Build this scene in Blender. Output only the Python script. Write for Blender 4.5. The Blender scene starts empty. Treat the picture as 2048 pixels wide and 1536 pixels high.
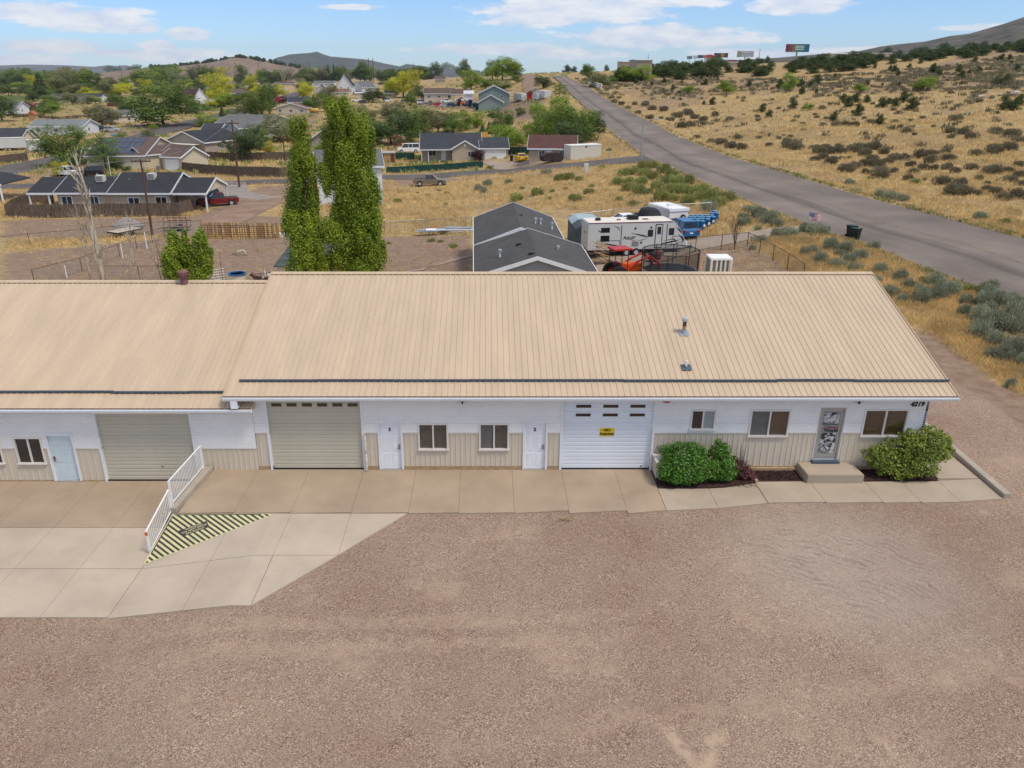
import bpy, bmesh, math, random
import numpy as np
from mathutils import Vector, Matrix, noise
R = math.radians
SC = bpy.context.scene
COL = SC.collection

# ------------------------------------------------------------------ camera, sky, sun
FPX, U0, V0, CAMH, PITCH = 1560.0, 975.0, 768.0, 15.2, R(21.9)
cd = bpy.data.cameras.new("camera"); cam = bpy.data.objects.new("camera", cd); COL.objects.link(cam)
cam.location = (0, 0, CAMH); cam.rotation_euler = (R(90) - PITCH, 0, 0)
cd.sensor_width = 36; cd.lens = 36 * FPX / 2048; cd.shift_x = (1024 - U0) / 2048
cd.clip_start = 0.5; cd.clip_end = 60000
SC.camera = cam
SC.view_settings.view_transform = 'Standard'
try: SC.view_settings.look = 'None'
except Exception: pass
SC.view_settings.gamma = 1.0
SC.view_settings.use_curve_mapping = False
SC.view_settings.exposure = 0.6
HAZE = 0.00003
SUN_EL, SUN_AZ = R(60), R(122)          # high, from the right and a little behind the camera
sd = bpy.data.lights.new("sun", 'SUN'); sun = bpy.data.objects.new("sun", sd); COL.objects.link(sun)
sd.energy = 1.9; sd.angle = R(14); sd.color = (1.0, 0.93, 0.82)
sdir = Vector((math.sin(SUN_AZ) * math.cos(SUN_EL), math.cos(SUN_AZ) * math.cos(SUN_EL), math.sin(SUN_EL)))
sun.rotation_euler = sdir.to_track_quat('Z', 'Y').to_euler()
sun.location = (0, 0, 60)

def ray(u, v):
    b = (v - V0) / FPX; c, s = math.cos(PITCH), math.sin(PITCH)
    return ((u - U0) / FPX, c - b * s, -s - b * c)

def build_world():
    w = bpy.data.worlds.new("World"); SC.world = w; w.use_nodes = True
    nt = w.node_tree; N = nt.nodes; L = nt.links; N.clear()
    def nd(t, **k):
        n = N.new(t)
        for a, b in k.items(): setattr(n, a, b)
        return n
    def math_(op, a, b=None, clamp=False):
        n = nd('ShaderNodeMath', operation=op); n.use_clamp = clamp
        for i, x in enumerate((a, b)):
            if x is None: continue
            if isinstance(x, (int, float)): n.inputs[i].default_value = x
            else: L.new(x, n.inputs[i])
        return n.outputs[0]
    sky = nd('ShaderNodeTexSky', sky_type='NISHITA'); sky.sun_disc = False
    sky.sun_elevation = SUN_EL; sky.sun_rotation = SUN_AZ
    sky.altitude = 1700; sky.air_density = 1.0; sky.dust_density = 0.6; sky.ozone_density = 1.2
    tc = nd('ShaderNodeTexCoord')
    sep = nd('ShaderNodeSeparateXYZ'); L.new(tc.outputs['Generated'], sep.inputs[0])
    # azimuth angle and elevation of the direction looked at
    az = math_('ARCTAN2', sep.outputs[0], sep.outputs[1]); el = math_('ARCSINE', sep.outputs[2])
    cmb = nd('ShaderNodeCombineXYZ'); L.new(az, cmb.inputs[0]); L.new(el, cmb.inputs[1])
    # ragged edges: displace lookup with noise
    nz = nd('ShaderNodeTexNoise'); nz.inputs['Scale'].default_value = 1.0; nz.inputs['Detail'].default_value = 7; nz.inputs['Roughness'].default_value = 0.62
    sc = nd('ShaderNodeVectorMath', operation='MULTIPLY'); sc.inputs[1].default_value = (22, 75, 1); L.new(cmb.outputs[0], sc.inputs[0]); L.new(sc.outputs[0], nz.inputs['Vector'])
    nb = nd('ShaderNodeTexNoise'); nb.inputs['Scale'].default_value = 1.0; nb.inputs['Detail'].default_value = 6; nb.inputs['Roughness'].default_value = 0.6
    s2 = nd('ShaderNodeVectorMath', operation='MULTIPLY'); s2.inputs[1].default_value = (5, 11, 1); L.new(cmb.outputs[0], s2.inputs[0]); L.new(s2.outputs[0], nb.inputs['Vector'])
    clouds = [(70, 22, 110, 17), (170, 38, 110, 22), (265, 55, 50, 12), (95, 93, 110, 14), (30, 122, 130, 11), (375, 68, 44, 12),
              (318, 92, 32, 10), (240, 106, 60, 8), (370, 113, 100, 12), (1150, 20, 175, 27), (1080, 38, 110, 14), (1310, 72, 170, 20), (1420, 80, 100, 12),
              (990, 98, 130, 10), (1140, 109, 90, 9), (1600, 10, 95, 17), (1640, 2, 60, 12), (1780, 104, 190, 9), (1500, 108, 120, 10), (500, 122, 60, 7),
              (700, 14, 50, 5), (1240, 5, 200, 12), (1980, 55, 90, 6)]
    cur = None
    for (u, v, wu, hv) in clouds:
        r = Vector(ray(u, v)).normalized(); r2 = Vector(ray(u + wu, v)).normalized(); r3 = Vector(ray(u, v - hv)).normalized()
        a0, e0 = math.atan2(r.x, r.y), math.asin(r.z)
        wa = abs(math.atan2(r2.x, r2.y) - a0) * 1.2; we = abs(math.asin(r3.z) - e0) * 1.3
        sb = nd('ShaderNodeVectorMath', operation='SUBTRACT'); sb.inputs[1].default_value = (a0, e0, 0); L.new(cmb.outputs[0], sb.inputs[0])
        ml = nd('ShaderNodeVectorMath', operation='MULTIPLY'); ml.inputs[1].default_value = (1 / wa, 1 / we, 0); L.new(sb.outputs[0], ml.inputs[0])
        ln = nd('ShaderNodeVectorMath', operation='LENGTH'); L.new(ml.outputs[0], ln.inputs[0])
        o = ln.outputs['Value']
        cur = o if cur is None else math_('SMOOTH_MIN' if False else 'MINIMUM', cur, o)
    # placed clouds low over the horizon
    body = math_('SUBTRACT', 1.15, cur)
    body = math_('MAXIMUM', body, -0.6)
    f = math_('ADD', body, math_('MULTIPLY', math_('SUBTRACT', nz.outputs[0], 0.5), 2.1))
    mr = nd('ShaderNodeMapRange', interpolation_type='SMOOTHSTEP'); mr.inputs[1].default_value = 0.0; mr.inputs[2].default_value = 0.5; L.new(f, mr.inputs[0])
    # broken cloud overhead, where the light comes from
    hi = nd('ShaderNodeMapRange', interpolation_type='SMOOTHSTEP'); hi.inputs[1].default_value = 0.10; hi.inputs[2].default_value = 0.30; L.new(el, hi.inputs[0])
    mb = nd('ShaderNodeMapRange', interpolation_type='SMOOTHSTEP'); mb.inputs[1].default_value = 0.36; mb.inputs[2].default_value = 0.56; L.new(nb.outputs[0], mb.inputs[0])
    over = math_('MULTIPLY', hi.outputs[0], mb.outputs[0])
    mask = math_('MULTIPLY', math_('MAXIMUM', mr.outputs[0], over), 0.9)
    # cloud tone: white tops, pale violet grey bodies
    ct = nd('ShaderNodeValToRGB'); L.new(nz.outputs[0], ct.inputs[0])
    ct.color_ramp.elements[0].position = 0.36; ct.color_ramp.elements[0].color = (0.66, 0.73, 0.88, 1)
    ct.color_ramp.elements[1].position = 0.62; ct.color_ramp.elements[1].color = (0.93, 0.93, 0.95, 1)
    # clear sky paling to the horizon
    hs = nd('ShaderNodeMixRGB'); hs.blend_type = 'MULTIPLY'; hs.inputs[0].default_value = 1.0
    L.new(sky.outputs[0], hs.inputs[1]); hs.inputs[2].default_value = (0.76, 0.97, 1.30, 1)
    b1 = nd('ShaderNodeBackground'); L.new(hs.outputs[0], b1.inputs[0]); b1.inputs[1].default_value = 0.076
    b2 = nd('ShaderNodeBackground'); L.new(ct.outputs[0], b2.inputs[0]); b2.inputs[1].default_value = 0.68
    mx = nd('ShaderNodeMixShader'); L.new(mask, mx.inputs[0]); L.new(b1.outputs[0], mx.inputs[1]); L.new(b2.outputs[0], mx.inputs[2])
    out = nd('ShaderNodeOutputWorld'); L.new(mx.outputs[0], out.inputs[0])
build_world()

# ------------------------------------------------------------------ materials
MATS = {}
def mat(name, col, rough=0.8, var=0.12, scale=3.0, bump=0.0, bscale=None, metal=0.0, spec=0.3, col2=None, detail=4, stretch=None, leaf=False, obj_var=0.0, space='Object', alpha=None, trans=0.0):
    if name in MATS: return MATS[name]
    m = bpy.data.materials.new(name); m.use_nodes = True; nt = m.node_tree; N = nt.nodes; L = nt.links
    bs = N['Principled BSDF']; bs.inputs['Roughness'].default_value = rough; bs.inputs['Metallic'].default_value = metal
    bs.inputs['Specular IOR Level'].default_value = spec
    tc = N.new('ShaderNodeTexCoord'); vec = tc.outputs['Object']
    if space == 'World':
        g = N.new('ShaderNodeNewGeometry'); vec = g.outputs['Position']
    if stretch:
        mp = N.new('ShaderNodeMapping'); mp.inputs['Scale'].default_value = stretch; L.new(vec, mp.inputs[0]); vec = mp.outputs[0]
    nz = N.new('ShaderNodeTexNoise'); nz.inputs['Scale'].default_value = scale; nz.inputs['Detail'].default_value = detail; nz.inputs['Roughness'].default_value = 0.6; L.new(vec, nz.inputs['Vector'])
    cr = N.new('ShaderNodeValToRGB'); L.new(nz.outputs[0], cr.inputs[0])
    c2 = col2 or tuple(max(0, c * (1 - var)) for c in col); c1 = col if col2 else tuple(min(1, c * (1 + var)) for c in col)
    cr.color_ramp.elements[0].position = 0.33; cr.color_ramp.elements[0].color = (*c2, 1)
    cr.color_ramp.elements[1].position = 0.67; cr.color_ramp.elements[1].color = (*c1, 1)
    last = cr.outputs[0]
    if leaf:
        at = N.new('ShaderNodeAttribute'); at.attribute_name = 'leafv'
        hv = N.new('ShaderNodeHueSaturation')
        a = N.new('ShaderNodeMath'); a.operation = 'MULTIPLY_ADD'; L.new(at.outputs['Fac'], a.inputs[0]); a.inputs[1].default_value = 0.9; a.inputs[2].default_value = 0.6
        b = N.new('ShaderNodeMath'); b.operation = 'MULTIPLY_ADD'; L.new(at.outputs['Fac'], b.inputs[0]); b.inputs[1].default_value = -0.045; b.inputs[2].default_value = 0.522
        L.new(a.outputs[0], hv.inputs['Value']); L.new(b.outputs[0], hv.inputs['Hue']); L.new(last, hv.inputs['Color']); last = hv.outputs[0]
        bs.inputs['Sheen Weight'].default_value = 0.0
    if obj_var:
        oi = N.new('ShaderNodeObjectInfo'); hv = N.new('ShaderNodeHueSaturation')
        a = N.new('ShaderNodeMath'); a.operation = 'MULTIPLY_ADD'; L.new(oi.outputs['Random'], a.inputs[0]); a.inputs[1].default_value = obj_var; a.inputs[2].default_value = 1 - obj_var / 2
        b = N.new('ShaderNodeMath'); b.operation = 'MULTIPLY_ADD'; L.new(oi.outputs['Random'], b.inputs[0]); b.inputs[1].default_value = obj_var * 0.06; b.inputs[2].default_value = 0.5 - obj_var * 0.03
        L.new(a.outputs[0], hv.inputs['Value']); L.new(b.outputs[0], hv.inputs['Hue']); L.new(last, hv.inputs['Color']); last = hv.outputs[0]
    L.new(last, bs.inputs['Base Color'])
    if leaf:   # thin leaves let some light through
        tr = N.new('ShaderNodeBsdfTranslucent'); L.new(last, tr.inputs[0]); mx = N.new('ShaderNodeMixShader'); mx.inputs[0].default_value = 0.25
        L.new(bs.outputs[0], mx.inputs[1]); L.new(tr.outputs[0], mx.inputs[2]); L.new(mx.outputs[0], N['Material Output'].inputs[0])
    if bump:
        b = N.new('ShaderNodeBump'); b.inputs['Strength'].default_value = bump; b.inputs['Distance'].default_value = 0.02
        n2 = N.new('ShaderNodeTexNoise'); n2.inputs['Scale'].default_value = bscale or scale * 8; n2.inputs['Detail'].default_value = 5; L.new(vec, n2.inputs['Vector'])
        L.new(n2.outputs[0], b.inputs['Height']); L.new(b.outputs[0], bs.inputs['Normal'])
    if alpha is not None: bs.inputs['Alpha'].default_value = alpha
    if trans: bs.inputs['Transmission Weight'].default_value = trans
    MATS[name] = m; return m

def shingle(name, col, size=0.35):
    m = mat(name, col, 0.9, 0.12, 0.7, detail=6)
    N = m.node_tree.nodes; L = m.node_tree.links; bs = N['Principled BSDF']
    tc = N.new('ShaderNodeTexCoord')
    br = N.new('ShaderNodeTexBrick'); br.inputs['Scale'].default_value = 1.0; br.inputs['Brick Width'].default_value = size; br.inputs['Row Height'].default_value = size * 0.42
    br.inputs['Mortar Size'].default_value = 0.012; br.inputs['Color1'].default_value = (1.15, 1.15, 1.15, 1); br.inputs['Color2'].default_value = (0.78, 0.78, 0.78, 1); br.inputs['Mortar'].default_value = (0.55, 0.55, 0.55, 1)
    mp = N.new('ShaderNodeMapping'); mp.inputs['Scale'].default_value = (1, 1, 1); L.new(tc.outputs['Object'], mp.inputs[0]); L.new(mp.outputs[0], br.inputs['Vector'])
    mx = N.new('ShaderNodeMixRGB'); mx.blend_type = 'MULTIPLY'; mx.inputs[0].default_value = 0.8
    src = bs.inputs['Base Color'].links[0].from_socket; L.new(src, mx.inputs[1]); L.new(br.outputs[0], mx.inputs[2]); L.new(mx.outputs[0], bs.inputs['Base Color'])
    return m

def siding(name, col, pitch=0.2):
    m = mat(name, col, 0.6, 0.04, 1.5)
    N = m.node_tree.nodes; L = m.node_tree.links; bs = N['Principled BSDF']
    tc = N.new('ShaderNodeTexCoord'); sp = N.new('ShaderNodeSeparateXYZ'); L.new(tc.outputs['Object'], sp.inputs[0])
    a = N.new('ShaderNodeMath'); a.operation = 'DIVIDE'; L.new(sp.outputs[2], a.inputs[0]); a.inputs[1].default_value = pitch
    b = N.new('ShaderNodeMath'); b.operation = 'FRACT'; L.new(a.outputs[0], b.inputs[0])
    bp = N.new('ShaderNodeBump'); bp.inputs['Strength'].default_value = 0.9; bp.inputs['Distance'].default_value = 0.02; bp.invert = True; L.new(b.outputs[0], bp.inputs['Height']); L.new(bp.outputs[0], bs.inputs['Normal'])
    return m

M_ROOF = mat('tan_metal_roof', (0.51, 0.388, 0.265), 0.42, 0.075, 0.8, spec=0.4, detail=9, stretch=(2.2, .35, .35), space='World')
M_RIBD = mat('roof_closure_dirt', (0.16, 0.085, 0.055), 0.8, 0.3, 8)
M_SNOW = mat('slate_blue_metal', (0.07, 0.095, 0.12), 0.45, 0.1, 2)
M_WSID = mat('white_vinyl_siding', (0.80, 0.78, 0.745), 0.5, 0.05, 0.8, detail=8)
M_TSID = mat('beige_steel_wainscot', (0.60, 0.52, 0.405), 0.55, 0.05, 1.0, detail=8)
M_TRIM = mat('white_trim', (0.75, 0.76, 0.77), 0.45, 0.05, 3)
M_GUT = mat('white_gutter', (0.78, 0.79, 0.81), 0.35, 0.03, 3)
M_BASEW = mat('stained_wood', (0.38, 0.26, 0.15), 0.8, 0.3, 3, stretch=(1, 1, 8))
M_GDT = mat('khaki_garage_door', (0.52, 0.475, 0.37), 0.5, 0.04, 0.9)
M_GDW = mat('white_garage_door', (0.74, 0.77, 0.80), 0.45, 0.03, 0.9)
M_DOOR = mat('white_door_paint', (0.80, 0.81, 0.83), 0.4, 0.03, 2)
M_DOORB = mat('pale_blue_white_door', (0.60, 0.68, 0.70), 0.45, 0.04, 2)
M_FRM = mat('almond_frame', (0.72, 0.66, 0.60), 0.5, 0.04, 4)
M_GLASS = mat('dark_window_glass', (0.035, 0.03, 0.028), 0.08, 0.2, 2, spec=0.6)
M_GLASSB = mat('brown_garage_glass', (0.05, 0.03, 0.025), 0.15, 0.2, 3, spec=0.5)
M_FROST = mat('grey_screen', (0.14, 0.13, 0.12), 0.6, 0.1, 3)
M_FROST2 = mat('pale_frosted_glass', (0.30, 0.33, 0.33), 0.35, 0.1, 3)
M_BLIND = mat('wood_blinds', (0.30, 0.165, 0.06), 0.6, 0.25, 6)
M_BLINDG = mat('grey_blinds', (0.23, 0.22, 0.20), 0.6, 0.2, 6)
M_ALU = mat('aluminium', (0.42, 0.40, 0.37), 0.4, 0.05, 3, metal=0.4)
M_STEEL = mat('galvanised_steel', (0.36, 0.38, 0.40), 0.45, 0.15, 6, metal=0.5)
M_BLACK = mat('black_plastic', (0.015, 0.015, 0.016), 0.5, 0.2, 3)
M_RUB = mat('tyre_rubber', (0.02, 0.02, 0.02), 0.85, 0.2, 4)
M_RED = mat('red_paint', (0.42, 0.022, 0.018), 0.4, 0.15, 2)
M_ORG = mat('orange_paint', (0.65, 0.10, 0.015), 0.45, 0.1, 2)
M_YEL = mat('yellow_sign', (0.85, 0.58, 0.03), 0.45, 0.05, 2)
M_BROWN = mat('maroon_paint', (0.20, 0.085, 0.085), 0.5, 0.15, 5)
M_WHITE = mat('white_paint', (0.78, 0.78, 0.77), 0.4, 0.05, 2)
M_CREAM = mat('cream_paint', (0.62, 0.58, 0.48), 0.5, 0.06, 2)
M_BLUE = mat('blue_plastic', (0.012, 0.10, 0.26), 0.4, 0.25, 2)
M_DKBLUE = mat('dark_blue_paint', (0.02, 0.035, 0.06), 0.3, 0.2, 2)
M_GREY = mat('grey_paint', (0.22, 0.22, 0.22), 0.5, 0.15, 2)
M_SILV = mat('silver_paint', (0.50, 0.51, 0.53), 0.3, 0.05, 2, metal=0.3)
M_TANP = mat('tan_grey_paint', (0.23, 0.19, 0.145), 0.35, 0.08, 2, metal=0.3)
M_GRN = mat('dark_green_mesh', (0.015, 0.06, 0.045), 0.8, 0.25, 1.5)
M_WOOD = mat('weathered_wood', (0.13, 0.095, 0.07), 0.9, 0.45, 1.2, stretch=(6, 6, 1), space='World')
M_WOODR = mat('red_brown_fence', (0.15, 0.055, 0.035), 0.9, 0.3, 1.5, stretch=(6, 6, 1))
M_WOODN = mat('new_wood', (0.42, 0.26, 0.12), 0.85, 0.3, 3, stretch=(6, 6, 1))
M_WOODD = mat('pole_wood', (0.10, 0.06, 0.042), 0.9, 0.3, 2, stretch=(8, 8, 1))
M_BARK = mat('bark_brown', (0.10, 0.07, 0.05), 0.95, 0.35, 3, stretch=(4, 4, 1), bump=0.5)
M_BARKP = mat('pale_bark', (0.42, 0.36, 0.28), 0.9, 0.35, 2, stretch=(5, 5, 1), bump=0.4)
M_CONC = mat('concrete_grey', (0.36, 0.31, 0.25), 0.9, 0.12, 1.2, detail=9, bump=0.15, bscale=30)
M_RUST = mat('rusty_steel', (0.12, 0.055, 0.035), 0.8, 0.4, 5)

# ------------------------------------------------------------------ geometry helpers
class G:
    def __init__(s): s.v = []; s.f = []; s.m = []; s.ms = []
    def mi(s, m):
        if m not in s.ms: s.ms.append(m)
        return s.ms.index(m)
    def add(s, vs, fs, m):
        o = len(s.v); s.v += [tuple(p) for p in vs]; i = s.mi(m)
        for f in fs: s.f.append([o + k for k in f]); s.m.append(i)
        return s
    def box(s, x0, x1, y0, y1, z0, z1, m):
        vs = [(x0, y0, z0), (x1, y0, z0), (x1, y1, z0), (x0, y1, z0), (x0, y0, z1), (x1, y0, z1), (x1, y1, z1), (x0, y1, z1)]
        return s.add(vs, [(0, 3, 2, 1), (4, 5, 6, 7), (0, 1, 5, 4), (1, 2, 6, 5), (2, 3, 7, 6), (3, 0, 4, 7)], m)
    def prism(s, pts, a0, a1, m, axis='y'):
        # pts: 2d outline; axis = extrusion axis. 'y': (x,z)  'x': (y,z)  'z': (x,y)
        n = len(pts)
        mk = {'y': lambda p, a: (p[0], a, p[1]), 'x': lambda p, a: (a, p[0], p[1]), 'z': lambda p, a: (p[0], p[1], a)}[axis]
        vs = [mk(p, a0) for p in pts] + [mk(p, a1) for p in pts]
        fs = [list(range(n)), list(range(2 * n - 1, n - 1, -1))] + [(i, i + n, (i + 1) % n + n, (i + 1) % n) for i in range(n)]
        return s.add(vs, fs, m)
    def loft(s, secs, m, cap=True):
        n = len(secs[0]); vs = [p for c in secs for p in c]; fs = []
        for k in range(len(secs) - 1):
            for i in range(n):
                j = (i + 1) % n; fs.append((k * n + i, k * n + j, (k + 1) * n + j, (k + 1) * n + i))
        if cap: fs += [list(range(n - 1, -1, -1)), [(len(secs) - 1) * n + i for i in range(n)]]
        return s.add(vs, fs, m)
    def tube(s, path, r, m, n=6, cap=True):
        path = [Vector(p) for p in path]; rs = r if isinstance(r, (list, tuple)) else [r] * len(path); secs = []
        for i, p in enumerate(path):
            d = (path[min(i + 1, len(path) - 1)] - path[max(i - 1, 0)]).normalized()
            a = d.orthogonal().normalized() if abs(d.z) > 0.98 else d.cross(Vector((0, 0, 1))).normalized()
            if abs(d.z) > 0.98: a = Vector((1, 0, 0)) - d * d.x; a.normalize()
            b = d.cross(a)
            secs.append([tuple(p + (a * math.cos(2 * math.pi * k / n) + b * math.sin(2 * math.pi * k / n)) * rs[i]) for k in range(n)])
        return s.loft(secs, m, cap)
    def cyl(s, p0, p1, r, m, n=12): return s.tube([p0, p1], r, m, n)
    def lathe(s, prof, m, c=(0, 0, 0), n=16):
        secs = [[(c[0] + r * math.cos(2 * math.pi * k / n), c[1] + r * math.sin(2 * math.pi * k / n), c[2] + z) for k in range(n)] for r, z in prof]
        return s.loft(secs, m)
    def mesh(s, name):
        me = bpy.data.meshes.new(name); me.from_pydata(s.v, [], s.f)
        for m in s.ms: me.materials.append(m)
        me.polygons.foreach_set('material_index', s.m)
        me.update(); return me
    def obj(s, name, parent=None, off=None, smooth=False, bevel=0, world=False):
        if world and parent is not None:
            l = parent.location; s.v = [(p[0] - l.x, p[1] - l.y, p[2] - l.z) for p in s.v]
        me = s.mesh(name)
        bm = bmesh.new(); bm.from_mesh(me); bmesh.ops.recalc_face_normals(bm, faces=bm.faces)
        if bevel: bmesh.ops.bevel(bm, geom=list(bm.edges), offset=bevel, segments=2, affect='EDGES', clamp_overlap=True)
        bm.to_mesh(me); bm.free()
        if smooth:
            for p in me.polygons: p.use_smooth = True
        return link(name, me, parent, off)

def link(name, data, parent=None, loc=None):
    o = bpy.data.objects.new(name, data); COL.objects.link(o)
    if parent is not None: o.parent = parent
    if loc is not None: o.location = loc
    return o
def tag(o, label, cat, group=None):
    o['label'] = label; o['category'] = cat
    if group: o['group'] = group
    return o
def thing(name, label, cat, loc=(0, 0, 0), rz=0, group=None):
    o = bpy.data.objects.new(name, None); COL.objects.link(o); o.empty_display_size = 0.2
    o.location = loc; o.rotation_euler = (0, 0, rz); return tag(o, label, cat, group)
def struct(o): o['kind'] = 'structure'; return o
def stuff(o): o['kind'] = 'stuff'; return o
KIDS = {}
def copy_tree(o, loc, rz, label=None, group=None, scale=None):
    c = o.copy(); COL.objects.link(c); c.location = loc; c.rotation_euler = (0, 0, rz)
    if label: c['label'] = label
    if group: c['group'] = group
    if scale: c.scale = (scale,) * 3 if isinstance(scale, (int, float)) else scale
    for a in list(o.children):
        b = a.copy(); COL.objects.link(b); b.parent = c
        for d in list(a.children):
            e = d.copy(); COL.objects.link(e); e.parent = b
    return c

def text(s, size, m, parent, loc, rot=(R(90), 0, 0), ext=0.003, bold=0.0, name='lettering', shear=0, sx=1.0, align='CENTER'):
    cu = bpy.data.curves.new(name, 'FONT'); cu.body = s; cu.size = size; cu.align_x = align; cu.align_y = 'CENTER'; cu.extrude = ext; cu.offset = bold; cu.shear = shear
    cu.space_line = 0.9
    t = bpy.data.objects.new(name, cu); COL.objects.link(t)
    dg = bpy.context.evaluated_depsgraph_get(); me = bpy.data.meshes.new_from_object(t.evaluated_get(dg)); me.name = name
    bpy.data.objects.remove(t); bpy.data.curves.remove(cu)
    me.materials.clear(); me.materials.append(m)
    o = link(name, me, parent, loc); o.rotation_euler = rot; o.scale = (sx, 1, 1); return o

# ------------------------------------------------------------------ the lie of the land
CC = [-1.6, -0.62, -0.38, -0.11, 0.0155, 0.09, 0.235, 0.45, 0.66, 1.6]
YY = [45, 60, 80, 100, 130, 180, 240, 300, 372, 450, 600, 1000, 2000, 9000]
ZZ = [[0, -1, -2, -2.6, -3, -3.2, -3.2, -3.2, -3.2, -3.2, -3.2, -6, -20, -60],
      [0, -1, -2, -2.6, -3, -3.2, -3.2, -3.2, -3.2, -3.2, -3.2, -6, -20, -60],
      [0, -1, -2, -2.6, -3, -3.2, -3.2, -3.2, -3.2, -3.0, -3.0, -4, -18, -60],
      [0, -.6, -1.4, -2.2, -2.6, -3.0, -3.0, -2.4, -1.5, -0.5, 1, 3, -8, -50],
      [0, -.4, -.8, -1.4, -2.0, -2.2, -1.5, 0.5, 6.5, 10.5, 12, 11, 0, -50],
      [0, -.2, -.4, -.4, 0, .5, 3.2, 7.2, 12.3, 13.2, 13.6, 13, 5, -40],
      [0, 0, .5, .8, 1.2, 2.0, 5, 9.5, 14.0, 16, 17.5, 18, 12, -30],
      [0, .8, 1.2, 1.5, 2.5, 5, 9.5, 13.5, 17, 19.5, 22, 26, 30, -20],
      [.3, 1.3, 2, 2.5, 4, 7.5, 12.5, 17, 21.5, 25, 30, 40, 60, 0],
      [.3, 1.3, 2, 2.5, 4, 7.5, 12.5, 17, 21.5, 25, 30, 40, 60, 0]]
ZA = np.array(ZZ)
def yard(x, y):     # the lower yard to the left of the ramp
    return -0.54 * min(1, max(0, (-7.9 - x) / 3.84))
def TZ(x, y):
    if y < 45:
        z = 0.0
        if y < 30: z = yard(x, y) - 0.045
        elif y < 36: z = (yard(x, y) - 0.045) * (36 - y) / 6
        c = x / 45.0
        if x > 20 and y > 34: z += 0.3 * min(1, (x - 20) / 10) * (y - 34) / 11
        return z
    c = x / y
    c = min(1.59, max(-1.59, c)); yy = min(8999, y)
    i = 0
    while CC[i + 1] < c: i += 1
    j = 0
    while YY[j + 1] < yy: j += 1
    a = (c - CC[i]) / (CC[i + 1] - CC[i]); a = a * a * (3 - 2 * a); b = (yy - YY[j]) / (YY[j + 1] - YY[j])
    z = (ZZ[i][j] * (1 - a) + ZZ[i + 1][j] * a) * (1 - b) + (ZZ[i][j + 1] * (1 - a) + ZZ[i + 1][j + 1] * a) * b
    k = min(1, (y - 45) / 60)
    z += k * 0.35 * noise.noise(Vector((x / 26, y / 26, 3.1)))
    if y > 140 and c > 0.25:
        kk = min(1, (y - 140) / 80) * min(1, (c - 0.25) / 0.1)
        z += kk * 1.3 * noise.noise(Vector((x / 42, y / 30, 8.3)))
    return z
def P(u, v, h=0.0, zmax=900):
    """where the line of sight through (u, v) of the photograph meets the land raised by h"""
    r = ray(u, v); t = 12.0
    prev = t
    while t < 9000:
        x, y, z = r[0] * t, r[1] * t, CAMH + r[2] * t
        if z <= TZ(x, y) + h:
            lo, hi = prev, t
            for _ in range(18):
                mid = (lo + hi) / 2
                if CAMH + r[2] * mid <= TZ(r[0] * mid, r[1] * mid) + h: hi = mid
                else: lo = mid
            return Vector((r[0] * hi, r[1] * hi, TZ(r[0] * hi, r[1] * hi)))
        prev = t; t *= 1.02
    return Vector((r[0] * 1500, r[1] * 1500, TZ(r[0] * 1500, r[1] * 1500)))
def YP(u, v, Y):
    r = ray(u, v); t = Y / r[1]; return Vector((r[0] * t, Y, CAMH + r[2] * t))
def pix(x, y, z):
    c, s = math.cos(PITCH), math.sin(PITCH); zz = z - CAMH
    d = y * c - zz * s; up = y * s + zz * c
    return U0 + FPX * x / d, V0 - FPX * up / d
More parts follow.
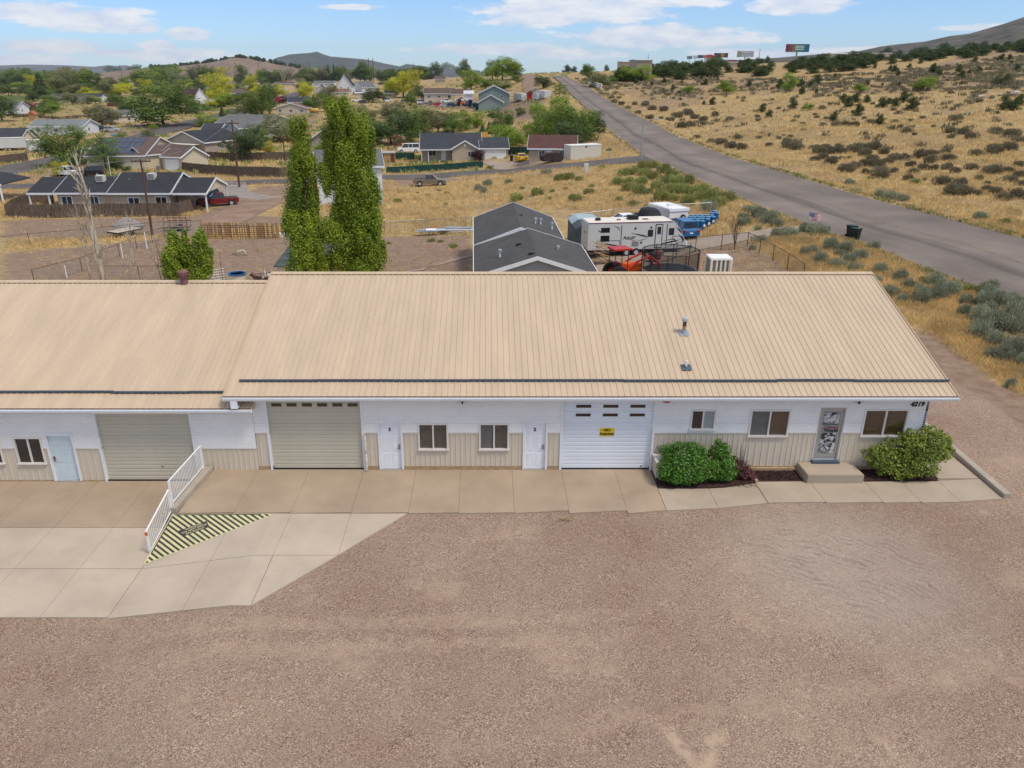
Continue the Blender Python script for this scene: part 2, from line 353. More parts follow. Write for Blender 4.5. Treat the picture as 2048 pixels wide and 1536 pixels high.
# ------------------------------------------------------------------ ground
def rows():
    ys = list(np.arange(-25, 45, 0.7)); y = 45.0
    while y < 9000:
        ys.append(y); y += max(0.7, (y) * 0.011)
    return ys
def cols():
    a = np.linspace(-1.0, 1.0, 330); return list(a * (1 + 0.25 * np.abs(a)))
AREAS = [  # pixel outlines: channel, value, soft polygon
    ('dirt', 0.9, [(300, 478), (560, 476), (940, 470), (945, 560), (300, 570)]),
    ('dirt', 0.8, [(0, 440), (500, 430), (700, 440), (320, 470), (0, 480)]),
    ('dirt', 0.75, [(0, 505), (300, 480), (300, 570), (0, 570)]),
    ('dirt', 0.9, [(1180, 500), (1500, 480), (1600, 560), (1180, 560)]),
    ('dirt', 0.9, [(440, 455), (640, 372), (520, 372), (380, 440)]),
    ('dirt', 0.6, [(0, 355), (130, 318), (230, 345), (200, 370), (0, 372)]),
    ('dirt', 0.8, [(150, 260), (360, 240), (420, 250), (240, 275)]),
    ('dirt', 0.7, [(560, 225), (640, 225), (640, 260), (560, 255)]),
    ('dirt', 0.9, [(775, 355), (840, 350), (940, 360), (800, 372)]),
    ('dirt', 0.95, [(830, 195), (1000, 200), (1090, 195), (1090, 210), (1000, 222), (830, 215)]),
    ('dirt', 0.9, [(960, 220), (1080, 205), (1090, 240), (990, 240)]),
    ('dirt', 0.9, [(1825, 668), (1868, 703), (1944, 730), (1981, 765), (2048, 797), (2100, 820), (2100, 905), (1840, 720)]),
    ('dirt', 0.5, [(1690, 178), (2100, 60), (2100, 170), (1750, 190), (1500, 185), (1400, 170), (1230, 190), (1230, 150), (1500, 150)]),
    ('dirt', 0.5, [(1230, 175), (1420, 150), (1420, 210), (1290, 225)]),
    ('green', 0.9, [(195, 345), (290, 345), (290, 352), (195, 354)]),
    ('green', 0.9, [(370, 214), (440, 212), (440, 221), (370, 222)]),
    ('green', 0.8, [(610, 258), (650, 258), (645, 264), (605, 264)]),
    ('green', 0.8, [(0, 190), (60, 192), (60, 200), (0, 205)]),
    ('green', 0.6, [(1430, 305), (1520, 332), (1700, 383), (1850, 424), (2060, 482), (2060, 470), (1850, 415), (1700, 375), (1520, 325)]),
    ('green', 0.5, [(1200, 240), (1275, 300), (1255, 303), (1190, 250)]),
    ('green', 0.45, [(1420, 350), (1560, 400), (1680, 470), (1600, 450), (1480, 385)]),
    ('green', 0.35, [(1600, 470), (1760, 500), (1960, 580), (1780, 560)]),
    ('green', 0.42, [(0, 150), (540, 150), (520, 240), (300, 235), (0, 230)]), ('green', 0.4, [(640, 225), (1000, 225), (1010, 290), (780, 300), (640, 290)]), ('green', 0.3, [(560, 150), (860, 150), (830, 195), (560, 200)]),
    ('green', 0.5, [(75, 305), (200, 300), (190, 335), (110, 345)]),
]
def build_ground():
    ys, cs = rows(), cols(); ny, nx = len(ys), len(cs)
    V = np.zeros((ny * nx, 3)); k = 0
    for y in ys:
        wdt = max(y, 0) * 1.0 + 62
        for c in cs:
            x = c * wdt; V[k] = (x, y, TZ(x, y)); k += 1
    idx = np.arange(ny * nx).reshape(ny, nx)
    F = np.stack([idx[:-1, :-1], idx[:-1, 1:], idx[1:, 1:], idx[1:, :-1]], -1).reshape(-1, 4)
    me = bpy.data.meshes.new('ground'); me.from_pydata(V.tolist(), [], F.tolist()); me.update()
    for p in me.polygons: p.use_smooth = True
    c, s = math.cos(PITCH), math.sin(PITCH); zz = V[:, 2] - CAMH
    d = V[:, 1] * c - zz * s; d = np.where(d < 1, 1, d); up = V[:, 1] * s + zz * c
    pu = U0 + FPX * V[:, 0] / d; pv = V0 - FPX * up / d
    pv = np.where(V[:, 1] < 5, 3000, pv)
    ch = {'dirt': np.zeros(len(V)), 'green': np.zeros(len(V)), 'gravel': np.zeros(len(V))}
    for name, val, poly in AREAS:
        ins = np.zeros(len(V), bool); n = len(poly)
        for i in range(n):
            x1, y1 = poly[i]; x2, y2 = poly[(i + 1) % n]
            if y1 == y2: continue
            cnd = ((pv < y1) != (pv < y2)) & (pu < (x2 - x1) * (pv - y1) / (y2 - y1) + x1); ins ^= cnd
        ch[name][ins] = np.maximum(ch[name][ins], val)
    gx = V[:, 0]; gy = V[:, 1]
    bx = 24.8 + np.maximum(0, gy - 33) * 0.08 + 0.5 * np.sin(gy * 0.6)     # edge of the gravel at the right
    g = np.clip((bx - gx) / 1.2, 0, 1) * np.clip((44 - gy) / 4, 0, 1)
    g = np.where(gx < -24, g * np.clip((34 - gy) / 3, 0, 1), g)
    ch['gravel'] = g
    dd = np.clip((bx + 2.1 - gx) / 1.0, 0, 1) * np.clip((48 - gy) / 4, 0, 1); ch['dirt'] = np.maximum(ch['dirt'], dd)
    ca = me.color_attributes.new('cover', 'FLOAT_COLOR', 'POINT')
    A = np.stack([ch['dirt'], ch['green'], ch['gravel'], np.ones(len(V))], 1).astype(np.float32)
    # soften
    B = A.reshape(ny, nx, 4)
    for _ in range(2):
        B[1:-1, 1:-1] = (B[1:-1, 1:-1] * 2 + B[:-2, 1:-1] + B[2:, 1:-1] + B[1:-1, :-2] + B[1:-1, 2:]) / 6
    ca.data.foreach_set('color', B.reshape(-1)); 
    me.materials.append(ground_material())
    return struct(link('ground', me))

def ground_material():
    m = bpy.data.materials.new('earth_and_gravel'); m.use_nodes = True; nt = m.node_tree; N = nt.nodes; L = nt.links
    bs = N['Principled BSDF']; bs.inputs['Roughness'].default_value = 0.95; bs.inputs['Specular IOR Level'].default_value = 0.15
    geo = N.new('ShaderNodeNewGeometry'); pos = geo.outputs['Position']
    def noise_(sc, det=5, rough=0.6, v=pos, dist=0):
        n = N.new('ShaderNodeTexNoise'); n.inputs['Scale'].default_value = sc; n.inputs['Detail'].default_value = det; n.inputs['Roughness'].default_value = rough; n.inputs['Distortion'].default_value = dist; L.new(v, n.inputs['Vector']); return n.outputs[0]
    def ramp(src, stops):
        r = N.new('ShaderNodeValToRGB'); L.new(src, r.inputs[0]); e = r.color_ramp.elements
        while len(e) < len(stops): e.new(0.5)
        for i, (p, c) in enumerate(stops): e[i].position = p; e[i].color = (*c, 1)
        return r.outputs[0]
    def mix(f, a, b, bt='MIX'):
        x = N.new('ShaderNodeMixRGB'); x.blend_type = bt
        if isinstance(f, float): x.inputs[0].default_value = f
        else: L.new(f, x.inputs[0])
        for i, q in ((1, a), (2, b)):
            if isinstance(q, tuple): x.inputs[i].default_value = (*q, 1)
            else: L.new(q, x.inputs[i])
        return x.outputs[0]
    def mr(src, a, b, c=0.0, d=1.0):
        x = N.new('ShaderNodeMapRange'); x.inputs[1].default_value = a; x.inputs[2].default_value = b; x.inputs[3].default_value = c; x.inputs[4].default_value = d; x.interpolation_type = 'SMOOTHSTEP'; L.new(src, x.inputs[0]); return x.outputs[0]
    def mt(op, a, b):
        x = N.new('ShaderNodeMath'); x.operation = op
        for i, q in enumerate((a, b)):
            if isinstance(q, (int, float)): x.inputs[i].default_value = q
            else: L.new(q, x.inputs[i])
        return x.outputs[0]
    at = N.new('ShaderNodeAttribute'); at.attribute_name = 'cover'; sp = N.new('ShaderNodeSeparateColor'); L.new(at.outputs['Color'], sp.inputs[0])
    # gravel stones
    vo = N.new('ShaderNodeTexVoronoi'); vo.inputs['Scale'].default_value = 37; L.new(pos, vo.inputs['Vector'])
    so = N.new('ShaderNodeSeparateColor'); L.new(vo.outputs['Color'], so.inputs[0])
    stone = ramp(so.outputs[0], [(0.0, (0.07, 0.05, 0.045)), (0.16, (0.185, 0.115, 0.095)), (0.42, (0.30, 0.195, 0.155)), (0.66, (0.37, 0.275, 0.215)), (0.84, (0.43, 0.315, 0.21)), (1.0, (0.60, 0.54, 0.48))])
    vo2 = N.new('ShaderNodeTexVoronoi'); vo2.inputs['Scale'].default_value = 62; L.new(pos, vo2.inputs['Vector'])
    s2 = N.new('ShaderNodeSeparateColor'); L.new(vo2.outputs['Color'], s2.inputs[0])
    fine = ramp(s2.outputs[0], [(0.0, (0.15, 0.10, 0.08)), (0.5, (0.31, 0.215, 0.165)), (1.0, (0.46, 0.37, 0.29))])
    gr = mix(mr(noise_(1.3, 6), 0.4, 0.6, 0.25, 0.7), stone, fine)
    tone = ramp(noise_(0.16, 6, 0.62), [(0.3, (0.86, 0.76, 0.74)), (0.5, (1.0, 0.98, 0.96)), (0.72, (1.2, 1.17, 1.12))])
    gr = mix(1.0, gr, tone, 'MULTIPLY')
    sand = mr(noise_(0.33, 7, 0.68), 0.55, 0.68)
    gr = mix(1.0, gr, (0.90, 0.90, 0.87), 'MULTIPLY')
    gr = mix(mt('MULTIPLY', sand, 0.42), gr, (0.44, 0.32, 0.225))
    # tyre arcs: worn rings in the gravel
    cx = P(1480, 1330)
    sub = N.new('ShaderNodeVectorMath'); sub.operation = 'SUBTRACT'; L.new(pos, sub.inputs[0]); sub.inputs[1].default_value = (cx.x, cx.y, 0)
    spx = N.new('ShaderNodeSeparateXYZ'); L.new(sub.outputs[0], spx.inputs[0])
    rr = mt('SQRT', mt('ADD', mt('MULTIPLY', spx.outputs[0], spx.outputs[0]), mt('MULTIPLY', mt('MULTIPLY', spx.outputs[1], spx.outputs[1]), 1.4)), 0)
    rn = mt('ADD', rr, mt('MULTIPLY', noise_(0.35, 4), 2.2))
    band = mr(mt('SINE', mt('MULTIPLY', rn, 21.0), 0), 0.0, 1.0)
    cy = P(1700, 1130)
    dv = N.new('ShaderNodeVectorMath'); dv.operation = 'DISTANCE'; L.new(pos, dv.inputs[0]); dv.inputs[1].default_value = tuple(cy)
    near = mr(dv.outputs['Value'], 1.5, 5.5, 1, 0)
    arc = mt('MULTIPLY', mt('MULTIPLY', band, near), mr(noise_(1.1, 6, 0.7), 0.42, 0.62))
    gr = mix(mt('MULTIPLY', near, 0.35), gr, (0.44, 0.375, 0.32))
    gr = mix(mt('MULTIPLY', arc, 0.42), gr, (0.15, 0.115, 0.095))
    # pale swept streaks near the bottom edge and faint wheel tracks
    for (a_, b_, wd, st) in ((P(1320, 1440), P(1420, 1560), .22, .8), (P(1450, 1450), P(1405, 1560), .25, .8), (P(150, 1290), P(1300, 1230), .35, .3), (P(150, 1340), P(1300, 1275), .35, .3), (P(900, 1500), P(2048, 1330), .4, .25)):
        sv = N.new('ShaderNodeVectorMath'); sv.operation = 'SUBTRACT'; L.new(pos, sv.inputs[0]); sv.inputs[1].default_value = tuple(a_); d_ = (b_ - a_); ln_ = d_.length; d_.normalize()
        dt = N.new('ShaderNodeVectorMath'); dt.operation = 'DOT_PRODUCT'; L.new(sv.outputs[0], dt.inputs[0]); dt.inputs[1].default_value = (-d_.y, d_.x, 0)
        al = N.new('ShaderNodeVectorMath'); al.operation = 'DOT_PRODUCT'; L.new(sv.outputs[0], al.inputs[0]); al.inputs[1].default_value = (d_.x, d_.y, 0)
        off = mt('ABSOLUTE', mt('ADD', dt.outputs['Value'], mt('MULTIPLY', mt('SUBTRACT', noise_(0.5, 5), 0.5), wd * 4)), 0)
        mk = mt('MULTIPLY', mt('MULTIPLY', mr(off, wd * .3, wd * 1.3, 1, 0), mr(al.outputs['Value'], 0, ln_ * .25)), mr(al.outputs['Value'], ln_ * .8, ln_ * 1.1, 1, 0))
        gr = mix(mt('MULTIPLY', mt('MULTIPLY', mk, st), mr(noise_(3, 6), .3, .6)), gr, (0.46, 0.335, 0.235))
    # dry grass ground
    n1 = noise_(0.09, 7, 0.65); n2 = noise_(1.4, 8, 0.7); n3 = noise_(7, 6, 0.7)
    straw = ramp(n2, [(0.25, (0.15, 0.10, 0.052)), (0.45, (0.34, 0.24, 0.11)), (0.6, (0.46, 0.325, 0.14)), (0.8, (0.56, 0.41, 0.195))])
    straw = mix(mr(n1, 0.42, 0.66, 0.0, 0.75), straw, ramp(n2, [(0.3, (0.17, 0.115, 0.068)), (0.7, (0.36, 0.255, 0.15))]))
    straw = mix(mt('MULTIPLY', mr(n3, 0.52, 0.7), 0.45), straw, (0.105, 0.075, 0.045))
    dirt = ramp(n2, [(0.25, (0.145, 0.10, 0.072)), (0.5, (0.24, 0.165, 0.115)), (0.75, (0.32, 0.23, 0.16))])
    dirt = mix(mr(noise_(0.25, 6), 0.5, 0.7, 0, 0.4), dirt, (0.20, 0.125, 0.085))
    edge = noise_(0.8, 7, 0.7)
    fd = mr(mt('ADD', sp.outputs[0], mt('MULTIPLY', mt('SUBTRACT', edge, 0.5), 1.2)), 0.25, 0.7)
    base = mix(fd, straw, dirt)
    fg = mr(mt('ADD', sp.outputs[1], mt('MULTIPLY', mt('SUBTRACT', edge, 0.5), 1.0)), 0.3, 0.7)
    base = mix(fg, base, ramp(n2, [(0.3, (0.045, 0.065, 0.015)), (0.7, (0.13, 0.15, 0.035))]))
    fv = mr(mt('ADD', sp.outputs[2], mt('MULTIPLY', mt('SUBTRACT', edge, 0.5), 0.7)), 0.35, 0.6)
    base = mix(fv, base, gr)
    L.new(base, bs.inputs['Base Color'])
    b = N.new('ShaderNodeBump'); b.inputs['Strength'].default_value = 0.55; b.inputs['Distance'].default_value = 0.02
    L.new(mix(fv, n3, vo.outputs['Distance']), b.inputs['Height'])
    b2 = N.new('ShaderNodeBump'); b2.inputs['Strength'].default_value = 0.5; b2.inputs['Distance'].default_value = 0.25; L.new(noise_(0.9, 5), b2.inputs['Height']); L.new(b.outputs[0], b2.inputs['Normal'])
    b3 = N.new('ShaderNodeBump'); b3.inputs['Strength'].default_value = 0.4; b3.inputs['Distance'].default_value = 0.03; L.new(arc, b3.inputs['Height']); b3.invert = True; L.new(b2.outputs[0], b3.inputs['Normal'])
    L.new(b3.outputs[0], bs.inputs['Normal'])
    return m
build_ground()

# ------------------------------------------------------------------ roads
def road_material():
    m = mat('worn_asphalt', (0.182, 0.148, 0.124), 0.85, 0.22, 0.12, detail=9, space='World', bump=0.3, bscale=9)
    N = m.node_tree.nodes; L = m.node_tree.links; bs = N['Principled BSDF']
    uv = N.new('ShaderNodeUVMap'); uv.uv_map = 'across'; sp = N.new('ShaderNodeSeparateXYZ'); L.new(uv.outputs[0], sp.inputs[0])
    # darker sealed band a little left of the middle, wandering along the road
    nz = N.new('ShaderNodeTexNoise'); nz.inputs['Scale'].default_value = 1.0; nz.inputs['Detail'].default_value = 6
    mp = N.new('ShaderNodeMapping'); mp.inputs['Scale'].default_value = (9, 0.05, 1); L.new(uv.outputs[0], mp.inputs[0]); L.new(mp.outputs[0], nz.inputs['Vector'])
    a = N.new('ShaderNodeMath'); a.operation = 'MULTIPLY_ADD'; L.new(nz.outputs[0], a.inputs[0]); a.inputs[1].default_value = 0.22; L.new(sp.outputs[0], a.inputs[2])
    cr = N.new('ShaderNodeValToRGB'); L.new(a.outputs[0], cr.inputs[0]); e = cr.color_ramp.elements
    stops = [(0.0, .85), (0.12, 1.05), (0.22, .9), (0.32, 1.06), (0.415, 0.92), (0.455, 0.55), (0.50, 0.62), (0.545, 0.97), (0.72, 1.08), (0.86, .95), (0.97, 0.85)]
    while len(e) < len(stops): e.new(0.5)
    for i, (p, c) in enumerate(stops): e[i].position = p; e[i].color = (c, c, c, 1)
    mx = N.new('ShaderNodeMixRGB'); mx.blend_type = 'MULTIPLY'; mx.inputs[0].default_value = 0.85
    src = bs.inputs['Base Color'].links[0].from_socket; L.new(src, mx.inputs[1]); L.new(cr.outputs[0], mx.inputs[2]); L.new(mx.outputs[0], bs.inputs['Base Color'])
    return m
M_ROAD = road_material()
M_STREET = mat('street_asphalt', (0.105, 0.09, 0.082), 0.88, 0.2, 0.2, detail=8, space='World')
M_DIRTRD = mat('dirt_track', (0.25, 0.165, 0.115), 0.95, 0.22, 0.4, detail=8, space='World')
M_DRIVE = mat('pale_concrete_drive', (0.31, 0.24, 0.185), 0.9, 0.16, 0.3, detail=8, space='World')
def resample(pts, n):
    pts = [Vector(p) for p in pts]; L = [0]
    for a, b in zip(pts, pts[1:]): L.append(L[-1] + (b - a).length)
    out = []; j = 0
    for i in range(n):
        t = L[-1] * i / (n - 1)
        while j < len(L) - 2 and L[j + 1] < t: j += 1
        k = (t - L[j]) / max(1e-6, L[j + 1] - L[j]); out.append(pts[j].lerp(pts[j + 1], k))
    return out
def smooth(p, it=3):
    for _ in range(it): p = [p[0]] + [(p[i - 1] + p[i] * 2 + p[i + 1]) / 4 for i in range(1, len(p) - 1)] + [p[-1]]
    return p
def strip(name, A, B, n, m, lift=0.05, nx=8):
    A = smooth(resample(A, n)); B = smooth(resample(B, n)); vs = []; fs = []; uvs = []; run = 0
    for i in range(n):
        if i: run += (A[i] - A[i - 1]).length
        for k in range(nx + 1):
            p = A[i].lerp(B[i], k / nx); z = TZ(p.x, p.y) + lift * 0.6 + 0.0002 * abs(p.y) + 0.0012 * max(0, p.y - 150)
            vs.append((p.x, p.y, z)); uvs.append((k / nx, run))
    for i in range(n - 1):
        for k in range(nx):
            a = i * (nx + 1) + k; fs.append((a, a + 1, a + nx + 2, a + nx + 1))
    me = bpy.data.meshes.new(name); me.from_pydata(vs, [], fs); me.materials.append(m)
    uvl = me.uv_layers.new(name='across')
    for l in me.loops: uvl.data[l.index].uv = uvs[l.vertex_index]
    me.update()
    for p in me.polygons: p.use_smooth = True
    return struct(link(name, me))
# main road: edges read off the photograph, laid on the land
LE = [(1101, 155), (1132, 179), (1157, 204), (1193, 232), (1222, 263), (1258, 290), (1296, 316), (1337, 334), (1381, 354), (1430, 376), (1480, 396), (1560, 430), (1650, 465), (1735, 492), (1840, 535), (1924, 568), (2048, 604), (2200, 655), (2400, 722)]
RE = [(1122, 153), (1152, 164), (1178, 176), (1211, 199), (1254, 222), (1305, 247), (1355, 273), (1432, 304), (1520, 333), (1600, 356), (1702, 386), (1770, 405), (1840, 424), (1951, 453), (2048, 478), (2200, 520), (2500, 603), (2900, 710)]
ra = [P(*p) for p in LE]; rb = [P(*p) for p in RE]
# match the two edges by distance
def at_y(pts, y):
    for a, b in zip(pts, pts[1:]):
        if (a.y - y) * (b.y - y) <= 0 and a.y != b.y: return a.lerp(b, (a.y - y) / (a.y - b.y))
    return pts[0] if abs(pts[0].y - y) < abs(pts[-1].y - y) else pts[-1]
ymax = min(ra[0].y, rb[0].y); ymin = max(ra[-1].y, rb[-1].y)
ysr = [ymin * (ymax / ymin) ** (i / 60) for i in range(61)]
strip('main_road', [at_y(ra, y) for y in ysr], [at_y(rb, y) for y in ysr], 150, M_ROAD, 0.06, 14)
# thin faded centre line
cl = [at_y(ra, y).lerp(at_y(rb, y), 0.53) for y in ysr[:34]]
w_ = Vector((0.07, 0.03, 0))
strip('road_centre_line', [p - w_ for p in cl], [p + w_ for p in cl], 150, mat('faded_yellow_paint', (0.20, 0.155, 0.085), 0.8, 0.3, 1.5, space='World'), 0.075, 1)
def px_strip(name, A, B, n, m, lift=0.05, nx=4): return strip(name, [P(*p) for p in A], [P(*p) for p in B], n, m, lift, nx)
px_strip('side_street', [(1290, 311), (1200, 320), (1100, 330), (1020, 337), (900, 345), (775, 350), (640, 357), (444, 363), (250, 366), (0, 369), (-150, 371)],
         [(1312, 325), (1215, 329), (1110, 338), (1020, 347), (900, 355), (775, 359), (640, 366), (444, 371), (250, 375), (0, 379), (-150, 382)], 120, M_STREET, 0.05)
px_strip('neighbourhood_street', [(-120, 346), (0, 334), (60, 322), (102, 313), (160, 298), (215, 286), (267, 271), (340, 252), (395, 239), (442, 226), (500, 212), (543, 199), (590, 186)],
         [(-120, 380), (0, 358), (70, 340), (130, 325), (190, 306), (240, 294), (290, 281), (360, 262), (420, 247), (475, 233), (540, 213), (590, 196), (618, 186)], 90, M_STREET, 0.04)
px_strip('dirt_track', [(1043, 150), (1045, 165), (1046, 185), (1050, 197)], [(1068, 151), (1071, 165), (1073, 182), (1078, 192)], 20, M_DIRTRD, 0.05)
px_strip('gravel_drive', [(440, 364), (430, 378), (440, 395), (520, 400)], [(490, 364), (495, 375), (500, 385), (560, 395)], 24, mat('grey_gravel_drive', (0.26, 0.22, 0.19), 0.95, 0.2, 0.8, detail=8, space='World'), 0.05)
px_strip('house_driveway', [(960, 322), (1050, 320), (1125, 318)], [(985, 339), (1050, 333), (1130, 326)], 24, M_DRIVE, 0.08)
px_strip('concrete_driveway', [(1192, 500), (1380, 478), (1470, 468), (1560, 455), (1640, 452)], [(1192, 545), (1300, 532), (1390, 502), (1500, 480), (1650, 466)], 60, M_DRIVE, 0.06)
px_strip('garden_path', [(845, 541), (900, 519), (945, 510)], [(800, 546), (890, 528), (945, 513)], 20, M_DRIVE, 0.05, 2)
px_strip('dirt_lane', [(320, 470), (400, 448), (470, 405), (500, 385)], [(400, 478), (470, 452), (560, 408), (570, 385)], 30, M_DIRTRD, 0.04)
# ------------------------------------------------------------------ the two steel buildings in front
def pane_mat():
    m = bpy.data.materials.new('clear_window_pane'); m.use_nodes = True; N = m.node_tree.nodes; L = m.node_tree.links; N.remove(N['Principled BSDF'])
    a = N.new('ShaderNodeBsdfTransparent'); a.inputs[0].default_value = (0.75, 0.75, 0.74, 1); b = N.new('ShaderNodeBsdfGlossy'); b.inputs['Roughness'].default_value = 0.04; x = N.new('ShaderNodeMixShader'); x.inputs[0].default_value = 0.1
    L.new(a.outputs[0], x.inputs[1]); L.new(b.outputs[0], x.inputs[2]); L.new(x.outputs[0], N['Material Output'].inputs[0]); return m
M_PANE = pane_mat()
WY = 28.4
def free(x0, x1, za, zb, ops):
    segs = [(x0, x1)]
    for (a, b, c, d) in ops:
        if c < zb - 1e-4 and d > za + 1e-4:
            ns = []
            for (p, q) in segs:
                if b <= p or a >= q: ns.append((p, q)); continue
                if a > p: ns.append((p, a))
                if b < q: ns.append((b, q))
            segs = ns
    return segs
def front_wall(root, x0, x1, zf, zs, zt, ops, base=0.17):
    # white lap siding above zs
    zz = sorted(set([round(zs + 0.102 * i, 3) for i in range(int((zt - zs) / 0.102) + 1)] + [zt] + [q for o in ops for q in (o[2], o[3]) if zs < q < zt]))
    cells = {}
    g = G()
    for a, b in zip(zz, zz[1:]):
        if b - a < 0.004: continue
        k = int((a + 1e-4 - zs) / 0.102); lo, hi = (a - zs) / 0.102 - k, (b - zs) / 0.102 - k
        ya = WY - 0.03; yb = WY - 0.004 if hi > .9 else ya; zm = a + (b - a) * .66
        for p, q in free(x0, x1, a, b, ops):
            g.add([(p, ya, a), (q, ya, a), (q, ya, zm), (p, ya, zm), (q, yb, b), (p, yb, b)], [(0, 1, 2, 3), (3, 2, 4, 5)], M_WSID)
            if lo < 0.02: g.add([(p, WY, a), (q, WY, a), (q, ya, a), (p, ya, a)], [(0, 1, 2, 3)], M_WSID)
    stuff(g.obj('siding', root, world=True))
    # ledge between the two claddings
    for p, q in free(x0, x1, zs - 0.03, zs, ops): g = G(); g.box(p, q, WY - 0.035, WY + 0.1, zs - 0.045, zs - 0.004, M_FRM); g.obj('belt_trim', root, world=True)
    # beige ribbed steel panels
    cache = {}
    cuts = sorted(set([x0, x1] + [q for o in ops for q in o[:2] if o[2] < zs]))
    zb = zf + base
    for p, q in zip(cuts, cuts[1:]):
        c = (p + q) / 2; tops = [(zb, zs - 0.045)]
        for o in ops:
            if o[0] <= c <= o[1] and o[2] < zs:
                nt = []
                for (s, t) in tops:
                    if o[2] > s + 0.05: nt.append((s, min(t, o[2])))
                    if o[3] < t - 0.05: nt.append((max(s, o[3]), t))
                tops = nt
        n = max(1, round((q - p) / 0.69)); w = (q - p) / n
        for (s, t) in tops:
            key = (round(w, 3), round(t - s, 3))
            if key not in cache:
                g = G(); nr = max(1, round(w / 0.23)); d = w / nr; prof = [(0.0, 0.0)]
                for k in range(nr):
                    a = k * d + d / 2; prof += [(a - 0.035, 0), (a - 0.018, -0.017), (a + 0.018, -0.017), (a + 0.035, 0)]
                prof += [(w - 0.002, 0), (w - 0.002, 0.03), (0, 0.03)]
                g.prism(prof, 0, t - s, M_TSID, 'z'); cache[key] = g.mesh('wainscot_panel')
            for k in range(n):
                l = root.location; link('wainscot_panel', cache[key], root, (p + k * w - l.x, WY - 0.001 - l.y, s - l.z))
    for p, q in free(x0, x1, zf, zb, ops): g = G(); g.box(p, q, WY - 0.022, WY + 0.08, zf - 0.15, zb - 0.004, M_BASEW); g.obj('base_board', root, world=True)

def slide_window(root, x0, x1, z0, z1, left, right, lab=None):
    f = G(); t = 0.065; ya, yb = WY - 0.06, WY + 0.09
    f.box(x0, x1, ya, yb, z1 - t, z1, M_FRM); f.box(x0 - 0.02, x1 + 0.02, ya - 0.03, yb, z0, z0 + t, M_FRM)
    f.box(x0, x0 + t, ya, yb, z0 + t, z1 - t, M_FRM); f.box(x1 - t, x1, ya, yb, z0 + t, z1 - t, M_FRM)
    c = (x0 + x1) / 2; f.box(c - 0.03, c + 0.03, ya + 0.02, yb, z0 + t, z1 - t, M_FRM)
    w = f.obj('window', root, world=True)
    if lab: w['label'] = lab
    l = root.location
    for (a, b, kind) in ((x0 + t, c - 0.03, left), (c + 0.03, x1 - t, right)):
        g = G(); g.box(a, b, WY + 0.02, WY + 0.026, z0 + t, z1 - t, M_PANE if kind.startswith('blind') else (M_FROST if kind == 'screen' else (M_FROST2 if kind == 'frost' else M_GLASS)))
        g.v = [(p[0] - l.x, p[1] - l.y, p[2] - l.z) for p in g.v]; g.obj('pane', w)
        if kind.startswith('blind'):
            g = G(); mm = M_BLIND if kind == 'blindw' else M_BLINDG; z = z0 + t + 0.02
            while z < z1 - t - 0.03:
                g.add([(a, WY + 0.06, z), (b, WY + 0.06, z), (b, WY + 0.088, z + 0.04), (a, WY + 0.088, z + 0.04)], [(0, 1, 2, 3)], mm); z += 0.058
            g.box(a, b, WY + 0.095, WY + 0.1, z0 + t, z1 - t, M_GLASSB)
            g.v = [(p[0] - l.x, p[1] - l.y, p[2] - l.z) for p in g.v]; stuff(g.obj('blind', w))

def panel_door(root, x0, x1, zf, h, m, num=None, handle_right=True, dirt=False):
    l = root.location; f = G(); t = 0.075; ya = WY - 0.05; yb = WY + 0.13
    f.box(x0, x0 + t, ya, yb, zf, zf + h, M_TRIM); f.box(x1 - t, x1, ya, yb, zf, zf + h, M_TRIM); f.box(x0 - 0.02, x1 + 0.02, ya - 0.01, yb, zf + h, zf + h + 0.09, M_TRIM)
    f.box(x0, x1, ya - 0.02, yb, zf - 0.02, zf + 0.035, M_ALU); fr = f.obj('door_frame', root, world=True)
    g = G(); a, b = x0 + t + 0.006, x1 - t - 0.006; y = WY + 0.05
    g.box(a, b, y, y + 0.045, zf + 0.04, zf + h - 0.006, m); d = g.obj('door', root, world=True)
    w = b - a; g = G()
    for (za, zb) in ((0.17, 0.72), (0.86, 1.48), (1.60, 1.88)):
        for (xa, xb) in ((0.12, 0.44), (0.56, 0.88)):
            X0, X1, Z0, Z1 = a + w * xa, a + w * xb, zf + za, zf + zb
            for q in ((X0, X1, Z0, Z0 + 0.018), (X0, X1, Z1 - 0.018, Z1), (X0, X0 + 0.018, Z0 + 0.02, Z1 - 0.02), (X1 - 0.018, X1, Z0 + 0.02, Z1 - 0.02)): g.box(q[0], q[1], y - 0.012, y + 0.004, q[2], q[3], m)
            g.box(X0 + 0.05, X1 - 0.05, y - 0.009, y + 0.004, Z0 + 0.05, Z1 - 0.05, m)
    g.v = [(p[0] - l.x, p[1] - l.y, p[2] - l.z) for p in g.v]; g.obj('moulding', d)
    g = G(); hx = b - 0.09 if handle_right else a + 0.09
    g.box(hx - 0.045, hx + 0.045, y - 0.02, y, zf + 0.9, zf + 1.12, M_STEEL if not dirt else M_BROWN); g.cyl((hx, y - 0.07, zf + 0.97), (hx, y, zf + 0.97), 0.014, M_STEEL, 8); g.cyl((hx, y - 0.06, zf + 0.97), (hx - 0.12 if handle_right else hx + 0.12, y - 0.06, zf + 0.97), 0.012, M_STEEL, 8)
    g.v = [(p[0] - l.x, p[1] - l.y, p[2] - l.z) for p in g.v]; g.obj('handle', d)
    if num: text(num, 0.2, M_BLACK, d, ((a + b) / 2 - 0.02 - l.x, y - 0.013 - l.y, zf + h - 0.33 - l.z), bold=0.008, name='door_number')

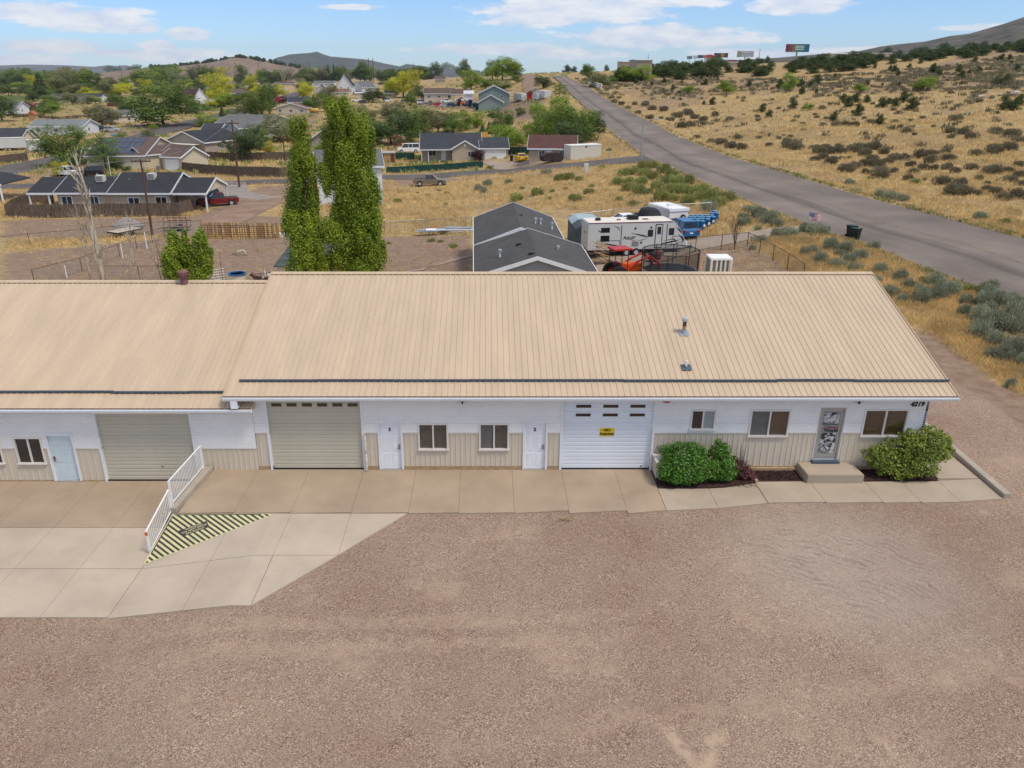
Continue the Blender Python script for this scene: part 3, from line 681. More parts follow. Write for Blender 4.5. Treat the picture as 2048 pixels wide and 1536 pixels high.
def garage_door(root, x0, x1, zf, h, m, wins=(), lock=None):
    l = root.location; f = G(); ya, yb = WY - 0.045, WY + 0.2; t = 0.09
    f.box(x0 - t, x0, ya, yb, zf - 0.02, zf + h, M_TRIM); f.box(x1, x1 + t, ya, yb, zf - 0.02, zf + h, M_TRIM); f.box(x0 - t, x1 + t, ya, yb, zf + h, zf + h + 0.1, M_TRIM)
    f.obj('garage_frame', root, world=True)
    y = WY + 0.09; g = G(); g.box(x0, x1, y + 0.035, y + 0.06, zf, zf + h, m); g.box(x0, x1, y - 0.005, y + 0.03, zf - 0.015, zf + 0.03, M_BLACK)
    d = g.obj('garage_door', root, world=True); n = 6; sh = (h - 0.03) / n; cache = None
    for k in range(n):
        if cache is None:
            pr = [(0.04, 0.003)]; 
            for j in range(3):
                a = j / 3 * sh; b = (j + 1) / 3 * sh
                pr += [(-0.004 if j == 0 else 0.010, a + 0.003), (-0.004, a + 0.022), (-0.004, b - 0.04), (0.010, b - 0.012)]
            pr += [(0.04, sh - 0.003)]
            g = G(); g.prism(pr, 0, x1 - x0, m, 'x'); cache = g.mesh('door_section'); 
            bm = bmesh.new(); bm.from_mesh(cache); bmesh.ops.recalc_face_normals(bm, faces=bm.faces); bm.to_mesh(cache); bm.free()
        link('door_section', cache, d, (x0 - l.x, y - l.y, zf + 0.03 + k * sh - l.z))
    for (cx, cz, w, hh) in wins:
        g = G(); g.box(-w / 2 - 0.03, w / 2 + 0.03, -0.016, 0.02, -hh / 2 - 0.03, hh / 2 + 0.03, m); g.box(-w / 2, w / 2, -0.020, -0.015, -hh / 2, hh / 2, M_GLASSB)
        g.obj('door_window', d, (cx - l.x, y - l.y, cz - l.z))
    if lock: g = G(); g.cyl((0, -0.03, 0), (0, 0, 0), 0.03, M_BLACK, 8); g.obj('lock', d, (lock[0] - l.x, y - l.y, lock[1] - l.z))

def metal_roof(root, x0, x1, ze, zr, ye=27.95, yr=36.48, pitch=0.246, nr=4):
    l = root.location; w = pitch * nr; n = max(1, round((x1 - x0) / w)); w = (x1 - x0) / n; pitch = w / nr
    sl = (zr - ze) / (yr - ye); prof = [(0, 0)]
    for k in range(nr):
        a = k * pitch + pitch * 0.5
        prof += [(a - 0.036, 0), (a - 0.016, 0.025), (a + 0.016, 0.025), (a + 0.036, 0)]
    prof += [(w, 0)]
    g = G(); Ln = yr - ye; sec = []
    for yy in (0.0, Ln):
        ring = [(p[0], yy, p[1] + sl * yy) for p in prof] + [(w, yy, -0.03 + sl * yy), (0, yy, -0.03 + sl * yy)]
        sec.append(ring)
    g.loft(sec, M_ROOF); me = g.mesh('roof_panel'); bm = bmesh.new(); bm.from_mesh(me); bmesh.ops.recalc_face_normals(bm, faces=bm.faces); bm.to_mesh(me); bm.free()
    for i in range(n): link('roof_panel', me, root, (x0 + i * w - l.x, ye - l.y, ze - l.z))
    # rear slope, ridge cap, closures, gutter, soffit, rakes
    g = G(); g.prism([(yr, zr), (yr + Ln, ze), (yr + Ln, ze - 0.06), (yr, zr - 0.06)], x0, x1, M_ROOF, 'x'); g.obj('rear_roof', root, world=True)
    g = G(); g.prism([(yr - 0.20, zr - 0.2 * sl + 0.042), (yr, zr + 0.05), (yr + 0.2, zr - 0.2 * sl + 0.042), (yr + 0.2, zr - 0.2 * sl + 0.034), (yr, zr + 0.04), (yr - 0.2, zr - 0.2 * sl + 0.034)], x0 - 0.02, x1 + 0.02, M_ROOF, 'x'); g.obj('ridge_cap', root, world=True)
    g = G(); g.prism([(yr - 0.22, zr - 0.22 * sl + 0.002), (yr - 0.22, zr - 0.22 * sl + 0.032), (yr - 0.17, zr - 0.17 * sl + 0.032), (yr - 0.17, zr - 0.17 * sl + 0.002)], x0, x1, M_RIBD, 'x'); g.obj('ridge_closure', root, world=True)
    g = G(); g.box(x0, x1, ye - 0.012, ye + 0.02, ze - 0.035, ze + 0.004, M_RIBD); g.obj('eave_closure', root, world=True)
    g = G(); z = ze - 0.04
    g.prism([(ye - 0.02, z), (ye - 0.02, z - 0.12), (ye - 0.10, z - 0.12), (ye - 0.14, z - 0.02), (ye - 0.14, z), (ye - 0.128, z), (ye - 0.125, z - 0.02), (ye - 0.095, z - 0.105), (ye - 0.03, z - 0.105), (ye - 0.03, z)], x0 - 0.04, x1 + 0.04, M_GUT, 'x'); g.obj('gutter', root, world=True)
    g = G(); g.box(x0, x1, ye, WY + 0.3, ze - 0.17, ze - 0.15, M_TRIM); g.box(x0, x1, ye - 0.015, ye + 0.01, ze - 0.17, ze - 0.04, M_TRIM); g.obj('soffit', root, world=True)
    for x, s in ((x0, -1), (x1, 1)):
        g = G(); a, b = sorted((x, x + s * 0.035))
        g.prism([(ye - 0.02, ze - 0.12), (yr, zr - 0.12), (yr + Ln, ze - 0.12), (yr + Ln, ze + 0.04), (yr, zr + 0.045), (ye - 0.02, ze + 0.04)], a, b, M_ROOF, 'x'); g.obj('rake_trim', root, world=True)
def snow_guard(root, x0, x1, ze, sl, seed):
    rnd = random.Random(seed); x = x0; l = root.location; y = 28.81
    while x < x1 - 0.1:
        w = min(3.05, x1 - x); dy = rnd.uniform(-0.02, 0.02); z = ze + (y + dy - 27.95) * sl + 0.036
        g = G(); g.box(0, w + 0.03, -0.06, 0.07, 0, 0.045, M_SNOW); g.box(0, w + 0.03, -0.06, -0.045, 0.045, 0.07, M_SNOW); g.obj('snow_guard', root, (x - l.x, y + dy - l.y, z - l.z)); x += w
def flood_light(root, x, z):
    l = root.location; g = G(); g.box(-0.17, 0.17, -0.03, 0, -0.1, 0.1, M_FRM); g.cyl((0, -0.1, 0), (0, 0, 0), 0.05, M_STEEL, 10); g.box(-0.22, 0.22, -0.24, -0.05, 0.06, 0.10, M_BLACK); g.box(-.03, .03, -.2, -.03, -.08, .07, M_BLACK); g.box(-0.16, -0.03, -0.17, -0.05, -0.02, 0.07, M_SILV); g.box(0.03, 0.16, -0.17, -0.05, -0.02, 0.07, M_SILV)
    g.obj('flood_light', root, (x - l.x, WY - 0.02 - l.y, z - l.z))

main = thing('workshop_building', 'white and beige steel workshop with tan ribbed roof, two garage doors and house number 4219', 'building', (4.0, 32.0, 0))
LX0, LX1 = -9.35, 17.5
ops = [(-8.78, -5.06, 0, 3.06), (-4.42, -3.42, 0, 2.12), (-2.80, -1.58, 0.90, 2.10), (-0.34, 0.87, 0.90, 2.10), (1.43, 2.42, 0, 2.12), (3.02, 6.62, 0.0, 3.08),
       (8.11, 9.11, 1.80, 2.70), (10.48, 12.08, 1.50, 2.70), (13.24, 14.26, 0.42, 2.78), (15.01, 16.78, 1.50, 2.72)]
front_wall(main, LX0, LX1, 0.0, 1.70, 3.30, ops)
g = G(); g.box(LX0 + 0.02, LX1 - 0.02, WY + 0.30, 44.3, -0.3, 3.3, M_WSID); g.obj('wall', main, world=True)
for gx in (LX1 - 0.02, LX0 + 0.0):
    g = G(); g.prism([(WY + 0.3, 3.3), (36.48, 6.1), (44.3, 3.5), (44.3, 3.3)], gx - 0.02, gx + 0.02, M_WSID, 'x'); g.obj('gable', main, world=True)
g = G(); g.box(LX1 - 0.09, LX1 + 0.02, WY - 0.03, WY + 0.4, 0.1, 3.3, M_TRIM); g.obj('corner_trim', main, world=True)
g = G(); g.box(LX1 - 0.02, LX1 - 0.005, WY + 0.05, 44.3, 0.1, 3.3, M_WSID); g.obj('side_wall', main, world=True)
slide_window(main, -2.80, -1.58, 0.90, 2.10, 'blindg', 'blindg', 'window with grey blinds in both halves')
slide_window(main, -0.34, 0.87, 0.90, 2.10, 'screen', 'blindg', 'window with a grey screen at left and blinds at right')
slide_window(main, 8.11, 9.11, 1.80, 2.70, 'dark', 'frost', 'small high window, dark and frosted')
slide_window(main, 10.48, 12.08, 1.50, 2.70, 'screen', 'blindw', 'wide window with a screen and brown blinds')
slide_window(main, 15.01, 16.78, 1.50, 2.72, 'blindw', 'blindw', 'wide window with brown wooden blinds')
panel_door(main, -4.42, -3.42, 0, 2.12, M_DOOR, '3'); panel_door(main, 1.43, 2.42, 0, 2.12, M_DOOR, '2')
garage_door(main, -8.78, -5.06, 0.0, 3.06, M_GDT, [(-8.40 + 0.607 * i, 2.86, 0.40, 0.15) for i in range(6)])
garage_door(main, 3.02, 6.62, 0.0, 3.08, M_GDW, [(3.83 + 1.08 * i, z, 0.60, 0.13) for i in range(3) for z in (2.80, 2.42)], lock=(6.3, 0.12))
metal_roof(main, -10.27, 18.29, 3.44, 6.26); snow_guard(main, -9.85, 18.30, 3.44, (6.26 - 3.44) / 8.53, 3)
flood_light(main, -0.99, 3.1); flood_light(main, 14.64, 3.1)
text('4219', 0.27, M_BLACK, main, (17.02 - 4, WY - 0.04 - 32, 2.93), bold=0.012, name='house_number', shear=0.25)
l = main.location
g = G(); g.lathe([(0.01, -0.09), (0.16, -0.06), (0.19, 0.0), (0.01, 0.02)], M_RED, n=14); g.obj('alarm_bell', main, (7.04 - 4, WY - 0.16 - 32, 3.17), smooth=True)
g = G(); g.tube([(0, -0.14, 0), (0, -0.02, 0)], [0.15, 0.17], M_STEEL, 14); g.cyl((0, -0.16, 0), (0, -0.14, 0), 0.11, M_GREY, 14); g.obj('electric_meter', main, (7.02 - 4, WY - 32, 1.02))
g = G(); g.cyl((7.0, WY - 0.1, 0.86), (8.0, WY - 0.1, 0.86), 0.02, M_GREY, 6); g.obj('conduit', main, world=True)
# low ribbed bump-out right of the white garage door
g = G(); pr = [(6.74, 27.62)]
for k in range(6): a = 6.80 + k * 0.24; pr += [(a, 27.62), (a + 0.015, 27.60), (a + 0.05, 27.60), (a + 0.065, 27.62)]
pr += [(8.25, 27.62), (8.25, 28.36), (6.74, 28.36)]; g.prism(pr, -0.05, 0.72, M_TSID, 'z'); g.box(6.70, 8.28, 27.57, 28.37, 0.722, 0.76, M_FRM); g.obj('utility_box', main, world=True)
# glazed shop door with posters
g = G(); x0, x1, z0, z1 = 13.24, 14.26, 0.47, 2.78; t = 0.07
g.box(x0, x0 + t, WY - 0.04, WY + 0.12, z0, z1, M_ALU); g.box(x1 - t, x1, WY - 0.04, WY + 0.12, z0, z1, M_ALU); g.box(x0 + t, x1 - t, WY - 0.04, WY + 0.12, z1 - t, z1, M_ALU); g.box(x0 - 0.03, x1 + 0.03, WY - 0.22, WY + 0.12, z0 - 0.11, z0, M_SNOW)
g.box(x0 - 0.02, x0, WY - 0.045, WY + 0.1, z0, z1, M_WHITE); g.box(x1, x1 + 0.02, WY - 0.045, WY + 0.1, z0, z1, M_WHITE); g.obj('shop_door_frame', main, world=True)
a, b = x0 + t, x1 - t; y = WY + 0.0; g = G()
g.box(a, a + 0.10, y, y + 0.05, z0, z1 - t, M_ALU); g.box(b - 0.10, b, y, y + 0.05, z0, z1 - t, M_ALU); g.box(a + 0.1, b - 0.1, y, y + 0.05, z0, z0 + 0.24, M_ALU); g.box(a + 0.1, b - 0.1, y, y + 0.05, z1 - t - 0.1, z1 - t, M_ALU); g.box(a, b, y - 0.01, y + 0.05, z0 - 0.001, z0 + 0.02, M_WHITE)
dr = g.obj('shop_door', main, world=True)
g = G(); g.box(a + 0.1 - 4, b - 0.1 - 4, y + 0.012 - 32, y + 0.03 - 32, z0 + 0.24, z1 - t - 0.1, mat('grey_door_glass', (0.27, 0.28, 0.27), 0.2, 0.05, 2, spec=0.5)); g.obj('pane', dr)
def poster_mat(name, sc, seed, lean=1.0):
    m = bpy.data.materials.new(name); m.use_nodes = True; N = m.node_tree.nodes; L = m.node_tree.links; bs = N['Principled BSDF']; bs.inputs['Roughness'].default_value = 0.35
    tc = N.new('ShaderNodeTexCoord'); mp = N.new('ShaderNodeMapping'); mp.inputs['Location'].default_value = (seed, seed, seed); mp.inputs['Scale'].default_value = (sc, 1, sc * lean); L.new(tc.outputs['Object'], mp.inputs[0])
    nz = N.new('ShaderNodeTexNoise'); nz.inputs['Scale'].default_value = 1; nz.inputs['Detail'].default_value = 4; nz.inputs['Distortion'].default_value = 1.2; L.new(mp.outputs[0], nz.inputs['Vector'])
    cr = N.new('ShaderNodeValToRGB'); L.new(nz.outputs[0], cr.inputs[0]); e = cr.color_ramp.elements; e[0].position = 0.42; e[0].color = (0.02, 0.022, 0.03, 1); e[1].position = 0.56; e[1].color = (0.55, 0.55, 0.54, 1); L.new(cr.outputs[0], bs.inputs['Base Color']); return m
pw0, pw1 = a + 0.13 - 4, b - 0.13 - 4
for k, (za, zb, sc, ln) in enumerate(((2.05, 2.55, 5, 1.2), (1.22, 1.66, 4, 1.1), (0.76, 1.20, 5, 0.6))):
    g = G(); g.box(pw0, pw1, y + 0.004 - 32, y + 0.011 - 32, za, zb, poster_mat('poster_print_%s' % 'abc'[k], sc, 3.7 * k + 1, ln)); g.obj('poster', dr)
g = G(); g.box(pw0 - 0.02, pw1, y - 0.003 - 32, y + 0.003 - 32, 2.035, 2.07, M_BLACK); g.box(pw0 - 0.02, pw0 + 0.12, y - 0.004 - 32, y - 0.001 - 32, 2.035, 2.09, M_BLUE); g.obj('poster_strip', dr)
text('Diffuser', 0.17, M_BROWN, dr, ((a + b) / 2 + 0.05 - 4, y + 0.004 - 32, 1.90), name='lettering', bold=0.004)
text('World', 0.19, M_BLACK, dr, ((a + b) / 2 + 0.07 - 4, y + 0.004 - 32, 1.76), name='lettering', bold=0.007)
g = G(); ring = [(0.10 * math.cos(t_), 0, 0.08 * math.sin(t_)) for t_ in [0.6 + i * 0.5 for i in range(11)]]; g.tube(ring, 0.008, M_GREY, 4); g.tube([(0.03, 0, -0.03), (0.02, 0, 0.03), (0.05, 0, 0.08)], 0.014, M_DKBLUE, 4); g.obj('emblem', dr, ((a + b) / 2 - 0.24 - 4, y + 0.004 - 32, 1.80))
g = G(); g.cyl((a + 0.05, y - 0.06, 1.35), (a + 0.05, y - 0.06, 1.75), 0.012, M_STEEL, 8); g.v = [(p[0] - 4, p[1] - 32, p[2]) for p in g.v]; g.obj('handle', dr)
g = G()
for z in (0.62, 1.6, 2.55): g.box(b - 0.01, b + 0.03, y - 0.03, y + 0.01, z, z + 0.13, M_GREY)
g.v = [(p[0] - 4, p[1] - 32, p[2]) for p in g.v]; g.obj('hinge', dr)
# rain pipes
g = G(); g.tube([(-9.95, 27.88, 3.3), (-9.95, 27.90, 3.12), (-9.72, 28.0, 2.98)], 0.045, M_GUT, 8); g.box(-10.0, -9.74, 27.84, 27.96, 2.96, 3.30, M_GUT); g.obj('downspout', main, world=True)
g = G(); g.tube([(-4.94, WY - 0.07, 1.62), (-4.94, WY - 0.07, 0.08), (-4.94, WY - 0.2, 0.03)], 0.05, mat('chipped_white_pipe', (0.6, 0.55, 0.48), 0.6, 0.35, 6, space='World'), 8); g.obj('drain_pipe', main, world=True)
# flues on the roof
sl = (6.26 - 3.44) / 8.53
g = G(); zz = 3.44 + (31.85 - 27.95) * sl; g.prism([(-0.2, -0.25 * sl), (0.2, 0.25 * sl), (0.2, 0.25 * sl + 0.01), (-0.2, -0.25 * sl + 0.01)], -0.2, 0.2, M_STEEL, 'x'); g.tube([(0, 0, -0.1), (0, 0, 0.12)], [0.16, 0.1], M_STEEL, 12); g.cyl((0, 0, 0.1), (0, 0, 0.52), 0.085, M_RUST, 12); g.cyl((0, 0, 0.1), (0, 0, 0.3), 0.088, mat('tan_flue', (0.4, 0.3, 0.2), 0.5, 0.2, 4), 12); g.lathe([(0.13, 0.52), (0.15, 0.58), (0.14, 0.66), (0.03, 0.72)], M_SILV, n=12); g.obj('flue', main, (8.42 - 4, 31.85 - 32, zz + 0.04))
g = G(); zz = 3.44 + (29.6 - 27.95) * sl; g.prism([(-0.18, -0.18 * sl), (0.18, 0.18 * sl), (0.18, 0.18 * sl + 0.012), (-0.18, -0.18 * sl + 0.012)], -0.2, 0.2, M_SNOW, 'x'); g.tube([(0, 0, -0.02), (0, 0, 0.06)], [0.11, 0.05], M_SNOW, 12); g.cyl((0, 0, 0), (0, 0, 0.3), 0.04, M_WHITE, 10); g.obj('vent_pipe', main, (8.05 - 4, 29.6 - 32, zz + 0.04))

lb = thing('lower_workshop_building', 'lower steel workshop at left with tan ribbed roof and one khaki garage door', 'building', (-19.0, 32.0, -0.54))
opl = [(-15.66, -11.92, -0.54, 2.52), (-17.86, -16.72, -0.54, 1.55), (-19.16, -18.02, 0.26, 1.48), (-21.0, -19.72, 0.26, 1.48), (-27, -23.2, -0.54, 2.52)]
front_wall(lb, -33.0, -9.36, -0.54, 0.98 + 0.02, 2.80, [o for o in opl], base=0.06)
# the stretch right of the garage door carries its beige cladding higher
g = G(); g.box(-33, -9.38, WY + 0.3, 44.3, -0.8, 2.8, M_WSID); g.obj('wall', lb, world=True)
garage_door(lb, -15.66, -11.92, -0.54, 3.06, M_GDT, lock=(-13.35, 0.1)); garage_door(lb, -27, -23.2, -0.54, 3.06, M_GDT)
panel_door(lb, -17.86, -16.72, -0.54, 2.09, M_DOORB, None, handle_right=False, dirt=True)
slide_window(lb, -19.16, -18.02, 0.26, 1.48, 'dark', 'dark'); slide_window(lb, -21.0, -19.72, 0.26, 1.48, 'dark', 'dark')
metal_roof(lb, -33.4, -9.25, 2.93, 5.85); snow_guard(lb, -33.3, -10.2, 2.93, (5.85 - 2.93) / 8.53, 5)
flood_light(lb, -19.9, 2.6)
g = G(); prof = [(0.17, 0.0), (0.17, 0.35)]; 
g.lathe([(0.19, -0.3), (0.17, 0.22)], M_BROWN, n=16); g.lathe([(0.17, 0.22), (0.25, 0.26), (0.27, 0.40), (0.24, 0.50), (0.10, 0.58), (0.01, 0.59)], M_BROWN, n=20)
for k in range(20):
    a = 2 * math.pi * k / 20; g.box(0.265 * math.cos(a) - 0.008, 0.265 * math.cos(a) + 0.008, 0.265 * math.sin(a) - 0.02, 0.265 * math.sin(a) + 0.02, 0.27, 0.5, M_RUST)
tv = YP(368, 560, 36.3); g.obj('turbine_vent', lb, (tv.x + 19, tv.y - 32, 5.85 + 0.54 + 0.0))
# ------------------------------------------------------------------ concrete
def conc(name, col, dark, sc=0.5):
    return mat(name, col, 0.85, 0.1, sc, detail=9, space='World', bump=0.12, bscale=40, col2=dark)
M_CT = conc('tan_sealed_concrete', (0.395, 0.30, 0.212), (0.305, 0.23, 0.16)); M_CL = conc('light_concrete', (0.49, 0.405, 0.315), (0.40, 0.325, 0.25)); M_CM = conc('pale_walk_concrete', (0.42, 0.34, 0.255), (0.34, 0.27, 0.2))
apron = struct(bpy.data.objects.new('concrete_apron', None)); COL.objects.link(apron)
def slab(poly, m, zf=None, th=0.14):
    cx = sum(p[0] for p in poly) / len(poly); cy = sum(p[1] for p in poly) / len(poly)
    pl = []
    for x, y in poly:
        d = math.hypot(x - cx, y - cy); k = 1 - 0.009 / d; pl.append((cx + (x - cx) * k, cy + (y - cy) * k))
    bm = bmesh.new(); bm.faces.new([bm.verts.new((x, y, 0)) for x, y in pl])
    for c in (-7.9, -11.74):
        bmesh.ops.bisect_plane(bm, geom=bm.verts[:] + bm.edges[:] + bm.faces[:], plane_co=(c, 0, 0), plane_no=(1, 0, 0))
    for v in bm.verts: v.co.z = (yard(v.co.x, v.co.y) if zf is None else zf)
    r = bmesh.ops.extrude_face_region(bm, geom=bm.faces[:]); 
    for e in r['geom']:
        if isinstance(e, bmesh.types.BMVert): e.co.z -= th
    bmesh.ops.recalc_face_normals(bm, faces=bm.faces)
    me = bpy.data.meshes.new('slab'); bm.to_mesh(me); bm.free(); me.materials.append(m); link('slab', me, apron)
xs = [-11.45, -9.4, -7.3, -5.05, -2.93, -1.08, 1.0, 3.03, 5.2, 6.66]
for a, b in zip(xs, xs[1:]): slab([(a, 25.0), (b, 25.0 + (0.2 if b > 3 else 0.05)), (b, 28.42), (a, 28.42)], M_CT, 0.0)
xl = [-11.78, -13.9, -16.1, -18.3, -20.5, -22.7, -24.9, -27.1]
for a, b in zip(xl, xl[1:]):
    slab([(b, 24.87), (a, 24.87), (a, 28.42), (b, 28.42)], M_CT, -0.54); slab([(b, 22.3), (a, 22.3), (a, 24.86), (b, 24.86)], M_CL); slab([(b, 19.75), (a, 19.75), (a, 22.29), (b, 22.29)], M_CL)
slab([(-11.77, 22.3), (-9.4, 22.3), (-9.4, 24.98), (-11.77, 24.86)], M_CL); slab([(-9.4, 22.3), (-7.25, 22.3), (-7.25, 24.98), (-9.4, 24.98)], M_CL); slab([(-7.25, 22.3), (-5.05, 22.3), (-5.05, 24.98), (-7.25, 24.98)], M_CL)
slab([(-5.05, 22.33), (-2.98, 24.98), (-5.05, 24.98)], M_CL); slab([(-11.77, 19.7), (-9.4, 19.66), (-9.4, 22.29), (-11.77, 22.29)], M_CL); slab([(-9.4, 19.66), (-7.25, 19.63), (-7.25, 22.29), (-9.4, 22.29)], M_CL); slab([(-7.24, 19.64), (-5.07, 22.29), (-7.24, 22.29)], M_CL)
slab([(6.67, 25.2), (8.66, 25.36), (8.66, 26.83), (6.67, 26.83)], M_CM, 0.0); slab([(8.66, 25.36), (10.62, 25.74), (10.62, 27.26), (9.3, 26.9), (8.66, 26.83)], M_CM, 0.0)
for a, b in ((10.64, 12.85), (12.85, 15.03), (15.03, 16.48), (16.48, 17.98)): slab([(a, 25.76), (b, 25.82), (b, 27.42), (a, 27.38)], M_CM, 0.0)
slab([(17.98, 25.85), (19.74, 26.06), (19.74, 27.62), (17.98, 27.45)], M_CM, 0.0); slab([(18.1, 27.64), (19.74, 27.64), (19.74, 29.9), (18.1, 29.9)], M_CM, 0.0); slab([(18.1, 29.92), (19.74, 29.92), (19.74, 32.2), (18.1, 32.2)], M_CM, 0.0)
def solid(name, label, cat, poly, z0, z1, m, bev=0.015):
    cx = sum(p[0] for p in poly) / len(poly); cy = sum(p[1] for p in poly) / len(poly)
    g = G(); g.prism([(x - cx, y - cy) for x, y in poly], z0, z1, m, 'z'); o = g.obj(name, None, (cx, cy, 0), bevel=bev); return tag(o, label, cat)
solid('concrete_kerb', 'low concrete kerb along the right edge of the walk, beside the gravel', 'kerb', [(19.76, 26.1), (20.06, 26.12), (20.3, 34), (20.0, 34)], -0.1, 0.17, M_CONC)
solid('concrete_step', 'broad concrete step below the glass shop door', 'step', [(12.66, 27.25), (14.9, 27.25), (14.84, 28.36), (12.64, 28.36)], -0.1, 0.37, M_CM, 0.02)
g = G(); g.prism([(0.13, 0.0), (2.4, 0), (2.24, 1.14), (0.12, 1.14)], -0.1, 0.2, M_CM, 'z')
solid('retaining_wall', 'low concrete retaining wall carrying the white railing', 'wall', [(-11.86, 25.02), (-11.52, 25.02), (-11.2, 28.36), (-11.66, 28.36)], -0.6, 0.2, M_CONC)
M_MULCH = mat('dark_mulch', (0.06, 0.03, 0.026), 0.95, 0.55, 22, detail=6, bump=1.0, bscale=40, space='World')
def mulch(poly, lab):
    g = G(); rnd = random.Random(4); o = tag(stuff(link('mulch_bed', None)) if False else bpy.data.objects.new('mulch_bed', None), lab, 'mulch'); 
    g.prism(poly, -0.08, 0.02, M_MULCH, 'z')
    xs_ = [p[0] for p in poly]; ys_ = [p[1] for p in poly]
    for _ in range(1600):
        x, y = rnd.uniform(min(xs_) + .04, max(xs_) - .04), rnd.uniform(min(ys_) + .04, max(ys_) - .04)
        a = rnd.random() * 6.28; s = rnd.uniform(0.02, 0.05); c, d = math.cos(a) * s, math.sin(a) * s
        g.add([(x - c, y - d, 0.018), (x + d * .4, y - c * .4, 0.03 + rnd.random() * .03), (x + c, y + d, 0.02 + rnd.random() * .02)], [(0, 1, 2)], M_MULCH)
    me = g.mesh('mulch_bed'); q = link('mulch_bed', me); tag(q, lab, 'mulch'); q['kind'] = 'stuff'; return q
mulch([(6.72, 26.85), (9.3, 26.92), (10.6, 27.3), (10.6, 28.37), (6.72, 28.37)], 'dark mulch under the clipped green shrubs')
mulch([(10.8, 27.42), (12.6, 27.42), (12.6, 28.3), (10.8, 28.3)], 'bare dark mulch bed left of the concrete step')
mulch([(14.95, 27.45), (18.0, 27.5), (18.05, 29.5), (17.5, 29.5), (17.5, 28.37), (14.95, 28.37)], 'dark mulch bed under the large spreading shrub')
g = G(); g.box(-0.06, 0.06, -0.56, 0.56, -0.08, 0.09, M_BASEW); o = g.obj('timber_edging', None, (10.7, 27.85, 0), bevel=0.01); tag(o, 'old timber edging dividing two mulch beds', 'timber')
g = G(); g.box(-0.95, 0.95, -0.06, 0.05, -0.05, 0.14, M_BASEW); o = g.obj('timber_edging', None, (11.7, 28.31, 0), bevel=0.01); tag(o, 'old timber lying along the wall behind the bare mulch', 'timber')
# no parking sign
sg = thing('parking_sign', 'yellow NO PARKING sign on the white garage door', 'sign', (4.82, WY + 0.08, 1.66))
g = G(); g.box(-0.29, 0.29, -0.004, 0.004, -0.185, 0.185, M_YEL); g.obj('sign_plate', sg)
text('NO', 0.16, M_BLACK, sg, (0, -0.006, 0.085), bold=0.008); text('PARKING', 0.155, M_BLACK, sg, (0, -0.006, -0.09), bold=0.008, sx=0.88)
g = G(); g.box(-0.27, -0.12, -0.006, -0.004, 0.08, 0.095, M_BLACK); g.box(0.12, 0.27, -0.006, -0.004, 0.08, 0.095, M_BLACK); g.obj('sign_rule', sg)
# railings
def railing(lab, p0, z0, p1, z1, h, reflect=False):
    t = thing('ramp_railing', lab, 'railing', (p0[0], p0[1], z0)); d = Vector((p1[0] - p0[0], p1[1] - p0[1], z1 - z0))
    g = G(); g.tube([(0, 0, h), tuple(d + Vector((0, 0, h)))], 0.028, M_WHITE, 6); g.obj('top_rail', t)
    g = G(); g.tube([(0, 0, 0.08), tuple(d + Vector((0, 0, 0.08)))], 0.02, M_WHITE, 6); g.obj('bottom_rail', t)
    for k in (0, 1): g = G(); g.box(-0.03, 0.03, -0.03, 0.03, 0, h + 0.01, M_WHITE); g.obj('post', t, tuple(d * k))
    g = G(); g.box(-0.01, 0.01, -0.01, 0.01, 0.08, h, M_WHITE); me = g.mesh('baluster'); n = int(math.hypot(d.x, d.y) / 0.115)
    for k in range(1, n): link('baluster', me, t, tuple(d * (k / n)))
    if reflect: g = G(); g.box(-0.05, 0.05, -0.045, -0.031, h - 0.16, h - 0.04, M_ORG); g.obj('reflector', t, tuple(d))
    return t
railing('white metal railing on the retaining wall by the khaki garage door', (-11.55, 28.15), 0.2, (-11.72, 25.25), 0.2, 1.0)
railing('lower white metal railing beside the striped ramp edge', (-11.72, 25.1), 0.0, (-11.84, 23.2), -0.54, 0.92, True)
# striped warning triangle
A_, B_, C_ = Vector((-11.63, 24.93, 0.004)), Vector((-7.82, 24.96, 0.004)), Vector((-11.80, 22.5, -0.53))
nrm = (B_ - A_).cross(C_ - A_).normalized(); nrm = nrm if nrm.z > 0 else -nrm
tri = thing('warning_marking', 'yellow and black striped triangle on the ramp edge warning not to drive on it', 'marking', tuple(A_))
M_PY = mat('yellow_floor_paint', (0.55, 0.50, 0.27), 0.7, 0.12, 3, space='World'); M_PK = mat('black_floor_paint', (0.045, 0.043, 0.04), 0.7, 0.3, 5, space='World')
g = G(); lo = Vector((0, 0, -0.5)); vs = [A_, B_, C_, A_ + lo * 1.1, B_ + lo * 0.2, C_ + lo * 0.2]
g.add([tuple(v - A_) for v in vs], [(0, 2, 1), (0, 1, 4, 3), (1, 2, 5, 4), (2, 0, 3, 5)], M_CL); g.obj('ramp_wedge', tri)
g = G(); up = nrm * 0.004; ctr = (A_ + B_ + C_) / 3
g.add([tuple(v - A_ + up) for v in (A_, B_, C_)], [(0, 2, 1)], M_PY); g.obj('yellow_paint', tri)
def clip(poly, a, b):  # keep left of a->b
    out = []
    def side(p): return (b[0] - a[0]) * (p[1] - a[1]) - (b[1] - a[1]) * (p[0] - a[0])
    for i in range(len(poly)):
        p, q = poly[i], poly[(i + 1) % len(poly)]; sp_, sq = side(p), side(q)
        if sp_ >= 0: out.append(p)
        if sp_ * sq < 0: t = sp_ / (sp_ - sq); out.append((p[0] + (q[0] - p[0]) * t, p[1] + (q[1] - p[1]) * t))
    return out
ia = [tuple((v + (ctr - v) * 0.035).xy) for v in (A_, C_, B_)]
def zpl(x, y): return A_.z - (nrm.x * (x - A_.x) + nrm.y * (y - A_.y)) / nrm.z
ds = Vector((0.80, -0.60)); nn = Vector((0.60, 0.80)); k = -2.4
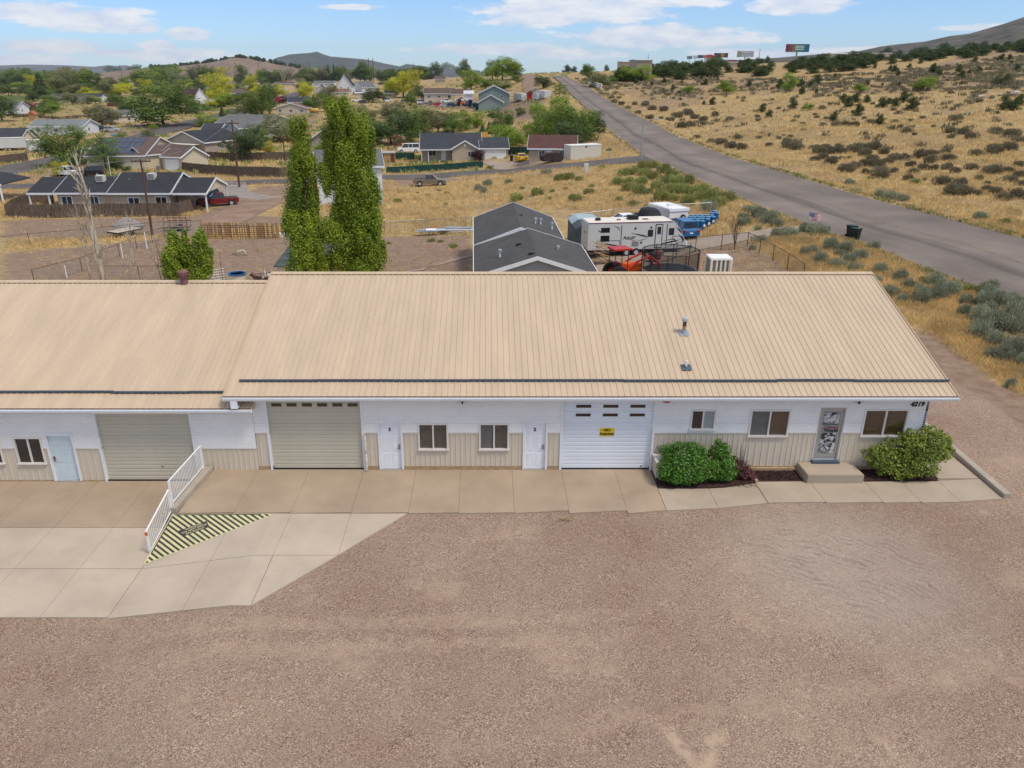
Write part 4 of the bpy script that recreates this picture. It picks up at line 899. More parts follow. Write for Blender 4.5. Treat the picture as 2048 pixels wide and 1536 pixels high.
while k < 4.2:
    c = Vector((A_.x, A_.y)) + nn * k; w = 0.038
    q = [tuple(c - ds * 6 - nn * w), tuple(c + ds * 6 - nn * w), tuple(c + ds * 6 + nn * w), tuple(c - ds * 6 + nn * w)]
    for i in range(3): q = clip(q, ia[i], ia[(i + 1) % 3]) if q else q
    if len(q) >= 3:
        g = G(); g.add([(x - A_.x, y - A_.y, zpl(x, y) + 0.008 - A_.z) for x, y in q], [list(range(len(q)))], M_PK); g.obj('black_stripe', tri)
    k += 0.165
for (p, q) in ((A_, C_), (A_, B_)):
    d = (q - p).normalized(); s = nrm.cross(d) * 0.02; off = (ctr - (p + q) / 2).normalized() * 0.10
    g = G(); a0 = p + off * 0.6 + d * 0.12 - A_ + nrm * 0.01; a1 = q + off * 0.6 - d * 0.5 - A_ + nrm * 0.01
    g.add([tuple(a0 - s), tuple(a0 + s), tuple(a1 + s), tuple(a1 - s)], [(0, 1, 2, 3)], M_PK); g.obj('black_border', tri)
def tp(u, v):
    r = Vector(ray(u, v)); o = Vector((0, 0, CAMH)); t = (A_ - o).dot(nrm) / r.dot(nrm); return o + r * t
q = [tp(357, 1062), tp(365, 1074), tp(419, 1054), tp(413, 1042)]
g = G(); g.add([tuple(v - A_ + nrm * 0.012) for v in q], [(0, 1, 2, 3)], M_PK); g.obj('lettering_ground', tri)
ex = (q[2] - q[1]).normalized(); ey = nrm.cross(ex); me_ = Matrix((ex, ey, nrm)).transposed().to_euler()
cq = (q[0] + q[1] + q[2] + q[3]) / 4 - A_ + nrm * 0.014
dy = (q[0] - q[1]).length
for i, s in enumerate(('WARNING', 'DO NOT DRIVE', 'ON ANGLE!')):
    text(s, dy * 0.30, M_PY, tri, tuple(cq + ey * dy * 0.31 * (1 - i)), rot=me_, ext=0.001, bold=0.001, sx=1.1)
g = G(); rnd = random.Random(9)
for _ in range(60): a = rnd.random() * 6.28; x, y = rnd.gauss(0, .16), rnd.gauss(0, .07); g.tube([(x, y, .02), (x + .1 * math.cos(a), y + .05 * math.sin(a), .05)], .008, M_BASEW, 3)
o = g.obj('twig_debris', None, tuple(P(1130, 1041))); tag(o, 'small brown clump of twigs lying on the gravel', 'twigs')
# ------------------------------------------------------------------ plants
rng = np.random.default_rng(11)
def quads_mesh(name, C, Nrm, S, val, m, asp=0.6, up=None):
    """leaf-sized quads: centres C, normals Nrm, sizes S"""
    n = len(C); a = np.cross(Nrm, rng.normal(size=(n, 3))) if up is None else up
    a /= np.linalg.norm(a, axis=1, keepdims=True) + 1e-9; b = np.cross(Nrm, a); b /= np.linalg.norm(b, axis=1, keepdims=True) + 1e-9
    a = a * S[:, None]; b = b * S[:, None] * asp
    V = np.stack([C - a, C - a * 0.1 + b, C + a, C - a * 0.1 - b], 1).reshape(-1, 3)
    me = bpy.data.meshes.new(name); me.vertices.add(4 * n); me.vertices.foreach_set('co', V.astype(np.float32).reshape(-1))
    me.loops.add(4 * n); me.loops.foreach_set('vertex_index', np.arange(4 * n, dtype=np.int32)); me.polygons.add(n)
    me.polygons.foreach_set('loop_start', np.arange(0, 4 * n, 4, dtype=np.int32)); me.polygons.foreach_set('loop_total', np.full(n, 4, dtype=np.int32))
    at = me.attributes.new('leafv', 'FLOAT', 'FACE'); at.data.foreach_set('value', np.clip(val, 0, 1).astype(np.float32))
    me.materials.append(m); me.update(calc_edges=True); return me
def crown_pts(lobes, n, shell=0.45, rag=0.10):
    L = np.array(lobes, float); w = (L[:, 3] * L[:, 4] * L[:, 5]) ** 0.67; w /= w.sum(); k = rng.choice(len(L), n, p=w)
    d = rng.normal(size=(n, 3)); d /= np.linalg.norm(d, axis=1, keepdims=True)
    r = shell + (1 - shell) * rng.random(n) ** 0.6; r *= 1 + rag * rng.normal(size=n)
    C = L[k, :3] + d * r[:, None] * L[k, 3:6]; clump = rng.random(len(L))[k]
    return C, d, clump
def crown(name, lobes, n, size, m, shell=0.45, asp=0.6, sub=0, vs=1.1, rag=0.10):
    if sub:   # small clumps over each lobe
        L2 = []
        for l in lobes:
            for _ in range(sub):
                d = rng.normal(size=3); d /= np.linalg.norm(d); q = rng.uniform(0.65, 1.12); s = rng.uniform(0.22, 0.42)
                L2.append((l[0] + d[0] * l[3] * q, l[1] + d[1] * l[4] * q, l[2] + d[2] * l[5] * q, l[3] * s, l[4] * s, l[5] * s * vs))
        lobes = list(lobes) + L2
    C, d, cl = crown_pts(lobes, n, shell, rag)
    N_ = d * 0.8 + rng.normal(size=(n, 3)) * 0.6 + np.array([0, 0, 0.5]); N_ /= np.linalg.norm(N_, axis=1, keepdims=True)
    S = size * rng.uniform(0.6, 1.4, n); val = 0.25 + 0.4 * cl + 0.3 * rng.random(n)
    return quads_mesh(name, C, N_, S, val, m, asp)
M_LF = {
 'elm': mat('elm_leaves', (0.12, 0.175, 0.032), 0.6, 0.2, 1.2, leaf=True, obj_var=0.3),
 'bright': mat('cottonwood_leaves', (0.19, 0.27, 0.028), 0.6, 0.2, 1.2, leaf=True, obj_var=0.3),
 'yellow': mat('yellow_green_leaves', (0.42, 0.42, 0.03), 0.6, 0.2, 1.2, leaf=True, obj_var=0.25),
 'olive': mat('olive_leaves', (0.19, 0.195, 0.085), 0.7, 0.2, 1.2, leaf=True, obj_var=0.3),
 'dark': mat('dark_green_leaves', (0.075, 0.11, 0.032), 0.6, 0.25, 1.2, leaf=True, obj_var=0.3),
 'maroon': mat('maroon_leaves', (0.07, 0.025, 0.03), 0.6, 0.25, 1.2, leaf=True),
 'poplar': mat('poplar_leaves', (0.175, 0.245, 0.016), 0.5, 0.25, 0.8, leaf=True, spec=0.4),
 'shrub': mat('shrub_leaves', (0.07, 0.175, 0.018), 0.45, 0.25, 2.0, leaf=True, spec=0.4),
 'shrub2': mat('spreading_shrub_leaves', (0.17, 0.22, 0.035), 0.5, 0.3, 2.0, leaf=True, spec=0.3),
 'sage': mat('sagebrush_leaves', (0.275, 0.29, 0.19), 0.85, 0.18, 1.5, leaf=True, obj_var=0.35),
 'sagedark': mat('dusky_sagebrush', (0.19, 0.165, 0.098), 0.9, 0.2, 1.5, leaf=True, obj_var=0.4),
 'rabbit': mat('rabbitbrush_leaves', (0.27, 0.29, 0.095), 0.8, 0.22, 1.5, leaf=True, obj_var=0.35),
 'juniper': mat('juniper_leaves', (0.062, 0.088, 0.022), 0.75, 0.2, 1.5, leaf=True, obj_var=0.3),
 'dry': mat('dry_grass_blades', (0.56, 0.415, 0.18), 0.85, 0.25, 0.35, leaf=True, space='World', detail=6),
}
def unit_lobes(seed, n=13, wid=0.46, lo=0.06, flat=1.0):
    r = random.Random(seed); out = [(0, 0, 0.58, wid * 0.75, wid * 0.75, 0.30)]
    for i in range(n):
        a = i * 2.4 + r.random(); q = wid * r.uniform(0.35, 0.78); z = r.uniform(lo + 0.12, 0.88); s = r.uniform(0.13, 0.24)
        q *= math.sqrt(max(0.15, 1 - ((z - 0.5) / 0.55) ** 2)) * 1.15
        out.append((q * math.cos(a), q * math.sin(a), z, s, s, s * 0.85 * flat))
    return out
def trunk_mesh(seed, h=0.55, r=0.03, nb=6, m=None, spread=0.3, name='trunk'):
    rn = random.Random(seed); g = G(); m = m or M_BARK
    g.tube([(0, 0, -0.03), (rn.uniform(-.01, .01), rn.uniform(-.01, .01), h * 0.35), (rn.uniform(-.03, .03), rn.uniform(-.03, .03), h)], [r * 1.25, r, r * 0.5], m, 7)
    for k in range(nb):
        a = k * 2.4 + rn.random(); z = h * rn.uniform(0.3, 0.95); e = (spread * math.cos(a) * rn.uniform(.6, 1), spread * math.sin(a) * rn.uniform(.6, 1), z + rn.uniform(.12, .35))
        g.tube([(0, 0, z), (e[0] * .45, e[1] * .45, z + (e[2] - z) * .6), e], [r * .5, r * .3, r * .1], m, 5)
    return g.mesh(name)
CR = {}; TRK = {}
for i in range(4): CR['broad%d' % i] = crown('crown', unit_lobes(30 + i), 9000, 0.0165, M_LF['elm'], sub=5); TRK['broad%d' % i] = trunk_mesh(i, nb=7)
for i in range(2): CR['tall%d' % i] = crown('crown', unit_lobes(50 + i, 13, 0.25, 0.1, 1.3), 5200, 0.017, M_LF['elm'], sub=4); TRK['tall%d' % i] = trunk_mesh(9 + i, 0.7, 0.02, 5, spread=0.15)
for i in range(3):
    L = []; rn = random.Random(70 + i)
    for k in range(16): z = 0.1 + 0.8 * k / 15; w = 0.34 * math.sin(min(1, (1 - z) * 1.5 + 0.12) * math.pi / 2); a = rn.random() * 6.28; L.append((w * .45 * math.cos(a), w * .45 * math.sin(a), z, w * .75, w * .75, 0.13))
    CR['juniper%d' % i] = crown('crown', L, 3400, 0.024, M_LF['juniper'], 0.6); TRK['juniper%d' % i] = trunk_mesh(20 + i, 0.3, 0.03, 3, spread=0.1)
L = []
for k in range(14): z = 0.08 + 0.88 * k / 13; w = 0.26 * (1 - z) + 0.02; L.append((0, 0, z, w, w, 0.06))
CR['conifer0'] = crown('crown', L, 3000, 0.02, M_LF['dark'], 0.5, sub=2); TRK['conifer0'] = trunk_mesh(31, 0.9, 0.02, 0)
L = [(0.22 * math.cos(a), 0.22 * math.sin(a), z, .17, .17, .07) for z in (0.3, .42, .55, .68, .8) for a in (z * 9, z * 9 + 2.1, z * 9 + 4.2)] + [(0, 0, .9, .12, .12, .1), (0, 0, .6, .12, .12, .3)]
CR['pine0'] = crown('crown', L, 3800, 0.02, M_LF['elm'], 0.3, asp=0.35); TRK['pine0'] = trunk_mesh(33, 0.9, 0.022, 6)
def tuft_bush(seed, n, size, m, k=9, name='sagebrush', wid=0.5, hi=0.62, asp=0.16):
    rn = np.random.default_rng(seed); cs = [(0, 0, .22, .34, .34, .3)]
    for i in range(k): a = i * 2.4 + rn.random(); q = wid * rn.uniform(.35, .8); s = rn.uniform(.16, .26); cs.append((q * math.cos(a), q * math.sin(a), rn.uniform(.12, .3), s, s, s * 1.15))
    C, d, cl = crown_pts(cs, n, 0.55); C[:, 2] = np.abs(C[:, 2]) * hi / 0.55
    upv = d * 0.8 + np.array([0, 0, 0.9]) + rn.normal(size=(n, 3)) * 0.35
    N_ = np.cross(upv, rn.normal(size=(n, 3))); N_ /= np.linalg.norm(N_, axis=1, keepdims=True) + 1e-9
    return quads_mesh(name, C, N_, size * rn.uniform(.6, 1.4, n), 0.2 + .45 * cl + .35 * rn.random(n), m, 0.32, up=upv)
BUSH = {}
for i in range(4): BUSH['sage%d' % i] = tuft_bush(90 + i, 2600, 0.045, M_LF['sage'], 10)
for i in range(3): BUSH['low%d' % i] = tuft_bush(190 + i, 700, 0.075, M_LF['sage'], 8)
for k_, v_ in BUSH.items(): v_.name = 'sagebrush'

LANDMARKS = []   # (u, v, phrase) filled by the houses; used to say where a plant stands
def where(u, v):
    best = None
    for (a, b, ph) in LANDMARKS:
        d = abs(a - u) + 2.2 * abs(b - v)
        if best is None or d < best[0]: best = (d, a, b, ph)
    _, a, b, ph = best
    if v < b - 12: rel = 'behind'
    elif v > b + 12: rel = 'in front of'
    else: rel = 'left of' if u < a else 'right of'
    return rel + ' ' + ph
USED = {}
KW = {'elm': 'rounded green tree', 'bright': 'bright green leafy tree', 'yellow': 'yellow-green leafy tree', 'olive': 'dull olive tree', 'dark': 'dark green tree', 'maroon': 'maroon-leaved tree', 'juniper': 'dark juniper'}
def uniq(label, cat):
    k = label; USED[k] = USED.get(k, 0) + 1
    return (label, USED[k])
TREES = []
def tree(u, vb, vt, w, kind, shape=None, label=None, name=None, group=None):
    p = P(u, vb); Y = p.y; top = YP(u, vt, Y); h = max(1.0, top.z - p.z); wm = w / FPX * (Y * math.cos(PITCH) - (p.z - CAMH) * math.sin(PITCH))
    if shape is None: shape = 'tall' if h > 1.9 * wm else 'broad'
    var = random.Random(int(u * 7 + vb)).randrange({'broad': 4, 'tall': 2, 'juniper': 3}.get(shape, 1)); key = '%s%d' % (shape, var)
    uw = {'broad': 0.95, 'tall': 0.56, 'juniper': 0.70, 'conifer': 0.52, 'pine': 0.75}[shape]
    s = wm / uw * (1.05 if shape == 'juniper' else 1.42)
    cat = 'tree'
    if label is None:
        what = {'conifer': 'dark pointed conifer', 'pine': 'green pine', 'juniper': 'dark juniper'}.get(shape, KW[kind]); label = what + ' ' + where(u, vb)
    nm = name or {'conifer': 'spruce_tree', 'pine': 'pine_tree', 'juniper': 'juniper_tree'}.get(shape, 'leafy_tree')
    t = thing(nm, label, cat, tuple(p - Vector((0, 0, 0.05))), random.Random(int(u + vb * 3)).random() * 6.28, group)
    c = link('crown', CR[key], t); c.scale = (s, s, h); k = link('trunk', TRK[key], t); k.scale = (min(s, h), min(s, h), h)
    if kind not in ('elm',) and shape in ('broad', 'tall') or kind == 'dark':
        c.material_slots[0].link = 'OBJECT'; c.material_slots[0].material = M_LF[kind]
    TREES.append((t, label)); return t
def bush(u, v, wpx, kind, group, label, hk=1.0, name='sagebrush', h=0.0, low=None):
    p = P(u, v); d = p.y * math.cos(PITCH) - (p.z - CAMH) * math.sin(PITCH); s = wpx / FPX * d / (1.0 if kind == 'sage' else 1.12)
    rn = random.Random(int(u * 13 + v * 7)); me = BUSH[('low%d' % rn.randrange(3)) if (low or wpx < 22) else ('sage%d' % rn.randrange(4))]
    o = link(name, me, None, tuple(p - Vector((0, 0, 0.04)))); o.rotation_euler = (0, 0, rn.random() * 6.28); o.scale = (s, s, s * hk * rn.uniform(.85, 1.15))
    if kind != 'sage': o.material_slots[0].link = 'OBJECT'; o.material_slots[0].material = M_LF[kind]
    tag(o, label, 'shrub', group); return o
ORD = ['leftmost', 'second from left', 'third from left', 'fourth from left', 'fifth from left', 'sixth from left', 'seventh from left']
def finish_labels():
    seen = {}
    for t, l in TREES:
        if 'group' not in t: seen.setdefault(l, []).append(t)
    for l, ts in seen.items():
        if len(ts) > 1:
            ts.sort(key=lambda t: t.location.x / t.location.y)
            for k, t in enumerate(ts):
                t['group'] = 'trees ' + ' '.join(l.split()[-4:]); t['label'] = (('left' if k == 0 else 'right') + '-hand ' + l) if len(ts) == 2 else (ORD[k] if k < 7 else 'tree %d from the left,' % (k + 1)) + ' ' + l
# ------------------------------------------------------------------ houses of the neighbourhood
WALLC = {'cream': siding('cream_house_siding', (0.58, 0.50, 0.36)), 'beige': siding('beige_house_siding', (0.44, 0.36, 0.26)), 'white': siding('white_house_siding', (0.66, 0.66, 0.66)),
         'tan': siding('tan_house_siding', (0.42, 0.33, 0.23)), 'grey': siding('grey_house_siding', (0.33, 0.33, 0.33)), 'green': siding('sage_green_siding', (0.22, 0.28, 0.25)), 'blue': siding('pale_blue_siding', (0.36, 0.41, 0.45)), 'taupe': siding('taupe_siding', (0.35, 0.29, 0.24))}
ROOFC = {'dark': shingle('charcoal_shingle', (0.048, 0.052, 0.062)), 'black': shingle('dark_slate_shingle', (0.035, 0.036, 0.042)), 'brown': shingle('brown_shingle', (0.12, 0.08, 0.068)), 'red': shingle('maroon_shingle', (0.105, 0.05, 0.042)),
         'grey': shingle('grey_shingle', (0.14, 0.14, 0.135)), 'sage': shingle('sage_grey_shingle', (0.19, 0.205, 0.20)), 'rust': shingle('rust_shingle', (0.19, 0.11, 0.075)), 'metal': mat('pale_metal_roof', (0.52, 0.54, 0.56), 0.5, 0.05, 1)}
WINC = mat('house_glass', (0.05, 0.06, 0.07), 0.1, 0.3, 0.5, spec=0.6)
def volume(root, w, d, h, rise, ridge, wall, roof, x0=0.0, y0=0.0, oh=0.35, th=0.14, z0=0.0, fascia=None, found=1.2):
    """one gabled block; local x along the front, y away. ridge 'x' or 'y'"""
    W, Rf, Fm = WALLC.get(wall, wall) if isinstance(wall, str) else wall, ROOFC[roof], fascia or M_TRIM
    g = G(); x1, y1 = x0 + w, y0 + d; zt = z0 + h
    if ridge == 'x': g.prism([(y0, z0 - found), (y1, z0 - found), (y1, zt), ((y0 + y1) / 2, zt + rise), (y0, zt)], x0, x1, W, 'x')
    else: g.prism([(x0, z0 - found), (x1, z0 - found), (x1, zt), ((x0 + x1) / 2, zt + rise), (x0, zt)], y0, y1, W, 'y')
    g.obj('wall', root)
    half = (d if ridge == 'x' else w) / 2; sl = rise / half; e = oh * sl
    if ridge == 'x': c, a0, a1, lo, hi, ax = (y0 + y1) / 2, x0 - oh, x1 + oh, y0 - oh, y1 + oh, 'x'
    else: c, a0, a1, lo, hi, ax = (x0 + x1) / 2, y0 - oh, y1 + oh, x0 - oh, x1 + oh, 'y'
    g = G(); g.prism([(lo, zt - e + 0.01), (c, zt + rise + 0.01), (hi, zt - e + 0.01), (hi, zt - e + th), (c, zt + rise + th), (lo, zt - e + th)], a0, a1, Rf, ax)
    rf = g.obj('roof', root)
    for a, b in ((a0 - 0.04, a0 - 0.002), (a1 + 0.002, a1 + 0.04)):
        g = G(); g.prism([(lo, zt - e - 0.12), (c, zt + rise - 0.10), (hi, zt - e - 0.12), (hi, zt - e + th + 0.03), (c, zt + rise + th + 0.03), (lo, zt - e + th + 0.03)], a, b, Fm, ax); g.obj('bargeboard', rf)
    g = G()
    for q, s in ((lo, -1), (hi, 1)):
        p, r_ = sorted((q + s * 0.002, q + s * 0.05))
        g = G()
        if ax == 'x': g.box(a0, a1, p, r_, zt - e - 0.1, zt - e + th, Fm)
        else: g.box(p, r_, a0, a1, zt - e - 0.1, zt - e + th, Fm)
        g.obj('fascia', rf)
    return rf
def win(root, x, z, w, h, y=0.0, side=None, dark=False, name='window'):
    f = G(); t = 0.09; g = G()
    def bx(G_, a, b, c, d_, m, o0, o1):
        if side is None: G_.box(a, b, y - o1, y - o0, c, d_, m)
        else: G_.box(side + o0, side + o1, a, b, c, d_, m)
    bx(f, x - w / 2, x + w / 2, z + h - t, z + h, M_TRIM, 0, .06); bx(f, x - w / 2, x + w / 2, z, z + t, M_TRIM, 0, .06); bx(f, x - w / 2, x - w / 2 + t, z + t, z + h - t, M_TRIM, 0, .06); bx(f, x + w / 2 - t, x + w / 2, z + t, z + h - t, M_TRIM, 0, .06)
    if w > 1.0: bx(f, x - .035, x + .035, z + t, z + h - t, M_TRIM, 0, .05)
    o = f.obj(name, root); bx(g, x - w / 2 + t, x + w / 2 - t, z + t, z + h - t, WINC if not dark else M_GLASSB, 0.005, .02); g.obj('pane', o); return o
def sdoor(root, x, z=0.0, w=0.95, h=2.05, y=0.0, m=None, side=None):
    g = G(); m = m or M_WHITE
    if side is None: g.box(x - w / 2, x + w / 2, y - .05, y + .02, z, z + h, m)
    else: g.box(side, side + .05, x - w / 2, x + w / 2, z, z + h, m)
    return g.obj('door', root)
def sgarage(root, x, w=4.8, h=2.15, y=0.0, m=None):
    g = G(); m = m or M_WHITE; g.box(x - w / 2 - .1, x + w / 2 + .1, y - .06, y + .01, -0.1, h + .12, M_TRIM); o = g.obj('garage_frame', root)
    g = G()
    for k in range(4): g.box(x - w / 2, x + w / 2, y - .09, y - .062, h / 4 * k + .015, h / 4 * (k + 1) - .015, m)
    q = g.obj('garage_door', root); q['kind'] = 'stuff'; return q
def PZ(e, z):
    r = ray(*e); t = (z - CAMH) / r[2]; return Vector((r[0] * t, r[1] * t, z - 0)) if 0 < t < 2500 else P(*e)
def place(label, eL, eR, hw, name='house', group=None, land=None, cat='house', base=None):
    """root at the near left bottom corner; the near eave line runs through two pixels at eave height"""
    a, b = P(eL[0], eL[1], hw), P(eR[0], eR[1], hw); z = (TZ(a.x, a.y) + TZ(b.x, b.y)) / 2
    for _ in range(3): a, b = PZ(eL, z + hw), PZ(eR, z + hw); z = (TZ(a.x, a.y) + TZ(b.x, b.y)) / 2 * .5 + z * .5
    d = b - a; w = math.hypot(d.x, d.y); rz = math.atan2(d.y, d.x)
    r = thing(name, label, cat, (a.x, a.y, z), rz, group)
    LANDMARKS.append(((eL[0] + eR[0]) / 2, (eL[1] + eR[1]) / 2 + 8, land or 'the ' + ' '.join(label.split()[:3]))); return r, w
def gh(label, eL, eR, hw, d, rise, ridge, wall, roof, land=None, wins=1, garage=None, door=None, **k):
    r, w = place(label, eL, eR, hw, land=land, **{q: k[q] for q in k if q in ('name', 'group', 'cat')})
    volume(r, w, d, hw, rise, ridge, wall, roof, oh=k.get('oh', 0.4))
    n = max(1, int(w / 4.5)) if wins else 0
    for i in range(n):
        x = w * (i + 0.5) / n
        if garage and abs(x - garage) < 3.2: continue
        if door is not None and abs(x - door) < 0.9: continue
        win(r, x, 0.95, 1.3, 1.1)
        if hw > 4: win(r, x, 3.4, 1.2, 1.1)
    if garage: sgarage(r, garage, k.get('gw', 4.8))
    if door is not None: sdoor(r, door)
    if k.get('sidewin', True) and ridge:
        win(r, d * 0.4, 1.0, 1.2, 1.1, side=w)
    return r, w

# --- duplex with the long charcoal roof, left
r, w = place('long cream duplex with charcoal roof, carports and two rooftop coolers', (52, 386), (412, 386), 2.55, name='duplex_house', land='the long charcoal-roofed duplex')
def ux(u): return (u - 52) / 360 * w
volume(r, ux(222) - ux(110), 8.6, 2.55, 1.5, 'x', 'beige', 'black', x0=ux(110), y0=0.4)
g = G(); g.prism([(0.0, 2.42), (4.7, 3.95), (9.4, 2.42), (9.4, 2.56), (4.7, 4.09), (0, 2.56)], ux(52), ux(110) - .42, ROOFC['black'], 'x'); g.obj('carport_roof', r)
volume(r, ux(338) - ux(221), 10.4, 2.6, 1.95, 'x', 'beige', 'black', x0=ux(221), y0=-0.1)
volume(r, ux(410) - ux(340), 8.6, 2.55, 1.5, 'x', 'beige', 'black', x0=ux(340), y0=0.4) if False else None
g = G(); g.prism([(-0.1, 2.42), (4.5, 3.9), (9.1, 2.42), (9.1, 2.56), (4.5, 4.06), (-0.1, 2.56)], ux(338) + .42, ux(413), ROOFC['black'], 'x'); g.obj('carport_roof', r)
g = G(); g.prism([(0.3, 2.5), (4.5, 3.85), (8.7, 2.5)], ux(409), ux(409) + .1, WALLC['cream'], 'x'); g.obj('carport_gable', r)
g = G(); g.prism([(-0.15, 2.30), (4.5, 3.82), (9.15, 2.30), (9.15, 2.58), (4.5, 4.10), (-0.15, 2.58)], ux(413), ux(413) + .06, M_TRIM, 'x'); g.obj('bargeboard', r)
g = G(); g.box(ux(52), ux(110) - .4, -0.06, 0.0, 2.3, 2.56, M_TRIM); g.obj('fascia', r); g = G(); g.box(ux(338) + .42, ux(413), -0.16, -0.1, 2.3, 2.56, M_TRIM); g.obj('fascia', r)
for x, y in ((ux(56), .15), (ux(56), 9), (ux(410), .1), (ux(410), 8.9), (ux(95), .15)): g = G(); g.box(x - .09, x + .09, y - .09, y + .09, -0.8, 2.45, M_TRIM); g.obj('post', r)
g = G(); g.box(ux(340), ux(366), 2.2, 8.0, -0.5, 2.5, WALLC['tan']); g.obj('wall', r)
for x, w2, z in ((ux(128), 1.5, 0.1), (ux(183), 1.3, 0.1)): win(r, x, z, w2, 2.0, y=0.4)
win(r, ux(266), 0.8, 1.6, 1.2, y=-0.1); o = win(r, ux(321), 0.05, 1.6, 2.05, y=-0.1, dark=True)
for x, y, z in ((ux(184), 3.2, 3.35), (ux(287), 3.6, 3.6)): g = G(); g.box(x - .5, x + .5, y - .5, y + .5, z + .3, z + 1.15, M_CREAM); g.box(x - .42, x + .42, y - .51, y - .5, z + .4, z + 1.05, M_GREY); g.box(x - .1, x + .1, y - .1, y + .1, z - .3, z + .3, M_STEEL); g.obj('roof_cooler', r)
for u_, y in ((205, 4.2), (217, 2.2), (217.5, 3.2), (243, 3), (300, 5)): x = ux(u_); z = 2.6 + 1.5 * min(1, y / 4.7); g = G(); g.cyl((x, y, z - .1), (x, y, z + .5), .07, M_STEEL, 8); g.obj('vent_pipe', r)
# --- beige house, centre right
r, w = place('beige ranch house with charcoal roof, front gable and white garage door', (843, 297), (1016, 296), 2.6, name='ranch_house', land='the beige house with the charcoal roof')
def ux(u): return (u - 843) / 173 * w
volume(r, ux(962) - ux(843), 9.5, 2.6, 2.5, 'x', 'beige', 'dark', x0=0.0, y0=1.4)
volume(r, w - ux(962), 8.0, 2.55, 1.7, 'x', 'beige', 'dark', x0=ux(962) + .02, y0=0.8)
volume(r, ux(955) - ux(904), 6.0, 2.6, 1.5, 'y', 'beige', 'dark', x0=ux(904), y0=-0.6)
g = G(); g.prism([(-0.75, 2.33), (1.1, 2.68), (1.1, 2.80), (-0.75, 2.46)], -0.3, ux(903), ROOFC['dark'], 'x'); g.obj('porch_roof', r); g = G(); g.box(-0.3, ux(903), -0.82, -0.76, 2.28, 2.47, M_TRIM); g.obj('fascia', r)
for x in (0.0, 1.4): g = G(); g.box(x - .07, x + .07, -.6, -.46, -.3, 2.35, M_TRIM); g.obj('post', r)
for x in (ux(862), ux(904) - .1):
    pass
win(r, ux(864), 0.9, 1.6, 1.2, y=1.4); sdoor(r, ux(887), 0.05, y=1.4); win(r, ux(893) + 1.2, 1.3, .9, .9, y=1.4); win(r, ux(941), 0.9, 1.3, 1.2, y=-0.6); sgarage(r, ux(988), 5.0, 2.2, y=0.8)
g = G(); g.lathe([(0.01, -.02), (.25, -.02), (.25, .02), (.01, .02)], M_TRIM, n=12); o = g.obj('gable_vent', r, (ux(929.5), -0.64, 3.2)); o.rotation_euler = (R(90), 0, 0)
win(r, 5, 1.1, .9, 1.1, side=-0.06) 
# --- small red-roofed building and container
r, w = gh('small tan outbuilding with maroon roof, two windows and a white door', (1059, 295), (1150, 296), 2.5, 6.5, 1.9, 'x', 'tan', 'red', land='the maroon-roofed outbuilding', wins=0, name='outbuilding', cat='building', sidewin=False)
win(r, w * .27, .95, 1.1, 1.1); win(r, w * .74, .95, 1.1, 1.1); sdoor(r, w * .43)
a, b = P(1141, 321), P(1202, 314); rz = math.atan2(b.y - a.y, b.x - a.x); ln = (b - a).length
t = thing('shipping_container', 'white ribbed shipping container beside the maroon-roofed outbuilding', 'container', tuple(a), rz)
g = G(); n = int(ln / .28); pr = []
for k in range(n): x = k * ln / n; pr += [(x, 0), (x + .09, 0), (x + .12, .05), (x + .24, .05)]
pr += [(ln, 0), (ln, 2.44), (0, 2.44)]; g.prism(pr, 0.12, 2.5, M_CREAM, 'z'); g.obj('body', t)
g = G(); g.box(-.02, ln + .02, -.03, 2.47, 2.5, 2.62, M_WHITE); g.obj('top_frame', t); g = G(); g.box(-.02, ln + .02, -.03, 2.47, -.1, .12, M_CREAM); g.obj('bottom_frame', t); g = G(); g.box(ln * .46, ln * .53, -.035, -.0, 2.2, 2.42, M_BROWN); g.obj('vent', t)
# --- two-storey white house behind the poplars
r, w = place('tall white two-storey house behind the two poplars', (634, 334), (763, 331), 5.2, land='the tall white house'); volume(r, w, 8, 5.2, 1.8, 'x', 'white', 'grey'); 
for x in (.3, .55, .8): win(r, w * x, 3.5, 1.2, 1.2)
win(r, 3, 3.4, .8, 1.3, side=w); g = G(); g.prism([(2.2, 1.9), (3.6, 1.9), (3.6, 2.1), (2.2, 2.3)], w, w + 1.2, M_SNOW, 'y') if False else None
# --- grey shingle manufactured home behind the workshop
r, w = place('grey-shingled single-storey home just behind the workshop roof', (955, 553), (1192, 552), 2.45, land='the grey-shingled home'); M_SH = shingle('charcoal_grey_shingle', (0.078, 0.075, 0.072), 0.32); ROOFC['near'] = M_SH
volume(r, w, 9.6, 2.45, 1.25, 'y', 'grey', 'near', oh=0.25); volume(r, w * .86, 12.0, 2.5, 1.3, 'y', 'grey', 'near', x0=0, y0=9.9, oh=0.25)
for x, y in ((.46, 1), (.6, 1.2), (.38, 5), (.40, 13), (.47, 16), (.36, 18)): g = G(); zz = 2.5 + 1.25 * (1 - abs(x - .47) / .5); g.box(w * x - .2, w * x + .2, y - .15, y + .15, zz - .05, zz + .13, M_BLACK); g.obj('roof_vent', r, bevel=.03)
for x, y in ((.62, 14.5), (.68, 15), (.80, 14.8), (.73, 4.5), (.2, 3)): g = G(); zz = 2.5 + 1.25 * (1 - abs(x - .45) / .5); g.cyl((w * x, y, zz - .1), (w * x, y, zz + .4), .06, M_WHITE, 8); g.lathe([(.16, zz + .38), (.14, zz + .5), (.05, zz + .55)], M_STEEL, (w * x, y, 0), 10); g.obj('vent_pipe', r)
